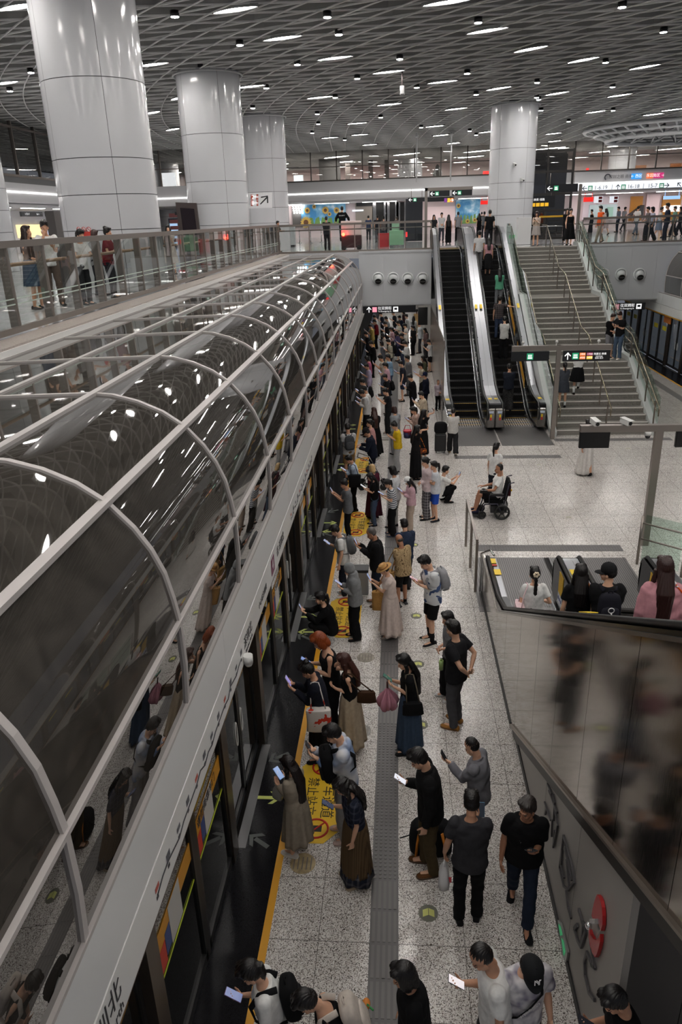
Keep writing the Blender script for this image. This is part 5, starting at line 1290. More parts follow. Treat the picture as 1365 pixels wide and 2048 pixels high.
def person(d, w='', head=None, feet=None, at=None, y=None, z=0.0, h=None, a=180, sex='m', top='tee', tc=BLK, bot='trousers', bc=BLK, shoe=(28, 28, 30), sole=None, hair='short', hc=HAIR, skin=None,
           lean=6, hp=28, hy=0, arms='phone2', legs='stand', hem=None, hemr=None, fit=1.04, hat=None, tuck=False, sock=None, phone=True, fy=None, pack=None, det=None, seed=None, hoodie=False, cut='straight', shemr=None, headdz=0, lens_=None, grp=None, pcol=(26, 26, 30), scr=(150, 160, 190), facing_phone=None, elbow=None, rh=None, lh=None):
    NPER[0] += 1; rn = random.Random(seed if seed is not None else NPER[0]*13+5)
    if h is None: h = (1.70 if sex == 'm' else 1.58)+rn.uniform(-.03, .03)
    elif at is None: h *= .965
    sc = h/1.75; f = sex == 'f'
    if skin is None: skin = rn.choice((SKIN_L, SKIN_M, SKIN_L))
    # ---- skeleton in base units
    zp = .93
    if legs == 'crouch': zp = .27
    if legs == 'sit': zp = .56
    ds = .02; sp_p = [Vector((0, 0, zp-.12))]; sp_a = [0.0]
    if legs == 'crouch': lean0 = lean
    def ang(t): return lean*min(1.0, max(0.0, (t+.02)/.30))
    N = 40
    for i in range(1, N+1):
        t = -.12+ds*i; aa = R(ang(t)); sp_p.append(sp_p[-1]+Vector((0, math.sin(aa), math.cos(aa)))*ds); sp_a.append(aa)
    def sp(t):
        i = min(N-1, max(0, (t+.12)/ds)); k = int(i); q = i-k
        return sp_p[k].lerp(sp_p[k+1], q), sp_a[k]*(1-q)+sp_a[min(N, k+1)]*q
    def fr(t):
        p, aa = sp(t); return p, Vector((1, 0, 0)), Vector((0, math.cos(aa), -math.sin(aa))), Vector((0, math.sin(aa), math.cos(aa)))
    def tp(x, yy, t):
        p, X, Fw, U = fr(t); return p+X*x+Fw*yy
    sw = .172 if not f else .15
    hpv = tp(0, .012, .585)                                    # head pivot
    aa = R(ang(.5)*.75+hp)
    hr = Matrix.Rotation(R(hy), 3, 'Z')@Matrix.Rotation(-aa, 3, 'X')
    def HP(v): return hpv+hr@Vector(v)
    topl = HP((0, -.02, .25))
    # ---- placement
    rz = R(a-90); rotm = Matrix.Rotation(rz, 3, 'Z')
    tl = rotm@(topl*sc)
    if fy is not None:                                          # depth from the feet, size from the head
        yy_ = onz(head[0], fy, z).y
        for _ in range(6):
            sc = max(.78, min(1.08, (ony(head[0], head[1], yy_+tl.y).z-z)/topl.z)); tl = rotm@(topl*sc)
        y = yy_
    if at is not None: root = Vector(at)
    elif feet is not None: root = onz(feet[0], feet[1], z)
    elif y is not None:
        q = ony(head[0], head[1], y+tl.y); root = Vector((q.x-tl.x, y, z))
    else:
        q = onz(head[0], head[1], z+tl.z); root = Vector((q.x-tl.x, q.y-tl.y, z))
    dist = (root+Vector((0, 0, 1.4))-CAM).length
    lv = 0 if dist < 10.5 else (1 if dist < 17 else (2 if dist < 27 else 3))
    if det is not None: lv = det
    VB = (.0095, .012, .016, .022)[lv]; VH = (.0052, .007, .010, .014)[lv]; VF = (.0042, .0052, .0065, .009)[lv]; VC = (.0085, .011, .015, .021)[lv]
    E = bpy.data.objects.new('person', None); COL.objects.link(E); E.location = root; E.rotation_euler = (0, 0, rz); E.empty_display_size = .2
    E['label'] = (d+' '+w).strip(); E['category'] = 'person'
    if grp: E['group'] = grp
    S3 = Matrix.Scale(sc, 3)
    class SB(MB):
        def build(s, *k, **q):
            for v in s.bm.verts: v.co *= sc
            return MB.build(s, *k, **q)
    def ring(t, rx, ry, n=24, yo=0.0):
        p, X, Fw, U = fr(t); return [p+X*(rx*math.cos(2*PI*k/n))+Fw*(yo+ry*math.sin(2*PI*k/n)) for k in range(n)]
    # ---- arms
    SH = {1: tp(sw, -.005, .465), -1: tp(-sw, -.005, .465)}
    L1, L2 = .285, .25
    ep, eX, eF, eU = fr(.30)
    def T_(x, yy, zz): return ep+eX*x+eF*yy+eU*zz              # chest frame target
    down = Vector((0, -.25, -1)); tg = {}; hd = {}; hn = {}; cu = {1: 22, -1: 22}; hint = {1: Vector((.35, -.6, -.9)), -1: Vector((-.35, -.6, -.9))}
    j = lambda v: v+rn.uniform(-.015, .015)
    def relax(s, fx=.0, fy=.02):
        tg[s] = SH[s]+Vector((s*(.07+fx), fy+.03, -.52)); hd[s] = Vector((0, .12, -1)); hn[s] = Vector((-s, .1, 0)); hint[s] = Vector((s*.3, -1, 0)); cu[s] = 18
    def hold(s, x, yy, zz, out=.0):
        tg[s] = T_(x, yy, zz); v = Vector((-s*.35, .75, .42)); hd[s] = v; hn[s] = Vector((-s*.15, -.45, .85)); cu[s] = 20
    relax(1); relax(-1)
    pc = None
    if arms in ('phone2', 'phoneR', 'phoneL'):
        if arms in ('phone2', 'phoneR'): hold(1, j(.085), j(.245), j(.03))
        if arms == 'phone2': hold(-1, j(-.075), j(.235), j(.01))
        if arms == 'phoneL': hold(-1, j(-.085), j(.245), j(.03))
        pc = 1 if arms != 'phoneL' else -1
    elif arms == 'phonehigh':
        hold(1, .07, .33, .16); hold(-1, -.06, .31, .12); pc = 1
    elif arms == 'photo':
        hold(1, .06, .40, .25); hold(-1, -.06, .38, .22); pc = 1
    elif arms == 'photo1':
        hold(1, .12, .34, .28); pc = 1
    elif arms == 'fold':
        tg[1] = T_(-.10, .17, -.02); hd[1] = Vector((-1, .1, .1)); hn[1] = Vector((0, -1, .1)); tg[-1] = T_(.09, .20, -.05); hd[-1] = Vector((1, .1, .1)); hn[-1] = Vector((0, -1, .1)); hint = {1: Vector((.8, -.2, -1)), -1: Vector((-.8, -.2, -1))}
    elif arms == 'front':
        tg[1] = T_(.04, .20, -.16); hd[1] = Vector((-.7, .5, -.5)); hn[1] = Vector((-.3, -1, 0)); tg[-1] = T_(-.04, .20, -.16); hd[-1] = Vector((.7, .5, -.5)); hn[-1] = Vector((.3, -1, 0))
    elif arms == 'behind':
        for s in (1, -1): tg[s] = T_(s*.06, -.19, -.24); hd[s] = Vector((-s, 0, -.2)); hn[s] = Vector((0, -1, 0)); hint[s] = Vector((s, -.5, .2))
    elif arms == 'walk':
        tg[1] = SH[1]+Vector((.06, .20, -.46)); hd[1] = Vector((0, .5, -1)); tg[-1] = SH[-1]+Vector((-.06, -.16, -.49)); hd[-1] = Vector((0, -.2, -1))
    elif arms == 'hairtouch':
        tg[1] = HP((.10, .09, .06)); hd[1] = (HP((.03, .07, .19))-tg[1]); hn[1] = Vector((-.8, -.4, .1)); cu[1] = 12; hint[1] = Vector((.5, .7, -1)); relax(-1); hold(-1, -.06, .2, -.05)
    elif arms == 'chin':
        tg[1] = HP((.05, .12, -.03)); hd[1] = Vector((-.3, -.1, 1)); hn[1] = Vector((-.2, -1, .2)); cu[1] = 45; hint[1] = Vector((.5, .3, -1)); relax(-1); hold(-1, -.1, .22, .0)
    elif arms == 'rail':
        for s in (1, -1): tg[s] = T_(s*.16, .34, .02); hd[s] = Vector((-s*.6, .6, .0)); hn[s] = Vector((0, 0, -1)); cu[s] = 15
    elif arms == 'raiseR':
        tg[1] = T_(.16, .30, .42); hd[1] = Vector((-.1, .2, 1)); hn[1] = Vector((-.3, -1, 0)); pc = 1
    if rh is not None: tg[1] = T_(*rh[0]); hd[1] = Vector(rh[1]); hn[1] = Vector(rh[2])
    if lh is not None: tg[-1] = T_(*lh[0]); hd[-1] = Vector(lh[1]); hn[-1] = Vector(lh[2])
    if elbow: hint.update({k: Vector(v) for k, v in elbow.items()})
    EL = {}; WR = {}
    for s in (1, -1): EL[s], WR[s] = ik(SH[s], tg[s], L1, L2, hint[s])
    # ---- legs
    FT = {1: Vector((.09+rn.uniform(0, .03), rn.uniform(-.03, .07), 0)), -1: Vector((-.09-rn.uniform(0, .03), rn.uniform(-.03, .07), 0))}
    fp = {1: 0, -1: 0}
    if legs == 'walk': FT = {1: Vector((.08, -.27, .05)), -1: Vector((-.08, .24, 0))}; fp = {1: -28, -1: 6}; zpw = .02
    if legs == 'walk2': FT = {-1: Vector((-.08, -.27, .05)), 1: Vector((.08, .24, 0))}; fp = {-1: -28, 1: 6}
    if legs == 'crouch': FT = {1: Vector((.13, .17, 0)), -1: Vector((-.13, .14, 0))}
    if legs == 'sit': FT = {1: Vector((.10, .52, .12)), -1: Vector((-.10, .52, .12))}
    if legs == 'stairs': FT = {1: Vector((.08, .30, .17)), -1: Vector((-.08, -.03, 0))}
    HPJ = {s: Vector((s*.088, 0, zp-.01)) for s in (1, -1)}; KN = {}; AN = {}
    for s in (1, -1): KN[s], AN[s] = ik(HPJ[s], FT[s]+Vector((0, 0, .085)), .425, .415, Vector((s*.12, 1, .15)))
    # ---- body: one continuous skin
    skm = M(skin, .5, spec=.35)
    k = .93
    b = SB()
    tw = [(-.10, .125, .10), (-.03, .155, .115), (.06, .148, .108), (.14, .132 if f else .140, .096), (.25, .148, .104), (.36, .158 if f else .168, .108), (.44, .140 if f else .150, .088), (.50, .088, .066), (.545, .056, .056)]
    b.loft([ring(t, rx*k, ry*k) for t, rx, ry in tw])
    nr = .046 if f else .054
    b.tube([tp(0, -.01, .47), tp(0, -.002, .55), HP((0, -.012, .03)), HP((0, -.01, .08))], [nr+.012, nr, nr, nr], 14)
    am = .9 if f else 1.0
    for s in (1, -1):
        b.ell(SH[s]+Vector((-s*.012, 0, -.008)), .046*am)
        b.tube([SH[s], SH[s].lerp(EL[s], .3), SH[s].lerp(EL[s], .7), EL[s], EL[s].lerp(WR[s], .25), EL[s].lerp(WR[s], .7), WR[s], WR[s]+Vector(hd[s]).normalized()*.03], [.043*am, .043*am, .040*am, .036*am, .039*am, .031*am, .025*am, .024*am], 12)
        b.tube([HPJ[s], HPJ[s].lerp(KN[s], .35), HPJ[s].lerp(KN[s], .75), KN[s], KN[s].lerp(AN[s], .3), KN[s].lerp(AN[s], .65), AN[s], AN[s]-Vector((0, 0, .03))], [.082, .076, .06, .05, .053, .044, .034, .036], 12)
        ft = FT[s]; b.tube([ft+Vector((0, -.03, .05)), ft+Vector((0, .05, .04)), ft+Vector((0, .15, .028))], [.034, .036, .024], 10)
    body = raw(b, 'body', [skm, M((30, 20, 18), .4), M((168, 96, 88), .5)], E, VB)
    hb = SB()
    def el(c, r): hb.ell(HP(c), r, hr, 16, 10)
    fs = .95 if f else 1.0
    el((0, -.012, .150), (.075, .094, .092)); el((0, .026, .078), (.058*fs, .066, .085)); el((0, .042, .024), (.041*fs, .046, .032)); el((0, .096, .080), (.010, .016, .024)); el((0, .103, .066), (.014, .013, .010))
    el((0, .076, .113), (.047, .018, .010))
    for s in (1, -1): el((s*.033, .064, .066), (.022, .024, .022)); el((s*.075, -.004, .084), (.010, .018, .030)); el((s*.031, .080, .096), (.014, .010, .008))
    el((0, .088, .041), (.021, .011, .009)); el((0, .072, .010), (.019, .020, .016))
    hb.tube([HP((0, -.012, .10)), HP((0, -.012, -.02))], [.055, nr], 12)
    Hm = hr.copy(); Hv = hpv.copy()
    def facepost(me, Hm=Hm, Hv=Hv, sc=sc):
        n = len(me.polygons); c = np.empty(n*3); me.polygons.foreach_get('center', c); c = c.reshape(-1, 3)/sc-np.array(Hv)
        q = c@np.array(Hm)
        ax = np.abs(q[:, 0]); mi = np.zeros(n, np.int32); fr_ = q[:, 1] > .05
        mi[fr_ & (np.abs(ax-.031) < .0115) & (np.abs(q[:, 2]-.096) < .0042)] = 1
        mi[fr_ & (np.abs(ax-.032) < .020) & (np.abs(q[:, 2]-.1155) < .0032)] = 1
        mi[fr_ & (ax < .019) & (np.abs(q[:, 2]-.041) < .0065)] = 2
        me.polygons.foreach_set('material_index', mi)
    raw(hb, 'head', [skm, M((30, 20, 18), .4), M((168, 96, 88), .5)], E, VH, 1, facepost, body)
    fb = SB()
    for s in (1, -1): hand(fb, WR[s], hd[s], hn[s], s, cu[s], 1.0, 1.0 if not f else .93)
    raw(fb, 'hands', [skm], E, VF, 0, None, body)
    # ---- clothes
    hem_t = -.10
    fw = fit
    def wr(me, amp=.006, fq=15.0, sd=rn.random()*9):
        n = len(me.vertices); c = np.empty(n*3); me.vertices.foreach_get('co', c); c = c.reshape(-1, 3); nn = np.empty(n*3); me.vertices.foreach_get('normal', nn); nn = nn.reshape(-1, 3)
        x, y_, z_ = c[:, 0]*fq, c[:, 1]*fq, c[:, 2]*fq
        q = np.sin(x*1.3+2*np.sin(z_*.9+sd)+sd)*np.sin(z_*1.7+y_*.6+sd*2)+.6*np.sin(y_*2.1+z_*1.1+1.5*np.sin(x*1.2+sd*3))+.4*np.sin(z_*3.1-x*2.2+sd)
        c = c+nn*(q*amp*.5)[:, None]; me.vertices.foreach_set('co', c.ravel()); me.update()
    tmat = cloth(tc); bmat = cloth(bc)
    waist_t = .10
    if top != 'none':
        s_ = SB(); o = .016 if top in ('tee', 'tank', 'blouse') else .026
        lo = hem_t if not tuck else .06
        if top == 'tank': o = .010
        if top in ('dress', 'crop'): lo = .06
        prof = [(-.16, .158, .118), (-.10, .158, .118), (-.03, .160, .120), (.06, .156, .114), (.14, .146 if f else .152, .106), (.25, .152 if f else .158, .108), (.36, .162 if f else .172, .112), (.44, .154 if f else .166, .096), (.485, .122 if f else .132, .080), (.515, .084, .066)]
        if top == 'coat': lo = -.16
        pr = [(lo, )+tuple(np.interp(lo, [p[0] for p in prof], [p[i] for p in prof]) for i in (1, 2))]+[p for p in prof if p[0] > lo+.02]
        if top == 'tank': pr = [p for p in pr if p[0] < .47]
        s_.loft([ring(t, (rx+o)*fw, (ry+o)*fw) for t, rx, ry in pr])
        if f and top != 'coat': s_.ell(tp(.06, .085, .335), (.06, .045, .06)); s_.ell(tp(-.06, .085, .335), (.06, .045, .06))
        for s in (1, -1):
            if top == 'tank':
                s_.tube([tp(s*.10, .07, .40), tp(s*.11, .0, .515), tp(s*.10, -.07, .42)], [.022, .02, .022], 8)
                continue
            rr = .060*am+o*.75; 
            s_.ell(SH[s]+Vector((-s*.008, 0, .004)), rr*1.0)
            if top in ('tee', 'blouse', 'crop', 'dress', 'vest'):
                e_ = SH[s].lerp(EL[s], .62 if top != 'blouse' else .8)
                if top != 'vest': s_.tube([SH[s], SH[s].lerp(EL[s], .3), e_], [rr, rr*1.0, rr*1.05], 14)
            else:
                s_.tube([SH[s], SH[s].lerp(EL[s], .5), EL[s], EL[s].lerp(WR[s], .5), EL[s].lerp(WR[s], .97)], [rr, rr*.97, rr*.86, rr*.76, rr*.62], 14)
                s_.ell(EL[s], rr*.86)
        if hoodie == 'up':
            s_.ell(HP((0, -.03, .135)), (.108, .118, .125), hr); s_.tube([tp(0, -.02, .44), HP((0, -.03, .02))], [.12, .10], 14)
        elif hoodie:
            s_.ell(tp(0, -.085, .50), (.11, .05, .075)); s_.tube([tp(-.08, .03, .51), tp(-.07, -.05, .54), tp(.07, -.05, .54), tp(.08, .03, .51)], .028, 8)
        elif top in ('coat', 'shirt', 'polo'):
            cr = .064; s_.tube([tp(cr*math.cos(q), cr*.95*math.sin(q)-.004, .525-.02*math.sin(q)) for q in [2*PI*i/14 for i in range(14)]], .016, 6, closed=True)
        nm = {'tee': 'tee_shirt', 'tank': 'tank_top', 'blouse': 'blouse', 'crop': 'cropped_top', 'dress': 'dress_top', 'vest': 'vest', 'long': 'long_sleeve_top', 'coat': 'jacket', 'shirt': 'shirt', 'polo': 'shirt'}.get(top, 'top')
        raw(s_, nm, [tmat], E, VC, 2, (lambda me: wr(me, .010 if top != 'tank' else .004)))
    if bot in ('trousers', 'shorts', 'jeans'):
        q_ = SB(); o = .012
        pl = [(.11, .146, .106), (.05, .156, .114), (-.02, .166, .122), (-.08, .166, .122), (-.12, .13, .11)]
        if legs in ('crouch', 'sit'): pl = pl[:4]
        q_.loft([ring(t, rx+o, ry+o) for t, rx, ry in reversed(pl)])
        cr = {'slim': (.088, .062, .05), 'straight': (.094, .074, .066), 'wide': (.100, .098, .105)}[cut]
        for s in (1, -1):
            q_.ell(HPJ[s]+Vector((0, 0, -.03)), (.095, .105, .1))
            if bot == 'shorts': q_.tube([HPJ[s], HPJ[s].lerp(KN[s], .5), HPJ[s].lerp(KN[s], .9)], [.096, .095, .092], 14)
            else:
                e_ = AN[s]+Vector((0, -.004, -.035 if cut != 'slim' else 0))
                q_.tube([HPJ[s], HPJ[s].lerp(KN[s], .45), KN[s], KN[s].lerp(AN[s], .5), e_], [cr[0], (cr[0]+cr[1])/2+.006, cr[1], (cr[1]+cr[2])/2, cr[2]], 14); q_.ell(KN[s], cr[1])
        raw(q_, bot, [bmat], E, VC, 2, (lambda me: wr(me, .009, 13)))
    elif bot in ('skirt', 'pleated'):
        q_ = SB(); hz = .12 if hem is None else hem; hr_ = .24 if hemr is None else hemr; n = 72; zt = zp+.15; rings = []
        w0 = .150 if top != 'dress' else .152
        ph = rn.random()*6
        for i in range(15):
            u = i/14.0; zz = zt+(hz-zt)*u; e = u**.8
            hipb = .03*math.sin(min(1, u*3.2)*PI*.5)
            cx_, cy_ = sp(.14)[0].y*(1-u), 0
            rx = w0+(hr_-w0)*e+hipb*(1-u); ry = (w0-.035)+(hr_*.86-w0+.035)*e+hipb*(1-u)
            fold = (.035 if bot == 'skirt' else .012)*u*hr_/.24; nf = 9 if bot == 'skirt' else 26
            rg = []
            for kk in range(n):
                th = 2*PI*kk/n; w_ = 1+fold/hr_*(.9+.8*math.sin(nf*th+ph)+.4*math.sin(round(nf*.5+2)*th+ph*2))
                rg.append(Vector((rx*w_*math.cos(th), cx_*.8+ry*w_*math.sin(th), zz)))
            rings.append(rg)
        q_.loft(rings); q_.build('skirt', [bmat], E)
    if hat == 'shemr': pass
    # ---- shoes
    for s in (1, -1):
        if shoe is None: break
        m2 = SB(); ft = FT[s]; yaw = Matrix.Rotation(-s*R(9), 3, 'Z')@Matrix.Rotation(R(fp[s]), 3, 'X')
        if legs == 'sit': yaw = Matrix.Rotation(R(0), 3, 'X')
        rg = []
        for (v, wx, ht, z0_) in ((-.088, .022, .055, .012), (-.078, .034, .075, .0), (-.03, .038, .085, .0), (.03, .041, .072, .0), (.09, .047, .052, .0), (.15, .044, .042, .0), (.185, .030, .034, .006), (.196, .012, .022, .012)):
            cr = []
            for kk in range(14):
                th = 2*PI*kk/14; xx = wx*math.cos(th); zz = z0_+(ht-z0_)*(.5+.5*math.sin(th)); 
                if math.sin(th) < 0: xx = wx*(1 if math.cos(th) > 0 else -1)*min(1, abs(math.cos(th))*1.6)
                cr.append(ft+yaw@Vector((xx, v, zz)))
            rg.append(cr)
        m2.loft(rg); sho = m2.build('shoe', [cloth(shoe)], E)
        if sole is not None:
            m3 = SB()
            pts2 = [(.0, -.092), (.03, -.085), (.042, -.03), (.045, .03), (.052, .09), (.049, .15), (.032, .19), (.0, .203)]
            loop = pts2+[(-x, v) for x, v in reversed(pts2[1:-1])]
            m3.loft([[ft+yaw@Vector((x*sx_, v*sx_, zz)) for x, v in loop] for zz, sx_ in ((.0, .97), (.012, 1.02), (.026, 1.0))], smooth=False)
            m3.build('sole', [M(sole, .6)], sho)
        if sock is not None and bot != 'trousers':
            m4 = SB(); m4.tube([AN[s]+Vector((0, 0, -.04)), AN[s].lerp(KN[s], .1), AN[s].lerp(KN[s], sock[1])], [.042, .039, .048], 12); m4.build('sock', [fab(sock[0])], E)
    # ---- hair
    if hair != 'none' and hoodie != 'up':
        g = SB()
        def he(c, r): g.ell(HP(c), r, hr, 18, 11)
        Dn = Vector((0, 0, -1)); bk_ = (hr@Vector((0, -1, 0))); bk_.z = 0
        if hair == 'fade': he((0, -.020, .166), (.074, .088, .085)); he((0, -.034, .13), (.077, .074, .075))
        elif hair == 'bald': he((0, -.050, .105), (.078, .062, .045))
        elif hair == 'thin': he((0, -.024, .158), (.079, .093, .089)); he((0, -.036, .105), (.08, .07, .06))
        else:
            he((0, -.036, .115), (.086, .080, .078))
            if hat: he((0, -.024, .145), (.083, .095, .086))
            else: he((0, -.020, .165), (.086, .101, .094)); he((.035, .035, .218), (.045, .05, .03)); he((-.03, .04, .216), (.045, .05, .03))
            if hair != 'short':
                he((0, -.034, .135), (.089, .088, .105))
        if hair in ('bob', 'long', 'curly'):
            for s in (1, -1): he((s*.072, .004, .085), (.024, .052, .095))
            he((0, -.055, .06), (.080, .055, .10))
        L = 0
        if hair in ('long', 'curly', 'xlong'):
            L = {'long': .36, 'curly': .34, 'xlong': .5}[hair]
            a0 = HP((0, -.062, .13)); p1 = HP((0, -.085, .04)); base = tp(0, -.13, .40)
            p2 = Vector((0, base.y if base.y < p1.y+.08 else p1.y-.02, min(p1.z-.08, base.z+.06))); p3 = p2+Vector((0, -.012, -(L-.16)))
            rw = (.085, .088, .095, .07) if hair != 'curly' else (.09, .10, .115, .09)
            rgs = []
            for p, rx in zip((a0, p1, p2, p3), rw): rgs.append([p+Vector((rx*math.cos(2*PI*kk/20), .048*math.sin(2*PI*kk/20), 0)) for kk in range(20)])
            g.loft(list(reversed(rgs)))
            for s in (1, -1):
                q0 = HP((s*.078, -.01, .10)); q1 = HP((s*.085, .0, .02)); q2 = tp(s*.10, .045, .47); g.tube([q0, q1, q2, q2+Vector((0, .02, -.12))], [.03, .03, .028, .015], 8)
        if hair == 'pony':
            p0 = HP((0, -.10, .15)); g.tube([p0, p0+bk_*.05+Vector((0, 0, .0)), p0+bk_*.07+Dn*.12, p0+bk_*.05+Dn*.30], [.022, .034, .036, .014], 10)
        if hair == 'plait':
            p0 = HP((0, -.09, .13)); pts = [p0]; rr_ = [.03]
            for i in range(14): pts.append(p0+bk_*.05+Dn*(.04+i*.04)); rr_.append(.034 if i % 2 else .026)
            g.tube(pts, rr_, 10)
        if hair == 'bun': he((0, -.075, .235), (.05, .05, .045))
        def hpost(me, sd=rn.random()*9, big=(hair == 'curly')):
            n = len(me.vertices); c = np.empty(n*3); me.vertices.foreach_get('co', c); c = c.reshape(-1, 3); nn = np.empty(n*3); me.vertices.foreach_get('normal', nn); nn = nn.reshape(-1, 3)
            th = np.arctan2(c[:, 0], c[:, 1]-Hv.y*sc); q = np.sin(th*34+c[:, 2]*14+sd)+.7*np.sin(th*61+c[:, 2]*23+sd*2)
            amp = .0022
            if big: q = q+2.2*np.sin(c[:, 2]*60+th*6)
            c = c+nn*(q*amp)[:, None]; me.vertices.foreach_set('co', c.ravel()); me.update()
        raw(g, 'hair', [M(hc, .38, spec=.45)], E, VH*1.05, 2, hpost)
    # ---- hats
    if hat:
        kind, hcol = hat[0], hat[1]
        g = SB()
        if kind == 'cap':
            prof = []
            for u, rr_ in ((.10, .092), (.145, .098), (.19, .092), (.225, .070), (.245, .04), (.25, .012)): prof.append([HP((rr_*.92*math.cos(2*PI*kk/24), -.012+rr_*1.08*math.sin(2*PI*kk/24), u+.012)) for kk in range(24)])
            g.loft(prof); cp = g.build('cap', [cloth(hcol)], E)
            g = SB(); A = []; B = []
            for kk in range(13):
                th = R(20+140*kk/12.0); A.append(HP((.086*math.cos(th), -.012+.1*math.sin(th), .122))); B.append(HP((.086*math.cos(th), .0+.175*math.sin(th), .108-.0*abs(math.cos(th)))))
            up_ = hr@Vector((0, 0, .008)); g.loft([[p_, q_, q_+up_, p_+up_] for p_, q_ in zip(A, B)], smooth=False); g.build('brim', [cloth(hcol)], cp)
            g = SB(); g.ell(HP((0, -.012, .263)), .009); g.build('button', [cloth(hcol)], cp)
            if len(hat) > 2:                                    # letters on the front of the cap
                for txt, dx in hat[2]:
                    o_ = HP((dx, .092, .212)); yv = hr@Vector((0, -.95, 1)); xv = hr@Vector((-1, 0, 0))
                    text(txt, tuple(o_*sc), .072*sc, tuple(xv), tuple(yv), M((230, 230, 230), .6), None, 'cap_letter', ext=.002).parent = E
        if kind == 'straw':
            prof = []
            for u, rr_ in ((.118, .175), (.128, .178), (.140, .098), (.165, .096), (.215, .086), (.226, .07), (.228, .01)): prof.append([HP((rr_*.95*math.cos(2*PI*kk/32), -.01+rr_*math.sin(2*PI*kk/32), u+.01+.02*abs(math.cos(2*PI*kk/32))*(rr_ > .12))) for kk in range(32)])
            prof.insert(0, [HP((.09*math.cos(2*PI*kk/32), -.01+.09*math.sin(2*PI*kk/32), .15)) for kk in range(32)])
            g.loft(prof); hh_ = g.build('straw_hat', [hcol if isinstance(hcol, bpy.types.Material) else fab(hcol)], E)
            g = SB(); g.tube([HP((.094*math.cos(2*PI*kk/24), -.01+.098*math.sin(2*PI*kk/24), .166)) for kk in range(24)], .010, 6, closed=True); g.build('hat_band', [fab((150, 100, 60))], hh_)
    E['_h'] = sc
    # ---- helpers for things carried
    def world(v): return root+rotm@(Vector(v)*sc)
    def wdir(v): return rotm@Vector(v)
    E_ = dict(E=E, sp=tp, world=world, wdir=wdir, WR=WR, hd=hd, HP=HP, hr=hr, SH=SH, EL=EL, sc=sc, root=root, d=d, rot=rotm, a=a, lv=lv, FT=FT, fr=fr)
    if phone and pc is not None and lv <= 3:
        s = pc; dd = Vector(hd[s]).normalized(); c = WR[s]+dd*.105+Vector(hn[s]).normalized()*.036
        eye = HP((0, .08, .09)); nrm = (eye-c).normalized(); up_ = Vector((0, 0, 1)); up_ = (up_-nrm*up_.dot(nrm)).normalized(); xx = up_.cross(nrm)
        make_phone(world(c), wdir(xx), wdir(up_), wdir(nrm), 'phone held by the '+d, pcol, scr)
    if pack: make_pack(E_, pack)
    return E_
def make_phone(c, xx, up_, n, label, col=(26, 26, 30), scr=(150, 160, 190), s=1.0):
    t = bpy.data.objects.new('phone', None); COL.objects.link(t); t['label'] = label[:110]; t['category'] = 'phone'; t.empty_display_size = .05
    xx = Vector(xx).normalized(); up_ = Vector(up_).normalized(); n = Vector(n).normalized()
    t.matrix_world = Matrix(((xx.x, up_.x, n.x, c.x), (xx.y, up_.y, n.y, c.y), (xx.z, up_.z, n.z, c.z), (0, 0, 0, 1)))
    m = MB(); m.box((-.037*s, -.077*s, -.005), (.037*s, .077*s, .004)); m.build('phone_body', M(col, .3), t, bevel=.004)
    m = MB(); m.box((-.034*s, -.073*s, .0035), (.034*s, .073*s, .0052)); m.build('screen', M(scr, .2, emit=.2), t)
    m = MB(); m.box((-.03*s, .04*s, -.007), (-.005*s, .07*s, -.0045)); m.build('camera_bump', M((14, 14, 16), .2), t)
    return t
def blob_pack(m, c, X, Fw, U, w, dd, hh):
    rings = []
    for u in (-1, -.93, -.7, 0, .6, .85, 1):
        q = {-1: .55, -.93: .85, -.7: 1, 0: 1.02, .6: .95, .85: .8, 1: .4}[u]
        rg = []
        for k in range(20):
            th = 2*PI*k/20; e = .55; cx_ = math.copysign(abs(math.cos(th))**e, math.cos(th)); sy = math.copysign(abs(math.sin(th))**e, math.sin(th))
            rg.append(c+U*(hh*u)+X*(w*q*cx_)+Fw*(dd*q*sy))
        rings.append(rg)
    m.loft(rings)
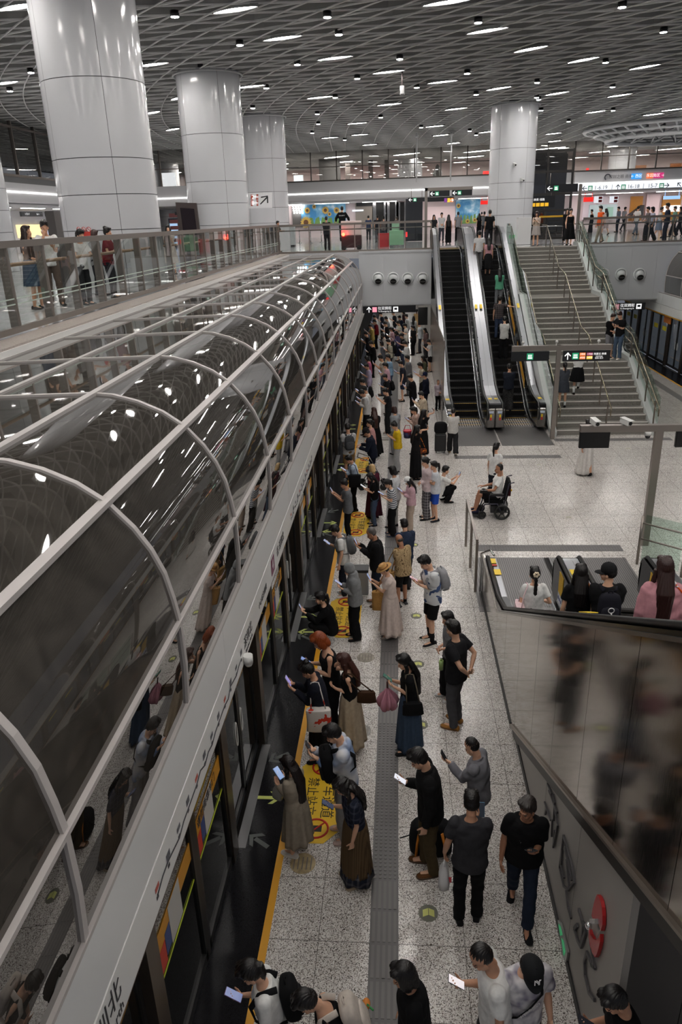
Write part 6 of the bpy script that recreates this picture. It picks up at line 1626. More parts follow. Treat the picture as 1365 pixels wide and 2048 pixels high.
def make_pack(P, pack):
    col, side = pack[0], (pack[1] if len(pack) > 1 else -1); big = pack[2] if len(pack) > 2 else 1.0
    fr = P['fr']; W = P['world']; p, X, Fw, U = fr(.30)
    t = bpy.data.objects.new('backpack', None); COL.objects.link(t); t['label'] = (pack[3] if len(pack) > 3 else 'backpack worn by the '+P['d']); t['category'] = 'backpack'
    t.location = W(p+Fw*(side*.22)); t['_o'] = list(t.location)
    Xw, Fww, Uw = P['wdir'](X), P['wdir'](Fw), P['wdir'](U); s = P['sc']*big
    c = W(p+Fw*(side*(.185+.02*big))-U*.02)
    m = MB(); blob_pack(m, c, Xw, Fww, Uw, .145*s, .085*s, .215*s); m.build('pack_body', fab(col), t)
    m = MB(); blob_pack(m, c+Fww*(side*.075*s)-Uw*.06*s, Xw, Fww, Uw, .115*s, .035*s, .11*s); m.build('front_pocket', fab(tuple(min(255, v+10) for v in col)), t)
    for q in (1, -1):
        sh = P['SH'][q]; m = MB()
        pts = [W(p+Fw*(side*.13)+X*(q*.07)+U*.19), W(fr(.515)[0]+X*(q*.095)+Fw*(side*.06)-U*.005), W(fr(.515)[0]+X*(q*.105)-Fw*(side*.03)-U*.008), W(fr(.40)[0]+X*(q*.125)-Fw*(side*.135)), W(fr(.25)[0]+X*(q*.145)-Fw*(side*.12)), W(fr(.16)[0]+X*(q*.165)+Fw*(side*.02)), W(fr(.14)[0]+X*(q*.13)+Fw*(side*.15))]
        m.tube(pts, [(.026, .009)]*len(pts), 8); m.build('shoulder_strap', fab(col), t)
    m = MB(); m.tube([c+Uw*.2*s+Xw*.03, c+Uw*.25*s+Xw*.02, c+Uw*.25*s-Xw*.02, c+Uw*.2*s-Xw*.03], .008, 6); m.build('grab_handle', fab(col), t)
    return t
def make_bag(P, kind, col, side, label, drop=.0, size=1.0, strapc=None, hand_=False, pos=None):
    """shoulder bag hanging at one side, or a carrier held in a hand"""
    W = P['world']; fr = P['fr']; s = P['sc']; X, Fw, U = P['wdir'](Vector((1, 0, 0))), P['wdir'](Vector((0, 1, 0))), Vector((0, 0, 1))
    t = bpy.data.objects.new({'tote': 'tote_bag', 'purse': 'handbag', 'carrier': 'carrier_bag', 'paper': 'paper_bag'}.get(kind, 'bag'), None); COL.objects.link(t); t['label'] = label; t['category'] = 'bag'
    if hand_:
        hp_ = W(P['WR'][side]+Vector(P['hd'][side]).normalized()*.09); c = hp_-U*(.22*size+.05)
    else:
        hp_ = W(P['SH'][side]+Vector((-side*.03, 0, .07))); c = W(P['SH'][side]+Vector((side*.075, -.04, -.48-drop)))
        if pos is not None: c = W(Vector(pos))
    t.location = c; t['_o'] = list(c)
    mt = col if isinstance(col, bpy.types.Material) else fab(col)
    m = MB(); rg = []
    if kind == 'purse': prof = ((-1, .9), (-.9, 1), (.5, .95), (.9, .85), (1, .8)); w, dd, hh = .13, .04, .085
    elif kind == 'carrier': prof = ((-1, .55), (-.85, .95), (-.3, 1), (.3, .8), (.8, .35), (1, .2)); w, dd, hh = .12, .07, .20
    else: prof = ((-1, .92), (-.95, 1), (0, 1), (.9, 1.02), (1, 1.0)); w, dd, hh = .17, .055, .18
    w *= size; dd *= size; hh *= size
    for u, q in prof:
        rg.append([c+U*(hh*u)+(Fw*(w*q*math.copysign(abs(math.cos(th))**.6, math.cos(th)))+X*(dd*q*math.copysign(abs(math.sin(th))**.6, math.sin(th))))*(1+.05*math.sin(5*th+u*3)) for th in [2*PI*k/24 for k in range(24)]])
    m.loft(rg); m.build('bag_body', mt, t)
    sm = fab(strapc) if strapc else mt
    for q in (1, -1):
        m = MB(); a0 = c+U*hh*.95+Fw*(q*w*.6)
        if hand_: m.tube([a0, a0.lerp(hp_, .5)+Fw*(q*.02), hp_+Fw*(q*.01)], .007, 6)
        else: m.tube([a0, a0.lerp(hp_, .5)+X*(side*.02)+Fw*(q*.03), hp_+Fw*(q*.05), hp_+U*.012], .009, 6)
        m.build('strap', sm, t)
    return t, c
def bake_people():
    bpy.context.view_layer.update()
    dg = bpy.context.evaluated_depsgraph_get()
    new = []
    for ob, post, join in RAW: new.append(bpy.data.meshes.new_from_object(ob.evaluated_get(dg)))
    joins = {}
    for (ob, post, join), me in zip(RAW, new):
        old = ob.data; mats = [m for m in old.materials]
        ob.modifiers.clear(); ob.data = me; bpy.data.meshes.remove(old)
        me.materials.clear()
        for m in mats: me.materials.append(m)
        if post: post(me)
        me.polygons.foreach_set('use_smooth', [True]*len(me.polygons))
        if join is not None: joins.setdefault(join.name, []).append(ob)
    for nm, obs in joins.items():
        b = bpy.data.objects[nm]; bm = bmesh.new(); bm.from_mesh(b.data)
        for o in obs: bm.from_mesh(o.data)
        bm.to_mesh(b.data); bm.free()
        for o in obs: me = o.data; bpy.data.objects.remove(o); bpy.data.meshes.remove(me)
# ================================================================ THE CROWD
PP = {}
# --- nearest row
p = person('woman in a white tee with a black backpack', 'looking at her phone, bottom left', head=(483, 1928), h=1.62, a=188, sex='f', top='tee', tc=WHT, bot='trousers', bc=BLK, hair='pony', lean=10, hp=32, arms='phoneR', pack=((22, 22, 24), -1, .95), fit=1.1, scr=(120, 130, 170), pcol=(120, 90, 130))
p = person('woman in black with pale bag straps', 'bending forward beside the yellow line, bottom edge', head=(590, 1992), h=1.6, a=192, sex='f', top='tank', tc=BLK, bot='trousers', bc=BLK, hair='short', lean=22, hp=38, arms='front', phone=False, pack=((200, 190, 180), -1, 1.0, 'pale cloth backpack with wide straps worn by the bending woman in black'))
t = p; c = p['world']((.2, -.28, 1.1)); m = MB(); m.ell(tuple(c), (.035, .05, .035)); m.mi = 1
for k in range(5): m.tube([c, c+Vector((.06*math.cos(k*1.2), -.05, .06*math.sin(k*1.2)))], .009, 5)
tag(m.build('bag_charm', [M((214, 130, 50), .6), M((60, 150, 80), .6)]), 'orange and green plush charm on the pale backpack', 'charm')
person('person with a dark bob in a black shirt', 'on the tactile strip, bottom edge', head=(800, 1930), h=1.66, a=186, sex='f', top='shirt', tc=BLK, bot='trousers', bc=BLK, hair='bob', lean=6, hp=18, arms='relax', phone=False)
person('man in a white tee with cropped hair', 'holding a phone with a lit picture', head=(950, 1894), h=1.76, a=186, top='tee', tc=WHT, bot='trousers', bc=DGR, hair='fade', lean=8, hp=30, arms='phoneR', fit=1.06, scr=(226, 220, 224), skin=SKIN_M)
p = person('man in a black cap and tie-dye tee', 'facing the camera at the bottom edge', head=(1072, 1934), h=1.72, a=283, top='tee', tc=patmat('tiedye', (214, 212, 214), (120, 116, 134), .7), bot='shorts', bc=DGR, hair='short', lean=6, hp=34, arms='relax', phone=False, hat=('cap', (34, 35, 37), (('N', .006), ('Y', -.006))), fit=1.1)
# cross body strap with lettering
P_ = p; pts = [p['sp'](-.12, .06, .52), p['sp'](-.10, .135, .40), p['sp'](0, .158, .27), p['sp'](.10, .15, .15), p['sp'](.17, .07, .04)]
s_ = bpy.data.objects.new('crossbody_strap', None); bpy.data.objects.remove(s_)
m = MB(); m.tube([p['world'](q) for q in pts], [(.024, .006)]*5, 8); sb = tag(m.build('crossbody_strap', fab((26, 26, 28))), 'black lettered strap across the chest of the man in the black cap', 'strap')
q0, q1 = p['world'](p['sp'](-.06, .162, .34)), p['world'](p['sp'](.08, .166, .20)); xv = (q1-q0).normalized(); nv = p['wdir'](Vector((0, 1, .15))); 
text('KITCHEN&BAR', tuple((q0+q1)/2+nv*.01), .032, tuple(xv), tuple(nv.cross(xv)), M((220, 220, 220), .6)).parent = sb
person('person in black holding a phone', 'by the dark wall at the bottom right corner', head=(1216, 1984), h=1.68, a=192, top='tee', tc=BLK, bot='trousers', bc=BLK, hair='short', lean=8, hp=34, arms='phone2', scr=(30, 30, 34))
# --- second row
p = person('man in a dark grey tee seen from behind', 'carrying a white plastic bag', fy=1838, head=(944, 1580), h=1.77, a=88, top='tee', tc=(54, 54, 58), bot='trousers', bc=BLK, hair='short', lean=4, hp=22, fit=1.12, cut='straight', arms='phoneR', phone=False, lh=((-.27, .10, -.33), (0, .2, -1), (1, .1, 0)), skin=SKIN_M, seed=3)
make_phone(onx(963, 1600, p['root'].x+.10)+Vector((0, .0, 0)), (1, 0, 0), (0, .4, 1), (0, -1, .4), 'phone in a blue case held by the man in the dark grey tee', (70, 120, 150), (30, 34, 40)) if False else None
c = p['world'](p['sp'](.13, .30, .40)); make_phone(c, p['wdir']((1, 0, 0)), p['wdir']((0, .5, 1)), p['wdir']((0, -1, .5)), 'phone in a blue case held by the man in the dark grey tee', (70, 124, 156), (40, 44, 50))
cb, cpos = make_bag(p, 'carrier', M((206, 206, 208), .35), -1, 'thin white plastic bag with a red mark carried by the man in dark grey', size=.85, hand_=True)
m = MB(); m.obox(cpos+Vector((.045, -.06, -.02)), (.03, .003, .035)); m.build('red_mark', M((190, 50, 60), .5), cb)
p = person('man in a black tee and dark jeans', 'walking along the cladding, looking aside', head=(1056, 1597), h=1.70, a=262, top='tee', tc=BLK, bot='jeans', bc=(36, 44, 60), hair='short', hc=(46, 40, 38), lean=8, hp=4, hy=-34, arms='phoneL', legs='walk', fit=1.22, phone=True, skin=SKIN_D, pcol=(60, 56, 60), scr=(30, 30, 30))
text('TEE', tuple(p['sp'](.03, .152, .33)*p['sc']), .045, (-1, 0, 0), (0, 0, 1), M((150, 150, 150), .6), None).parent = p['E']
lt = bpy.data.objects[-1] if False else None
person('man in a grey shirt with cropped hair', 'raising a black phone beside the cladding', fy=1690, head=(938, 1475), h=1.74, a=158, top='shirt', tc=(122, 122, 128), bot='trousers', bc=BLK, hair='fade', lean=6, hp=24, arms='phoneL', fit=1.08, lh=((-.06, .36, .12), (-.2, .8, .5), (.3, -.4, .8)), scr=(22, 22, 24))
p = person('man in a black jacket and olive trousers', 'with a bag at his feet', fy=1735, head=(826, 1500), h=1.74, a=184, top='coat', tc=(24, 24, 25), bot='trousers', bc=(78, 66, 46), shoe=(96, 62, 36), sole=(70, 50, 34), hair='short', lean=8, hp=30, arms='phoneR', scr=(224, 226, 236), pcol=(210, 210, 220), cut='straight')
r0 = p['root']
t = T('backpack', 'black backpack with orange straps standing on the floor behind the olive trousers', 'backpack', (r0.x+.02, r0.y-.02, 0))
m = MB(); blob_pack(m, Vector((r0.x+.02, r0.y+.24, .24)), Vector((1, 0, 0)), Vector((0, 1, 0)), Vector((0, 0, 1)), .25, .13, .23); m.build('pack_body', fab((24, 24, 26)), t)
for s_ in (-.12, .14):
    m = MB(); m.tube([(r0.x+s_, r0.y+.10, .42), (r0.x+s_*1.2, r0.y+.06, .3), (r0.x+s_*1.3, r0.y+.08, .1)], [(.022, .01)]*3, 8); m.build('shoulder_strap', fab((196, 120, 44)), t)
m = MB(); m.tube([(r0.x-.2, r0.y+.2, .3), (r0.x-.34, r0.y+.1, .34)], .008, 5); m.build('buckle_cord', fab((24, 24, 26)), t)
p = person('woman in a navy top and long brown skirt', 'with curly dark hair', fy=1755, head=(674, 1560), h=1.62, a=196, sex='f', top='blouse', tc=patmat('plaid', (28, 32, 46), (66, 70, 84)), bot='pleated', bc=patmat('pleat', (98, 80, 58), (80, 64, 46)), hem=.22, hemr=.235, shoe=(176, 160, 138), hair='curly', lean=8, hp=34, arms='phoneR', scr=(60, 66, 84), skin=SKIN_L, tuck=True)
m = MB(); E = p['E']; n = 60; r_ = []
for zz, rr in ((.30, .225), (.20, .245), (.09, .262)): r_.append([Vector((rr*(1+.05*math.sin(9*2*PI*k/n))*math.cos(2*PI*k/n), rr*.86*(1+.05*math.sin(9*2*PI*k/n))*math.sin(2*PI*k/n), zz+.03*math.sin(5*2*PI*k/n)))*p['sc'] for k in range(n)])
m.loft(r_); m.build('plaid_hem', patmat('plaid', (36, 40, 52), (92, 92, 98), 1.3), E)
p = person('woman in a beige trench dress with very long hair', 'at the yellow line', fy=1705, head=(571, 1512), h=1.64, a=150, sex='f', top='coat', tc=(150, 140, 126), bot='skirt', bc=(146, 136, 122), hem=.30, hemr=.22, shoe=(214, 208, 204), sole=(226, 224, 220), hair='xlong', hc=(24, 17, 16), lean=4, hp=24, arms='phone2', scr=(110, 140, 190), pcol=(60, 100, 170))
t, c = make_bag(p, 'carrier', M((168, 166, 158), .25), -1, 'crumpled clear plastic bag held by the woman in the trench dress', size=.55, hand_=True)
p = person('boy in a white and blue hooded top', 'wearing a black backpack on his front', fy=1668, head=(655, 1452), h=1.7, a=190, top='long', tc=patmat('tiedye', (206, 206, 208), (98, 124, 166), .25), bot='trousers', bc=(150, 150, 152), cut='wide', shoe=(196, 172, 164), hair='short', lean=8, hp=30, arms='phonehigh', hoodie=True, pack=((20, 20, 22), 1, 1.05, 'black backpack worn on the front of the boy in white and blue'), scr=(30, 32, 36), skin=SKIN_L, seed=21)
p = person('woman in a dark cardigan with her hair up', 'holding her phone at the doors', fy=1515, head=(605, 1327), h=1.62, a=184, sex='f', top='long', tc=(28, 30, 40), bot='skirt', bc=BLK, hem=.25, hemr=.2, hair='bun', lean=10, hp=30, arms='phonehigh', scr=(150, 140, 200), pcol=(190, 180, 200))
make_bag(p, 'tote', patmat('blotch', (206, 200, 196), (196, 62, 44), .8), -1, 'white tote bag with red blots on the shoulder of the dark cardigan woman', drop=.02, size=.95)
person('person with orange red hair in a black vest', 'over white sleeves', fy=1470, head=(629, 1268), h=1.66, a=196, sex='f', top='tank', tc=BLK, bot='trousers', bc=BLK, cut='wide', hair='bob', hc=(128, 58, 22), lean=8, hp=32, arms='phone2', scr=(120, 140, 190), pcol=(110, 130, 180))
E = PP.get('x')
p = person('woman with long brown hair and a long beige skirt', 'one hand raised to her head', fy=1495, head=(685, 1307), h=1.65, a=182, sex='f', top='tank', tc=BLK, bot='skirt', bc=(178, 162, 140), hem=.13, hemr=.23, shoe=(120, 70, 60), hair='long', hc=(64, 36, 30), lean=4, hp=14, arms='hairtouch', phone=False, skin=SKIN_L)
make_bag(p, 'purse', (62, 42, 28), -1, 'small brown handbag hanging behind the woman in the beige skirt', pos=(-.20, -.26, 1.12), size=1.0)
p = person('woman in a black tee and long denim skirt', 'standing on the tactile strip', fy=1497, head=(803, 1309), h=1.66, a=186, sex='f', top='tee', tc=BLK, bot='skirt', bc=(62, 78, 100), hem=.07, hemr=.21, hair='xlong', hc=(14, 13, 14), lean=4, hp=22, arms='phone2', scr=(60, 90, 80), skin=SKIN_L)
make_bag(p, 'purse', (20, 20, 22), -1, 'black chain handbag on the hip of the woman in the denim skirt', drop=-.02, size=1.1, strapc=(120, 110, 96))
# folded pink umbrella on her arm
c = p['world']((.05, .34, 1.02)); t = T('folded_umbrella', 'folded pink umbrella held in front of the woman in the denim skirt', 'umbrella', tuple(c))
m = MB(); rg = []
for u, r_ in ((.08, .02), (.03, .055), (-.04, .105), (-.12, .13), (-.2, .10), (-.24, .06)): rg.append([c+Vector((r_*(1+.32*math.sin(8*2*PI*k/48))*math.cos(2*PI*k/48), r_*(1+.32*math.sin(8*2*PI*k/48))*math.sin(2*PI*k/48), u+.02*math.sin(4*2*PI*k/48))) for k in range(48)])
m.loft(rg); m.build('canopy', fab((186, 130, 146)), t); m = MB(); m.tube([c+Vector((0, 0, -.2)), c+Vector((0, 0, .16))], .007, 6); m.build('shaft', CHROME, t); m = MB(); m.tube([c+Vector((0, 0, .1)), c+Vector((0, 0, .2))], .014, 8); m.build('grip', fab((90, 60, 60)), t)
# pair beside the round floor stickers
person('girl in a grey top and black trousers', 'half hidden behind the man in cargo trousers', fy=1395, head=(894, 1223), h=1.66, a=196, sex='f', top='tee', tc=(120, 120, 124), bot='trousers', bc=BLK, cut='wide', shoe=(206, 206, 206), hair='long', hc=(16, 15, 16), lean=4, hp=14, arms='front', phone=False, skin=SKIN_L)
p = person('man in a black tee and grey cargo trousers', 'with tan boots', fy=1450, head=(905, 1240), h=1.75, a=150, top='tee', tc=(32, 32, 35), bot='trousers', bc=(78, 78, 82), cut='straight', shoe=(164, 116, 60), sole=(120, 84, 50), hair='short', lean=4, hp=12, arms='behind', phone=False, fit=1.12, seed=8)
c = onz(883, 1330, 1.0); t = T('drink_bottle', 'green drink bottle held by the girl in the grey top', 'bottle', tuple(c)); m = MB(); m.cyl(c, .032, .15, 'Z', 14); m.cyl(c+Vector((0, 0, .09)), .018, .05, 'Z', 12, .014); m.build('bottle_body', M((150, 176, 110), .2), t); m = MB(); m.cyl(c+Vector((0, 0, .125)), .017, .02, 'Z', 12); m.build('bottle_cap', M((220, 220, 216), .4), t)
person('boy in a blue patterned white tee and black shorts', 'with a grey backpack', fy=1283, head=(843, 1113), h=1.77, a=200, top='tee', tc=patmat('blotch', (206, 208, 210), (70, 88, 126), .6), bot='shorts', bc=BLK, shoe=(32, 32, 34), sole=(226, 224, 216), sock=(BLK, .42), hair='short', lean=9, hp=32, arms='phone2', fit=1.12, pack=((150, 150, 154), -1, .95), pcol=(190, 150, 160), scr=(200, 170, 180), skin=SKIN_L)
p = person('woman in a straw hat and pale dress', 'carrying a tan shoulder bag', fy=1272, head=(764, 1127), h=1.64, a=186, sex='f', top='dress', tc=(214, 198, 190), bot='skirt', bc=(210, 194, 186), hem=.12, hemr=.25, shoe=(150, 140, 134), hair='short', hat=('straw', (190, 146, 92)), lean=8, hp=22, arms='phonehigh', scr=(150, 170, 210), pcol=(170, 180, 210), skin=SKIN_L)
make_bag(p, 'tote', (178, 134, 76), 1, 'tan leather shoulder bag of the woman in the straw hat', pos=(.08, .18, .84), size=1.0)
person('person in a grey hoodie with the hood up', 'in black trousers and sandals', fy=1275, head=(693, 1128), h=1.7, a=188, top='long', tc=(132, 134, 136), bot='trousers', bc=BLK, cut='wide', shoe=(34, 32, 32), hoodie='up', lean=6, hp=24, arms='phone2', fit=1.1)
person('crouching woman in black', 'taking a photo at the doors', head=(638, 1184), h=1.62, a=190, sex='f', top='long', tc=BLK, bot='trousers', bc=BLK, hair='pony', lean=18, hp=4, legs='crouch', arms='photo')
person('older man in a black polo and dark jeans', 'with brown shoes', fy=1208, head=(738, 1055), h=1.72, a=184, top='polo', tc=(24, 24, 26), bot='jeans', bc=(34, 40, 54), shoe=(92, 74, 58), hair='thin', hc=(84, 80, 78), lean=6, hp=24, arms='phonehigh', fit=1.12, skin=SKIN_D)
person('man in a white tee with a grey backpack on one shoulder', 'near the doors', fy=1190, head=(664, 1051), h=1.72, a=186, top='tee', tc=WHT, bot='trousers', bc=(32, 36, 48), shoe=(214, 214, 212), hair='short', lean=10, hp=30, arms='phoneR', pack=((104, 106, 110), -1, .95), fit=1.06, skin=SKIN_L)
p = person('bald man in a tan lettered shirt', 'in black shorts, seen from behind', fy=1212, head=(796, 1068), h=1.72, a=128, top='tee', tc=patmat('scribble', (172, 148, 112), (92, 72, 50), 1.0), bot='shorts', bc=BLK, shoe=(70, 70, 74), sole=(220, 216, 210), sock=(BLK, .14), hair='bald', hc=(60, 52, 48), lean=8, hp=26, arms='front', phone=False, fit=1.2, skin=SKIN_D)
make_bag(p, 'paper', (158, 124, 74), -1, 'brown bag hanging at the left of the bald man', pos=(-.24, .22, .72), size=.9)
person('man in a navy shirt', 'just beyond the bald man', fy=1180, head=(808, 1037), h=1.72, a=110, top='polo', tc=(44, 54, 74), bot='trousers', bc=DGR, hair='short', lean=4, hp=18, arms='front', phone=False)
person('woman in a white cap and pink jacket', 'with long dark hair', fy=1060, head=(813, 957), h=1.66, a=190, sex='f', top='long', tc=(206, 168, 178), bot='trousers', bc=(176, 158, 144), cut='wide', hair='long', hat=('cap', (222, 222, 222)), lean=5, hp=26, arms='phone2', skin=SKIN_L)
p = person('woman in a striped tee and black wide trousers', 'with her hair tied back', fy=1070, head=(771, 959), h=1.64, a=186, sex='f', top='tee', tc=patmat('stripe', (196, 198, 202), (60, 64, 76)), bot='trousers', bc=BLK, cut='wide', shoe=(70, 76, 90), hair='pony', lean=8, hp=30, arms='phone2')
person('woman with a dark bob in a white top', 'behind the striped tee', head=(783, 931), h=1.62, a=150, sex='f', top='tee', tc=(204, 206, 208), bot='trousers', bc=(170, 168, 166), hair='bob', lean=4, hp=20, arms='front', phone=False)
person('woman in a black tee and blue jeans', 'with long hair, holding a white phone', fy=1050, head=(738, 951), h=1.63, a=188, sex='f', top='tee', tc=BLK, bot='jeans', bc=(72, 88, 112), hair='long', lean=6, hp=26, arms='phone2', pcol=(220, 220, 222), scr=(220, 222, 226))
person('woman with blonde hair in a maroon top', 'beyond the woman in black and jeans', fy=1036, head=(744, 928), h=1.62, a=120, sex='f', top='long', tc=(72, 24, 40), bot='skirt', bc=(60, 24, 36), hair='bob', hc=(196, 164, 116), lean=4, hp=14, arms='front', phone=False)
person('man in a grey tee at the doors', 'lifting his phone', fy=1080, head=(686, 958), h=1.7, a=186, top='tee', tc=(104, 106, 110), bot='trousers', bc=BLK, hair='short', lean=4, hp=18, arms='phonehigh')
p = person('man in a light blue shirt and black trousers', 'with a black bag', fy=1020, head=(694, 911), h=1.72, a=186, top='shirt', tc=(176, 190, 208), bot='trousers', bc=BLK, hair='short', lean=8, hp=30, arms='phone2')
make_bag(p, 'tote', (24, 24, 26), -1, 'black shoulder bag of the man in the light blue shirt', size=.9, drop=-.1)
person('man in a white tee with a dark grey backpack', 'seen from behind near the doors', head=(695, 846), h=1.72, a=104, top='tee', tc=(200, 200, 202), bot='shorts', bc=(150, 120, 80), hair='short', lean=4, hp=22, arms='front', phone=False, pack=((70, 72, 76), -1, 1.0))
p = person('person in a dark uniform and an orange marked cap', 'holding a folded pushchair', head=(729, 856), h=1.70, a=176, top='polo', tc=(24, 28, 42), bot='trousers', bc=(24, 26, 38), hair='short', hat=('cap', (30, 28, 30)), lean=14, hp=22, arms='rail', phone=False)
r0 = p['root']; t = T('pushchair', 'folded pushchair with steel handles beside the person in dark uniform', 'pushchair', (r0.x-.1, r0.y-.5, 0))
m = MB()
for s_ in (-.2, .2): m.tube([(r0.x-.4, r0.y-.35+s_, .95), (r0.x-.1, r0.y-.38+s_, .85), (r0.x+.3, r0.y-.42+s_, .12)], .014, 6); m.tube([(r0.x-.3, r0.y-.35+s_, .12), (r0.x+.15, r0.y-.35+s_, .75)], .014, 6)
m.tube([(r0.x-.4, r0.y-.55, .95), (r0.x-.4, r0.y-.15, .95)], .016, 6); m.build('frame', CHROME, t)
for s_ in (-.22, .22):
    for xo in (-.3, .3): m = MB(); m.cyl((r0.x+xo, r0.y-.38+s_, .1), .1, .03, 'Y', 16); m.build('wheel', RUB, t)
m = MB(); m.obox((r0.x, r0.y-.38, .45), (.2, .17, .04), Matrix.Rotation(.6, 3, 'Y')); m.build('seat_cloth', fab((40, 40, 46)), t)
p = person('woman in a pink blouse with her hair tied', 'beside the dark uniform', head=(739, 838), h=1.62, a=186, sex='f', top='blouse', tc=(200, 150, 148), bot='trousers', bc=BLK, hair='pony', lean=6, hp=6, arms='front', phone=False)
p = person('woman in a bright yellow tee', 'and pale grey trousers, holding a magazine', fy=942, head=(786, 844), h=1.66, a=186, sex='f', top='tee', tc=(222, 186, 40), bot='trousers', bc=(168, 168, 168), cut='wide', hair='bun', lean=5, hp=28, arms='phone2', phone=False, fit=1.12)
c = p['world']((0, .42, 1.17)); m = MB(); m.obox(c, (.10, .07, .012), Matrix.Rotation(R(20), 3, 'X')); tag(m.build('magazine', M((120, 116, 112), .6)), 'grey magazine in the hands of the woman in the yellow tee', 'magazine')
person('woman with long auburn hair in black', 'behind the pink blouse, seen from the back', head=(748, 814), h=1.62, a=110, sex='f', top='tee', tc=BLK, bot='skirt', bc=BLK, hair='xlong', hc=(58, 32, 26), lean=3, hp=14, arms='front', phone=False)
person('tall man in a black tee and black trousers', 'left of the tactile strip', fy=868, head=(768, 776), h=1.78, a=188, top='tee', tc=(34, 34, 37), bot='trousers', bc=(30, 30, 32), cut='wide', hair='short', lean=6, hp=26, arms='phonehigh', shoe=(190, 190, 188))
person('man in a loose white shirt', 'with a phone near the doors, foremost of two', head=(720, 780), h=1.72, a=184, top='shirt', tc=(198, 198, 198), bot='trousers', bc=BLK, cut='wide', hair='short', lean=10, hp=34, arms='phone2')
person('woman with a brown bob and a grey top', 'on the tactile strip, back turned', head=(788, 812), h=1.6, a=120, sex='f', top='tee', tc=(138, 142, 146), bot='trousers', bc=(120, 120, 122), hair='bob', hc=(52, 32, 30), lean=4, hp=18, arms='front', phone=False)
p = person('woman in a beige pink top with a striped backpack', 'carrying a red bucket bag', head=(824, 813), h=1.64, a=186, sex='f', top='long', tc=(190, 164, 152), bot='trousers', bc=BLK, hair='pony', lean=6, hp=26, arms='phone2', pack=((170, 140, 130), -1, .8))
c = p['world']((.12, .30, .72)); t = T('bucket_bag', 'red and blue bucket bag of the woman in the beige pink top', 'bag', tuple(c)); m = MB(); m.cyl(c, .11, .2, 'Z', 20, .13); m.build('bucket_body', patmat('blotch', (56, 60, 96), (90, 40, 60), 1), t); m = MB(); m.cyl(c+Vector((0, 0, .12)), .135, .05, 'Z', 20); m.build('red_lid', M((196, 44, 62), .5), t); m = MB(); m.tube([c+Vector((-.12, 0, .13)), c+Vector((-.06, 0, .3)), c+Vector((.06, 0, .3)), c+Vector((.12, 0, .13))], .01, 6); m.build('handle', fab((160, 50, 60)), t)
p = person('woman in a black dress raising her phone', 'with a suitcase behind her', head=(848, 819), h=1.64, a=30, sex='f', top='dress', tc=BLK, bot='skirt', bc=BLK, hem=.25, hemr=.2, hair='long', hc=(16, 14, 14), lean=2, hp=2, arms='raiseR', skin=SKIN_L)
q = onz(881, 905, 0); t = T('suitcase', 'small black suitcase beside the woman raising her phone', 'suitcase', (q.x, q.y, 0)); m = MB(); m.box((q.x-.18, q.y-.1, .06), (q.x+.18, q.y+.14, .62)); m.build('shell', M((26, 26, 28), .4), t, bevel=.03)
m = MB(); m.tube([(q.x-.09, q.y+.12, .6), (q.x-.09, q.y+.12, .95), (q.x+.09, q.y+.12, .95), (q.x+.09, q.y+.12, .6)], .011, 6); m.build('pull_handle', CHROME, t)
for sx_ in (-.13, .13): m = MB(); m.cyl((q.x+sx_, q.y-.04, .03), .03, .025, 'X', 12); m.build('wheel', RUB, t)
m = MB(); blob_pack(m, Vector((q.x, q.y+.02, .82)), Vector((1, 0, 0)), Vector((0, 1, 0)), Vector((0, 0, 1)), .2, .1, .18); tag(m.build('tote_bag', fab((24, 24, 26))), 'black tote bag standing on the small black suitcase', 'bag')
p = person('woman in a black tee and long black skirt filming', 'with an orange trimmed waist bag', head=(835, 850), h=1.64, a=20, sex='f', top='tee', tc=(28, 26, 27), bot='skirt', bc=BLK, hem=.1, hemr=.19, hair='long', hc=(18, 15, 15), lean=3, hp=4, arms='raiseR', skin=SKIN_L)
make_bag(p, 'purse', patmat('blotch', (90, 50, 36), (220, 120, 40), 1.5), 1, 'small orange and brown waist bag of the woman filming', pos=(.12, .2, .95), size=.8)
# group in the middle
person('boy in a pale pink shirt and plaid trousers', 'half behind the girl in blue shorts', head=(850, 914), h=1.66, a=190, top='shirt', tc=(214, 196, 198), bot='trousers', bc=patmat('plaid', (70, 68, 72), (150, 148, 150)), cut='wide', hair='short', lean=4, hp=12, arms='front', phone=False)
person('girl in a white sports tee and blue shorts', 'arms folded, in dark slippers', fy=1040, head=(868, 922), h=1.66, a=196, sex='f', top='tee', tc=(214, 218, 224), bot='shorts', bc=(40, 76, 170), shoe=(40, 42, 48), hair='pony', lean=3, hp=8, arms='fold', phone=False, fit=1.1, skin=SKIN_L)
person('person in a white tee crouching to take a photo', 'behind the girl in blue shorts', head=(893, 931), h=1.66, a=15, top='tee', tc=WHT, bot='trousers', bc=BLK, hair='short', lean=14, hp=4, legs='crouch', arms='photo')
person('man in a white tee walking to the empty escalator', 'in wide black trousers', fy=908, head=(907, 816), h=1.76, a=95, top='tee', tc=(196, 194, 190), bot='trousers', bc=(40, 40, 42), cut='wide', shoe=(150, 124, 90), sole=(200, 190, 176), hair='short', lean=3, hp=16, arms='front', phone=False, legs='walk', fit=1.12)
person('woman in a white tee with a low ponytail', 'behind the wheelchair', head=(994, 885), h=1.63, a=55, sex='f', top='tee', tc=WHT, bot='trousers', bc=(44, 46, 54), hair='pony', lean=2, hp=6, arms='relax', phone=False)
person('woman with long black hair and a wide white skirt', 'passing behind the black screen', head=(1178, 838), h=1.66, a=100, sex='f', top='long', tc=BLK, bot='skirt', bc=(206, 202, 198), hem=.06, hemr=.24, hair='xlong', hc=(24, 18, 18), lean=3, hp=8, arms='walk', phone=False, legs='walk')
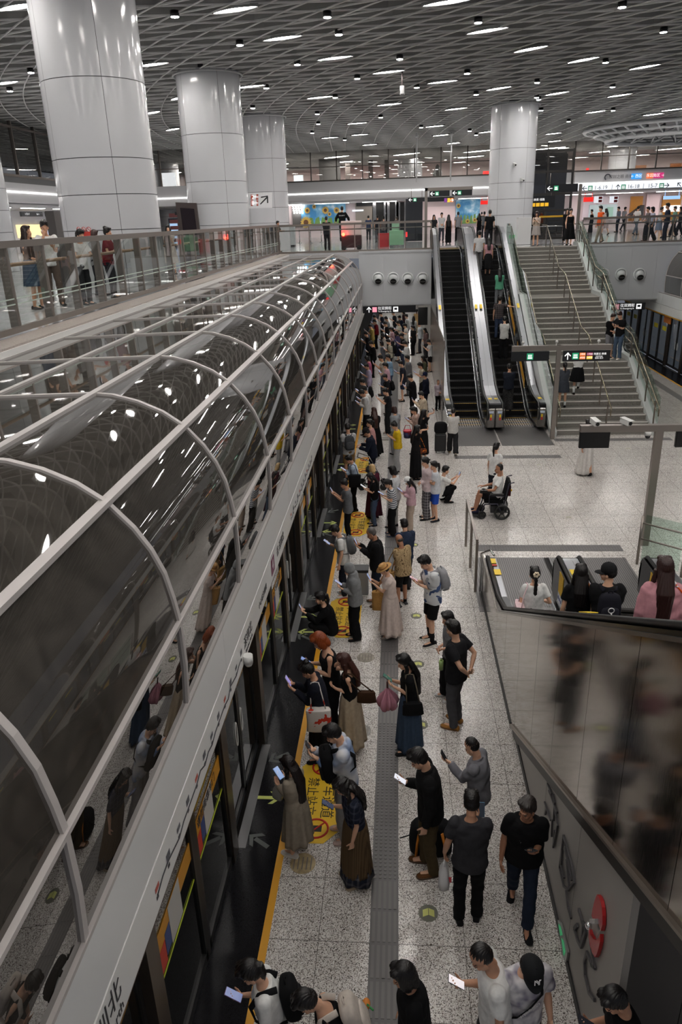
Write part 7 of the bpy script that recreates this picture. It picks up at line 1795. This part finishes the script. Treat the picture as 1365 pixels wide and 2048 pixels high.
# wheelchair and its rider
wr_ = Vector((2.42, 17.25, 0)); fa = 178
p = person('man in a white tee riding a power wheelchair', 'on the open platform', at=(wr_.x, wr_.y, 0), h=1.72, a=fa, top='tee', tc=WHT, bot='shorts', bc=BLK, shoe=(40, 40, 60), hair='fade', lean=-6, hp=10, legs='sit', arms='front', phone=False, lh=((-.2, .34, -.14), (0, 1, .1), (0, 0, -1)), rh=((.2, .32, -.16), (0, 1, .1), (0, 0, -1)), skin=SKIN_D)
t = T('power_wheelchair', 'black power wheelchair with push handles on the open platform', 'wheelchair', (wr_.x, wr_.y, 0))
def wl(u, v, zz): q = Matrix.Rotation(R(fa-90), 3, 'Z')@Vector((v, u, 0)); return Vector((wr_.x+q.x, wr_.y+q.y, zz))
ax = Matrix.Rotation(R(fa-90), 3, 'Z')@Vector((1, 0, 0)); fwv = Matrix.Rotation(R(fa-90), 3, 'Z')@Vector((0, 1, 0))
for s_ in (-.27, .27):
    m = MB(); c = wl(-.12, s_, .2); m.tube([c+fwv*(.17*math.cos(2*PI*k/28))+Vector((0, 0, .17*math.sin(2*PI*k/28))) for k in range(28)], .03, 8, closed=True)
    for k in range(6): m.tube([c, c+fwv*(.16*math.cos(2*PI*k/6))+Vector((0, 0, .16*math.sin(2*PI*k/6)))], .012, 5)
    m.cyl(c, .05, .06, ax, 12); m.build('rear_wheel', RUB, t)
    m = MB(); c = wl(.36, s_*.85, .11); m.tube([c+fwv*(.085*math.cos(2*PI*k/20))+Vector((0, 0, .085*math.sin(2*PI*k/20))) for k in range(20)], .024, 8, closed=True); m.cyl(c, .06, .04, ax, 12); m.build('front_wheel', RUB, t)
    m = MB(); m.tube([wl(-.1, s_, .2), wl(0, s_, .42), wl(.3, s_*.9, .4), wl(.38, s_*.85, .15)], .018, 8); m.tube([wl(-.16, s_, .42), wl(-.26, s_, .95), wl(-.38, s_, .98)], .016, 8); m.tube([wl(-.16, s_, .62), wl(.2, s_, .64), wl(.2, s_, .42)], .014, 8); m.build('side_frame', M((40, 38, 56), .4), t)
    m = MB(); m.obox(wl(.02, s_, .66), (.03, .16, .02), Matrix.Rotation(R(fa-90), 3, 'Z')); m.build('armrest', RUB, t)
m = MB(); m.obox(wl(.08, 0, .455), (.22, .23, .035), Matrix.Rotation(R(fa-90), 3, 'Z')); m.build('seat', fab(BLK), t)
m = MB(); m.obox(wl(-.235, 0, .72), (.21, .035, .24), Matrix.Rotation(R(fa-90), 3, 'Z')@Matrix.Rotation(.18, 3, 'X')); m.build('backrest', fab(BLK), t)
m = MB(); m.obox(wl(-.05, 0, .24), (.18, .2, .09), Matrix.Rotation(R(fa-90), 3, 'Z')); m.build('battery_box', M((30, 30, 34), .4), t)
m = MB(); m.obox(wl(.5, 0, .10), (.2, .1, .012), Matrix.Rotation(R(fa-90), 3, 'Z')); m.tube([wl(.3, 0, .35), wl(.46, 0, .1)], .018, 8); m.build('footrest', M((40, 40, 44), .4), t)
m = MB(); m.obox(wl(.34, -.25, .74), (.04, .09, .03), Matrix.Rotation(R(fa-90), 3, 'Z')); m.tube([wl(.34, -.25, .74), wl(.34, -.25, .82)], .012, 6); m.build('joystick', RUB, t)
m = MB(); m.obox(wl(-.30, .05, .68), (.11, .035, .13), Matrix.Rotation(R(fa-90), 3, 'Z')); m.build('rear_pouch', fab((70, 30, 34)), t)
m = MB(); m.ell(wl(-.34, -.1, .72), (.02, .02, .03)); m.build('reflector', M((220, 180, 40), .4), t)

# --- riders on the near escalator
def rider(d, w, px, x, **k):
    h = k.get('h', 1.65); q = onx(px[0], px[1], x); y = q.y
    zz = max(0, .5385*(10.87-y)) if k.pop('near', True) else 0
    return person(d, w, at=(x, y, q.z-h), **k)
p = rider('girl in a white tee with a long plait', 'riding the near escalator down', (1072, 1137), 2.06, h=1.60, a=92, sex='f', top='tee', tc=WHT, bot='trousers', bc=DGR, hair='plait', lean=2, hp=6, arms='relax', phone=False, rh=((.24, .18, -.18), (.3, 1, -.2), (0, 0, -1)), skin=SKIN_L)
make_bag(p, 'tote', (224, 196, 200), -1, 'pale pink tote bag on the shoulder of the girl with the plait', size=1.1, drop=-.05, pos=(-.24, -.12, .92))
m = MB(); q = p['HP']((0, -.13, .15)); q = p['world'](q)
for k in range(6): m.ell(q+Vector((.03*math.cos(k), -.01, .03*math.sin(k))), .02, None, 8, 6)
tag(m.build('hair_scrunchie', fab((222, 206, 180))), 'cream scrunchie tying the plait of the girl in white', 'scrunchie')
p = rider('woman in a scoop back black tee', 'riding the near escalator, long dark hair', (1165, 1133), 2.36, h=1.62, a=84, sex='f', top='tee', tc=BLK, bot='trousers', bc=BLK, hair='long', hc=(18, 14, 14), lean=2, hp=6, arms='relax', phone=False, skin=SKIN_L)
make_bag(p, 'purse', (150, 90, 50), 1, 'brown shoulder bag of the woman in the scoop back tee', size=1.0, pos=(.24, .02, .98))
p = rider('boy in a black cap and black top', 'on the near escalator, looking left', (1222, 1131), 2.66, h=1.66, a=86, top='long', tc=(22, 22, 24), bot='trousers', bc=BLK, hair='short', hat=('cap', (30, 30, 32)), lean=3, hp=4, hy=66, arms='front', phone=False, pack=((30, 30, 38), -1, 1.0, 'dark backpack with a ring charm worn by the boy in the black cap'), skin=SKIN_L)
c = p['world'](p['sp'](.0, -.33, .30)); m = MB(); m.tube([c+Vector((.035*math.cos(2*PI*k/20), 0, .035*math.sin(2*PI*k/20))) for k in range(20)], .006, 6, closed=True); m.tube([c-Vector((0, 0, .035)), c-Vector((-.04, 0, .16))], .008, 6); tag(m.build('ring_charm', M((226, 226, 226), .4)), 'white ring charm on the dark backpack of the boy in the cap', 'charm')
p = rider('woman in a loose pink shirt', 'uppermost rider on the near escalator, long brown hair', (1335, 1119), 2.62, h=1.6, a=86, sex='f', top='shirt', tc=(196, 140, 150), bot='trousers', bc=DGR, hair='xlong', hc=(48, 28, 26), lean=2, hp=6, arms='relax', phone=False, fit=1.16, skin=SKIN_L)
make_bag(p, 'tote', patmat('blotch', (222, 222, 222), (214, 80, 30), .7), 1, 'white bag with orange print beside the woman in the pink shirt', size=1.1, pos=(.34, -.02, .98), drop=0)

# --- riders on the far escalator
def rider2(d, w, fx, px, **k):
    q = onx(px[0], px[1], fx); h = k['h']
    # feet on the step line z=.5*(y-26.9)
    best = None
    dr = ray(px[0], px[1])
    for i in range(900):
        y = 25+i*.018; zz = min(5.5, max(0, .5*(y-26.9))); P_ = CAM+dr*(y/dr.y)
        e = abs(P_.z-(zz+h*.985))
        if best is None or e < best[0]: best = (e, P_, zz)
    P_ = best[1]; zz = round(best[2]/.2)*.2 if 0 < best[2] < 5.5 else best[2]
    return person(d, w, at=(P_.x, P_.y, zz), **k)
rider2('man in a navy tee and camouflage trousers', 'standing low on the far escalator', 4.1, (1020, 735), h=1.74, a=92, top='tee', tc=(34, 38, 48), bot='trousers', bc=patmat('blotch', (58, 58, 58), (36, 36, 38), 2), cut='wide', hair='short', lean=2, hp=14, arms='front', phone=False, fit=1.1)
p = rider2('woman in a white top carrying a black bag', 'midway up the far escalator', 4.1, (1011, 634), h=1.64, a=90, sex='f', top='tee', tc=(190, 190, 186), bot='trousers', bc=BLK, cut='wide', hair='short', lean=10, hp=10, arms='front', phone=False)
rider2('man in a dark plaid shirt leaning on the handrail', 'on the far escalator', 4.2, (1001, 591), h=1.7, a=80, top='tee', tc=patmat('plaid', (52, 48, 50), (96, 88, 86)), bot='jeans', bc=(60, 72, 96), hair='short', lean=2, hp=4, arms='relax', phone=False, rh=((.5, .16, .08), (1, .2, 0), (0, 0, -1)))
rider2('woman in a green top and grey jeans', 'long dark hair, on the far escalator', 4.2, (1001, 536), h=1.64, a=92, sex='f', top='long', tc=(90, 158, 128), bot='jeans', bc=(120, 124, 128), hair='long', lean=2, hp=4, arms='front', phone=False)
rider2('man in a white tee near the escalator top', 'beside the woman in pink', 4.0, (960, 467), h=1.72, a=92, top='tee', tc=(200, 200, 200), bot='trousers', bc=(110, 110, 112), hair='short', lean=2, hp=6, arms='relax', phone=False)
rider2('woman in a dusty pink tee and long black skirt', 'near the escalator top', 4.3, (979, 473), h=1.6, a=92, sex='f', top='tee', tc=(186, 140, 146), bot='skirt', bc=(28, 28, 30), hem=.3, hemr=.2, hair='long', lean=2, hp=6, arms='relax', phone=False)
person('man in a black tee at the escalator head', 'above the woman in dusty pink', at=(4.55, 39.6, 5.5), h=1.7, a=92, top='tee', tc=BLK, bot='trousers', bc=DGR, hair='short', lean=2, hp=4, arms='relax', phone=False)
# --- on the stairs
def onstair(d, w, feet, **k):
    dr = ray(*feet); best = None
    for i in range(1400):
        y = 24.3+i*.0102; P_ = CAM+dr*(y/dr.y); zz = stair_z(y); e = abs(P_.z-zz)
        if best is None or e < best[0]-1e-4: best = (e, P_, zz)
    P_ = best[1]; return person(d, w, at=(P_.x, P_.y+.05, stair_z(P_.y+.05)), **k)
onstair('girl in a grey pinafore dress', 'climbing the granite stairs', (1125, 815), h=1.55, a=88, sex='f', top='dress', tc=(72, 76, 84), bot='pleated', bc=(66, 70, 78), hem=.62, hemr=.23, sock=((220, 220, 220), .35), shoe=(24, 24, 26), hair='pony', lean=2, hp=4, arms='front', phone=False, skin=SKIN_L)
onstair('schoolgirl in a white sailor blouse and black skirt', 'climbing the granite stairs', (1152, 798), h=1.6, a=80, sex='f', top='blouse', tc=WHT, bot='pleated', bc=(18, 18, 20), hem=.52, hemr=.27, sock=((224, 224, 224), .6), shoe=(30, 22, 20), hair='pony', lean=4, hp=8, hy=30, arms='front', phone=False, legs='stairs', skin=SKIN_L)
onstair('boy in a black tee and grey shorts', 'left of two on the stair landing', (1216, 716), h=1.64, a=300, top='tee', tc=BLK, bot='shorts', bc=(120, 120, 124), hair='short', hc=(44, 28, 24), lean=4, hp=22, arms='front', phone=False, skin=SKIN_L)
onstair('boy in a black tee and blue jeans', 'right of two on the stair landing', (1236, 719), h=1.76, a=215, top='tee', tc=BLK, bot='jeans', bc=(72, 88, 108), shoe=(190, 190, 184), hair='short', hc=(44, 28, 24), lean=6, hp=28, arms='phone2', skin=SKIN_L)
person('woman in a beige top and short skirt', 'at the head of the granite stairs', feet=(1071, 492), z=ZU, h=1.62, a=250, sex='f', top='long', tc=(196, 176, 160), bot='skirt', bc=(176, 168, 164), hem=.55, hemr=.2, hair='long', hc=(50, 30, 28), lean=3, hp=18, arms='phone2')
person('woman in a long black dress', 'stepping onto the granite stairs', at=(8.15, 38.1, 5.5), h=1.64, a=262, sex='f', top='tank', tc=BLK, bot='skirt', bc=BLK, hem=.3, hemr=.25, hair='short', lean=2, hp=12, arms='walk', legs='walk', phone=False, skin=SKIN_L)
person('woman in black beside the steel stair post', 'behind the woman in the long black dress', at=(8.9, 42.5, 5.5), h=1.66, a=260, sex='f', top='long', tc=BLK, bot='trousers', bc=BLK, hair='long', lean=2, hp=8, arms='front', phone=False)
# --- left upper floor behind the railing
PLACE_CLIP = dict(a=-8, sex='f', top='tank', tc=(70, 60, 56), bot='skirt', bc=(60, 76, 96), hem=.5, hemr=.2, hair='long', hc=(46, 32, 28), lean=4, hp=-8, arms='front', phone=False)
def at_up(d, w, px, x, **k):
    q = onx(px[0], px[1], x); h = max(1.45, min(1.8, q.z-ZU)); k['h'] = h
    return person(d, w, at=(x, q.y, ZU), **k)
at_up('woman with a hairclip holding a bag', 'leftmost of the people behind the left railing', (48, 452), -7.3, **PLACE_CLIP)
at_up('man in a white tee with a dark crossbody strap', 'behind the left railing', (86, 441), -7.2, a=-60, top='tee', tc=WHT, bot='trousers', bc=(110, 96, 88), hair='short', lean=4, hp=10, arms='chin', phone=False)
at_up('girl in a white tee leaning on the railing', 'in front of the nearest column', (151, 458), -6.55, a=-30, sex='f', top='tee', tc=WHT, bot='trousers', bc=DGR, hair='pony', lean=14, hp=4, arms='rail', phone=False)
at_up('woman in a grey top with brown hair', 'left of the woman in maroon', (184, 463), -7.0, a=60, sex='f', top='tee', tc=(150, 150, 152), bot='trousers', bc=DGR, hair='short', hc=(70, 50, 46), lean=4, hp=10, arms='front', phone=False)
at_up('woman in a maroon top', 'leaning on the left railing, rightmost of the near group', (207, 455), -6.5, a=-5, sex='f', top='tee', tc=(110, 26, 36), bot='trousers', bc=(34, 34, 42), hair='bun', lean=10, hp=-4, arms='rail', phone=False)
at_up('girl in a pale dress', 'far along the left railing', (335, 450), -7.4, a=-70, sex='f', top='dress', tc=(196, 186, 178), bot='skirt', bc=(196, 186, 178), hem=.4, hemr=.24, hair='long', lean=3, hp=12, arms='phone2')
at_up('man in a brown tee', 'at the far corner of the left railing', (553, 442), -6.3, a=-20, top='tee', tc=(92, 84, 70), bot='trousers', bc=DGR, hair='short', lean=8, hp=0, arms='rail', phone=False)
# --- balcony and far hall
p = person('guard in black riding the security cart', 'arms spread, seen from behind', at=(-2.9, 41.3, ZU+.42), h=1.7, a=90, top='polo', tc=(18, 18, 22), bot='trousers', bc=(18, 18, 20), hair='short', lean=4, hp=6, arms='relax', phone=False, rh=((.36, .22, -.2), (.3, 1, -.2), (0, 0, -1)), lh=((-.36, .22, -.2), (-.3, 1, -.2), (0, 0, -1)))
text('SECURITY', tuple(p['sp'](0, -.14, .36)*p['sc']), .07, (1, 0, 0), (0, 0, 1), M((226, 226, 226), .6)).parent = p['E']
person('guard in dark uniform beside the security cart', 'standing behind the balcony glass', feet=(655, 500), z=ZU, h=1.72, a=80, top='long', tc=(38, 38, 42), bot='trousers', bc=(26, 26, 30), hair='short', lean=2, hp=6, arms='front', phone=False)
HALL = [
 (670, 466, 'm', 95, 'tee', (120, 60, 60), 'trousers', DGR, 'short', 'man in a maroon tee far behind the balcony glass, left of the cart'),
 (738, 480, 'm', 92, 'tee', (60, 70, 96), 'trousers', DGR, 'short', 'man in a slate tee in the far hall near the shutter'),
 (756, 484, 'm', 100, 'tee', (36, 36, 40), 'trousers', (90, 90, 94), 'short', 'man in black in the far hall with orange light on his head'),
 (768, 486, 'f', 80, 'tee', (110, 100, 98), 'trousers', (60, 60, 64), 'bun', 'woman in taupe in the far hall by the red case'),
 (794, 472, 'f', 90, 'tee', (160, 150, 146), 'trousers', BLK, 'pony', 'woman behind the green trolley in the far hall'),
 (868, 486, 'f', 265, 'tee', (40, 40, 42), 'trousers', (60, 60, 62), 'long', 'woman in black at the head of the empty escalator'),
 (883, 484, 'm', 275, 'tee', (206, 206, 206), 'trousers', (70, 72, 80), 'short', 'man in white with crossbody straps facing the escalator head'),
 (897, 487, 'f', 90, 'tank', BLK, 'trousers', BLK, 'xlong', 'woman with very long black hair at the escalator head'),
 (916, 482, 'm', 95, 'tee', (150, 150, 154), 'trousers', BLK, 'short', 'man in a grey tee touching his head near the field mural'),
 (938, 462, 'f', 270, 'tee', (206, 210, 216), 'skirt', BLK, 'bun', 'woman in a pale blouse before the field mural'),
 (946, 464, 'f', 268, 'tee', (214, 120, 60), 'trousers', DGR, 'short', 'person in orange before the field mural'),
 (958, 474, 'f', 92, 'tee', BLK, 'trousers', BLK, 'long', 'woman in black at the head of the far escalator, left one'),
 (968, 476, 'm', 92, 'tee', (110, 112, 116), 'trousers', DGR, 'short', 'man in grey at the head of the far escalator'),
 (980, 474, 'f', 92, 'tee', (120, 130, 140), 'trousers', DGR, 'long', 'woman in steel blue beside the escalator head bars'),
 (963, 466, 'm', 90, 'tee', (26, 26, 28), 'trousers', BLK, 'short', 'tall man in black in the crowd leaving the far escalator'),
 (1182, 466, 'f', 200, 'tank', BLK, 'trousers', BLK, 'short', 'person in black walking left in the right hall'),
 (1198, 486, 'm', 200, 'vest', (226, 92, 40), 'trousers', (150, 140, 124), 'short', 'worker in an orange vest behind the right balcony glass'),
 (1210, 470, 'f', 120, 'tee', (200, 190, 190), 'skirt', (200, 180, 180), 'long', 'woman in pale pink behind the orange vest'),
 (1235, 464, 'm', 190, 'tee', (130, 140, 156), 'trousers', NAV, 'short', 'man in blue grey walking left past the map board'),
 (1246, 462, 'm', 20, 'tee', (170, 170, 176), 'trousers', DGR, 'short', 'man in light grey far right of the map board'),
 (1271, 470, 'm', 30, 'tee', (214, 210, 206), 'trousers', (96, 102, 112), 'short', 'man in a white tee walking right in the hall'),
 (1292, 482, 'f', 185, 'tee', (120, 110, 112), 'trousers', BLK, 'short', 'woman in dark grey below the pink shop wall'),
 (1301, 484, 'f', 185, 'blouse', (170, 172, 190), 'trousers', BLK, 'bob', 'woman in lilac and wide black trousers striding left'),
 (1316, 476, 'f', 350, 'tee', (220, 214, 210), 'skirt', (120, 130, 150), 'short', 'woman in cream behind the tall man in navy'),
 (1330, 484, 'm', 175, 'tee', (38, 44, 60), 'trousers', NAV, 'short', 'tall man in navy with glasses at the right balcony'),
 (1346, 474, 'f', 185, 'tee', (110, 146, 132), 'trousers', BLK, 'short', 'woman with a teal bag at the right edge of the balcony'),
 (1358, 472, 'f', 180, 'tee', (40, 40, 44), 'trousers', BLK, 'long', 'woman in black at the very right edge of the balcony'),
]
for i, (fx_, fy_, sx, aa, tp_, tcol, bt, bcol, hr_, lb) in enumerate(HALL):
    person(lb, '', feet=(fx_, fy_), z=ZU, sex=sx, a=aa, top=tp_, tc=tcol, bot=bt, bc=bcol, hair=hr_, lean=3, hp=8, hem=.45 if bt == 'skirt' else None, hemr=.2, arms=('front', 'relax', 'walk')[i % 3], legs=('walk' if i >= 15 and i % 3 else 'stand'), phone=False, cut='wide' if sx == 'f' else 'straight', det=3)
# --- the far crowd waiting on the platform: head pixel, sex, facing, top, colour, bottom, colour, hair, arms, label
FARC = [
 (748, 628, 'm', 185, 'tee', (214, 214, 214), 'trousers', BLK, 'short', 'phone2', 'man in a white tee behind the dark red tee'),
 (748, 637, 'm', 185, 'tee', (120, 26, 36), 'trousers', BLK, 'short', 'phone2', 'person in a dark red tee in the far crowd'),
 (739, 646, 'm', 185, 'tee', (158, 138, 76), 'trousers', (120, 108, 70), 'short', 'phonehigh', 'person in a mustard shirt in the far crowd by the doors'),
 (771, 631, 'm', 182, 'tee', (150, 152, 156), 'trousers', DGR, 'short', 'phone2', 'man in a grey tee under the black sign'),
 (798, 629, 'm', 200, 'polo', (36, 44, 62), 'trousers', NAV, 'short', 'phone2', 'man in a navy polo under the black sign'),
 (813, 626, 'm', 175, 'shirt', (204, 206, 208), 'trousers', BLK, 'short', 'front', 'man in a white shirt beyond the far crowd, right of the sign text'),
 (795, 640, 'm', 184, 'tee', (196, 190, 172), 'trousers', BEI, 'short', 'phone2', 'man in a cream tee in the middle of the far crowd'),
 (808, 645, 'f', 190, 'tee', (208, 204, 198), 'trousers', (190, 184, 176), 'pony', 'phone2', 'woman in white beside the man in the cream tee'),
 (769, 641, 'm', 184, 'tee', (30, 28, 28), 'trousers', BLK, 'short', 'phone2', 'man in a black tee behind the dusty pink one'),
 (780, 652, 'f', 186, 'tee', (176, 140, 146), 'trousers', DGR, 'pony', 'phone2', 'woman in dusty pink in the far crowd'),
 (730, 661, 'm', 186, 'tee', (28, 28, 30), 'trousers', BLK, 'short', 'phone2', 'person in black at the far doors behind the big man'),
 (764, 664, 'f', 186, 'tee', (200, 190, 180), 'trousers', BEI, 'bob', 'phone2', 'woman in pale cream left of the sailor collar'),
 (791, 660, 'f', 190, 'long', (92, 84, 120), 'skirt', NAV, 'long', 'phone2', 'woman in a violet top in the far crowd'),
 (801, 665, 'f', 184, 'tee', (30, 30, 32), 'trousers', (56, 64, 84), 'short', 'phone2', 'person in black and dark jeans holding a pale bag'),
 (775, 676, 'm', 184, 'tee', (184, 178, 160), 'trousers', DGR, 'short', 'phone2', 'man in a cream tee with a black backpack'),
 (808, 680, 'm', 190, 'shirt', (212, 212, 210), 'trousers', BEI, 'short', 'phone2', 'man in a white shirt right of the far crowd'),
 (763, 680, 'f', 186, 'tee', (110, 112, 120), 'trousers', (90, 90, 96), 'bob', 'front', 'woman in grey with a full dark bob'),
 (740, 680, 'm', 184, 'long', (20, 20, 22), 'trousers', BLK, 'short', 'phone2', 'big man in a black jacket near the far doors'),
 (732, 710, 'f', 184, 'tee', (176, 100, 128), 'trousers', DGR, 'bob', 'phone2', 'woman in a raspberry top near the doors'),
 (759, 708, 'm', 184, 'tee', (188, 178, 164), 'trousers', (80, 86, 100), 'short', 'phonehigh', 'man in a cream tee beside the light blue tee'),
 (776, 706, 'm', 184, 'tee', (132, 164, 190), 'jeans', (70, 86, 112), 'short', 'front', 'man in a light blue tee and jeans'),
 (768, 723, 'f', 184, 'tee', (200, 160, 172), 'trousers', (90, 90, 96), 'pony', 'phone2', 'woman in a candy pink tee'),
 (731, 725, 'f', 184, 'tee', (178, 166, 192), 'trousers', (160, 150, 170), 'short', 'phone2', 'person in a lavender tee at the doors'),
 (799, 719, 'm', 184, 'tee', (40, 42, 52), 'shorts', (40, 46, 66), 'short', 'phoneR', 'stout man in a dark tee and navy shorts'),
 (814, 708, 'm', 190, 'shirt', (112, 112, 114), 'trousers', (90, 90, 92), 'short', 'front', 'man in a charcoal grey shirt right of the stout man'),
 (838, 723, 'f', 190, 'blouse', (176, 166, 150), 'trousers', BLK, 'pony', 'phone2', 'woman in a floral cream blouse near the escalator'),
 (846, 709, 'f', 200, 'tee', (84, 84, 64), 'trousers', DGR, 'long', 'front', 'woman in olive behind the floral blouse'),
 (768, 746, 'f', 186, 'tee', (34, 34, 38), 'trousers', BLK, 'short', 'phone2', 'person in black with a backpack, right behind the candy pink tee'),
 (722, 755, 'm', 186, 'tee', (190, 196, 206), 'trousers', BLK, 'short', 'phone2', 'boy in a pale tee with a black pack'),
 (726, 770, 'm', 184, 'shirt', (206, 204, 200), 'trousers', BLK, 'short', 'phone2', 'second man in a loose white shirt, just behind the first'),
 (818, 746, 'm', 186, 'coat', (20, 20, 22), 'trousers', BLK, 'short', 'phone2', 'man in a black suit jacket on his phone'),
 (840, 781, 'f', 186, 'long', (196, 180, 158), 'trousers', BEI, 'short', 'phonehigh', 'woman in a cream long sleeved top behind the suitcase'),
 (838, 641, 'm', 180, 'polo', (196, 200, 204), 'trousers', (60, 60, 66), 'thin', 'front', 'grey haired man in a white polo standing alone'),
 (825, 648, 'f', 170, 'tee', (28, 28, 30), 'trousers', BLK, 'pony', 'front', 'woman in black holding a plastic bag near the grey haired man'),
 (828, 630, 'f', 90, 'tee', (196, 196, 196), 'trousers', DGR, 'long', 'front', 'woman in white behind the woman in black'),
 (834, 616, 'f', 95, 'blouse', (206, 170, 120), 'trousers', BEI, 'pony', 'front', 'woman in a peach top farthest along the platform'),
 (850, 654, 'f', 200, 'long', (120, 96, 96), 'trousers', DGR, 'long', 'front', 'woman in mauve beside the escalator side'),
 (856, 677, 'f', 190, 'tee', (206, 206, 206), 'shorts', BLK, 'short', 'phonehigh', 'person in a white tee and black shorts beside the escalator side'),
 (785, 620, 'm', 186, 'tee', (26, 28, 34), 'trousers', BLK, 'short', 'phone2', 'man in black just under the sign text'),
 (760, 622, 'm', 186, 'tee', (40, 44, 56), 'trousers', BLK, 'short', 'phone2', 'man in dark blue under the sign arrow'),
 (806, 618, 'f', 186, 'tee', (60, 40, 44), 'trousers', BLK, 'long', 'front', 'woman in dark plum under the right end of the sign'),
]
for i, (hx_, hy_, sx, aa, tp_, tcol, bt, bcol, hr_, am_, lb) in enumerate(FARC):
    person(lb, '', head=(hx_, hy_+2), sex=sx, a=aa+random.uniform(-10, 10), top=tp_, tc=tcol, bot=bt, bc=bcol, hair=hr_, lean=6, hp=26 if am_.startswith('phone') else 10, arms=am_, cut='wide' if sx == 'f' else 'straight', hem=.3, hemr=.2,
           pack=((20, 20, 22), -1, .95) if 'backpack' in lb or 'black pack' in lb else None)
person('police officer in navy with a peaked cap', 'standing near the far escalator', fy=825, head=(851, 744), h=1.76, a=160, top='polo', tc=(26, 28, 42), bot='trousers', bc=(24, 26, 38), hair='short', hat=('cap', (26, 32, 60)), lean=2, hp=4, arms='relax', phone=False, fit=1.1)
person('child in a white vest and purple sleeves', 'holding the barrier beside the escalator', head=(877, 759), h=1.22, a=300, top='long', tc=(190, 176, 184), bot='trousers', bc=BLK, hair='fade', lean=2, hp=0, arms='front', phone=False, skin=SKIN_M)
q = onz(722, 1185, 0); t = T('waste_bin', 'grey plastic carrier box on the floor behind the hooded person', 'box', (q.x, q.y, 0)); m = MB(); m.box((q.x-.16, q.y-.12, 0), (q.x+.16, q.y+.14, .5)); m.build('body', M((150, 152, 154), .5), t, bevel=.02); m = MB(); m.box((q.x-.17, q.y-.13, .5), (q.x+.17, q.y+.15, .56)); m.build('dark_lid', M((40, 42, 46), .5), t, bevel=.015)
bake_people()
# ================================================================ WORLD
w = bpy.data.worlds.new('world'); SC.world = w; w.use_nodes = True
bg = w.node_tree.nodes['Background']; bg.inputs[0].default_value = (.8, .85, 1, 1); bg.inputs[1].default_value = .05
for o in COL.objects:
    for k in ('_o', '_h'):
        if k in o.keys(): del o[k]
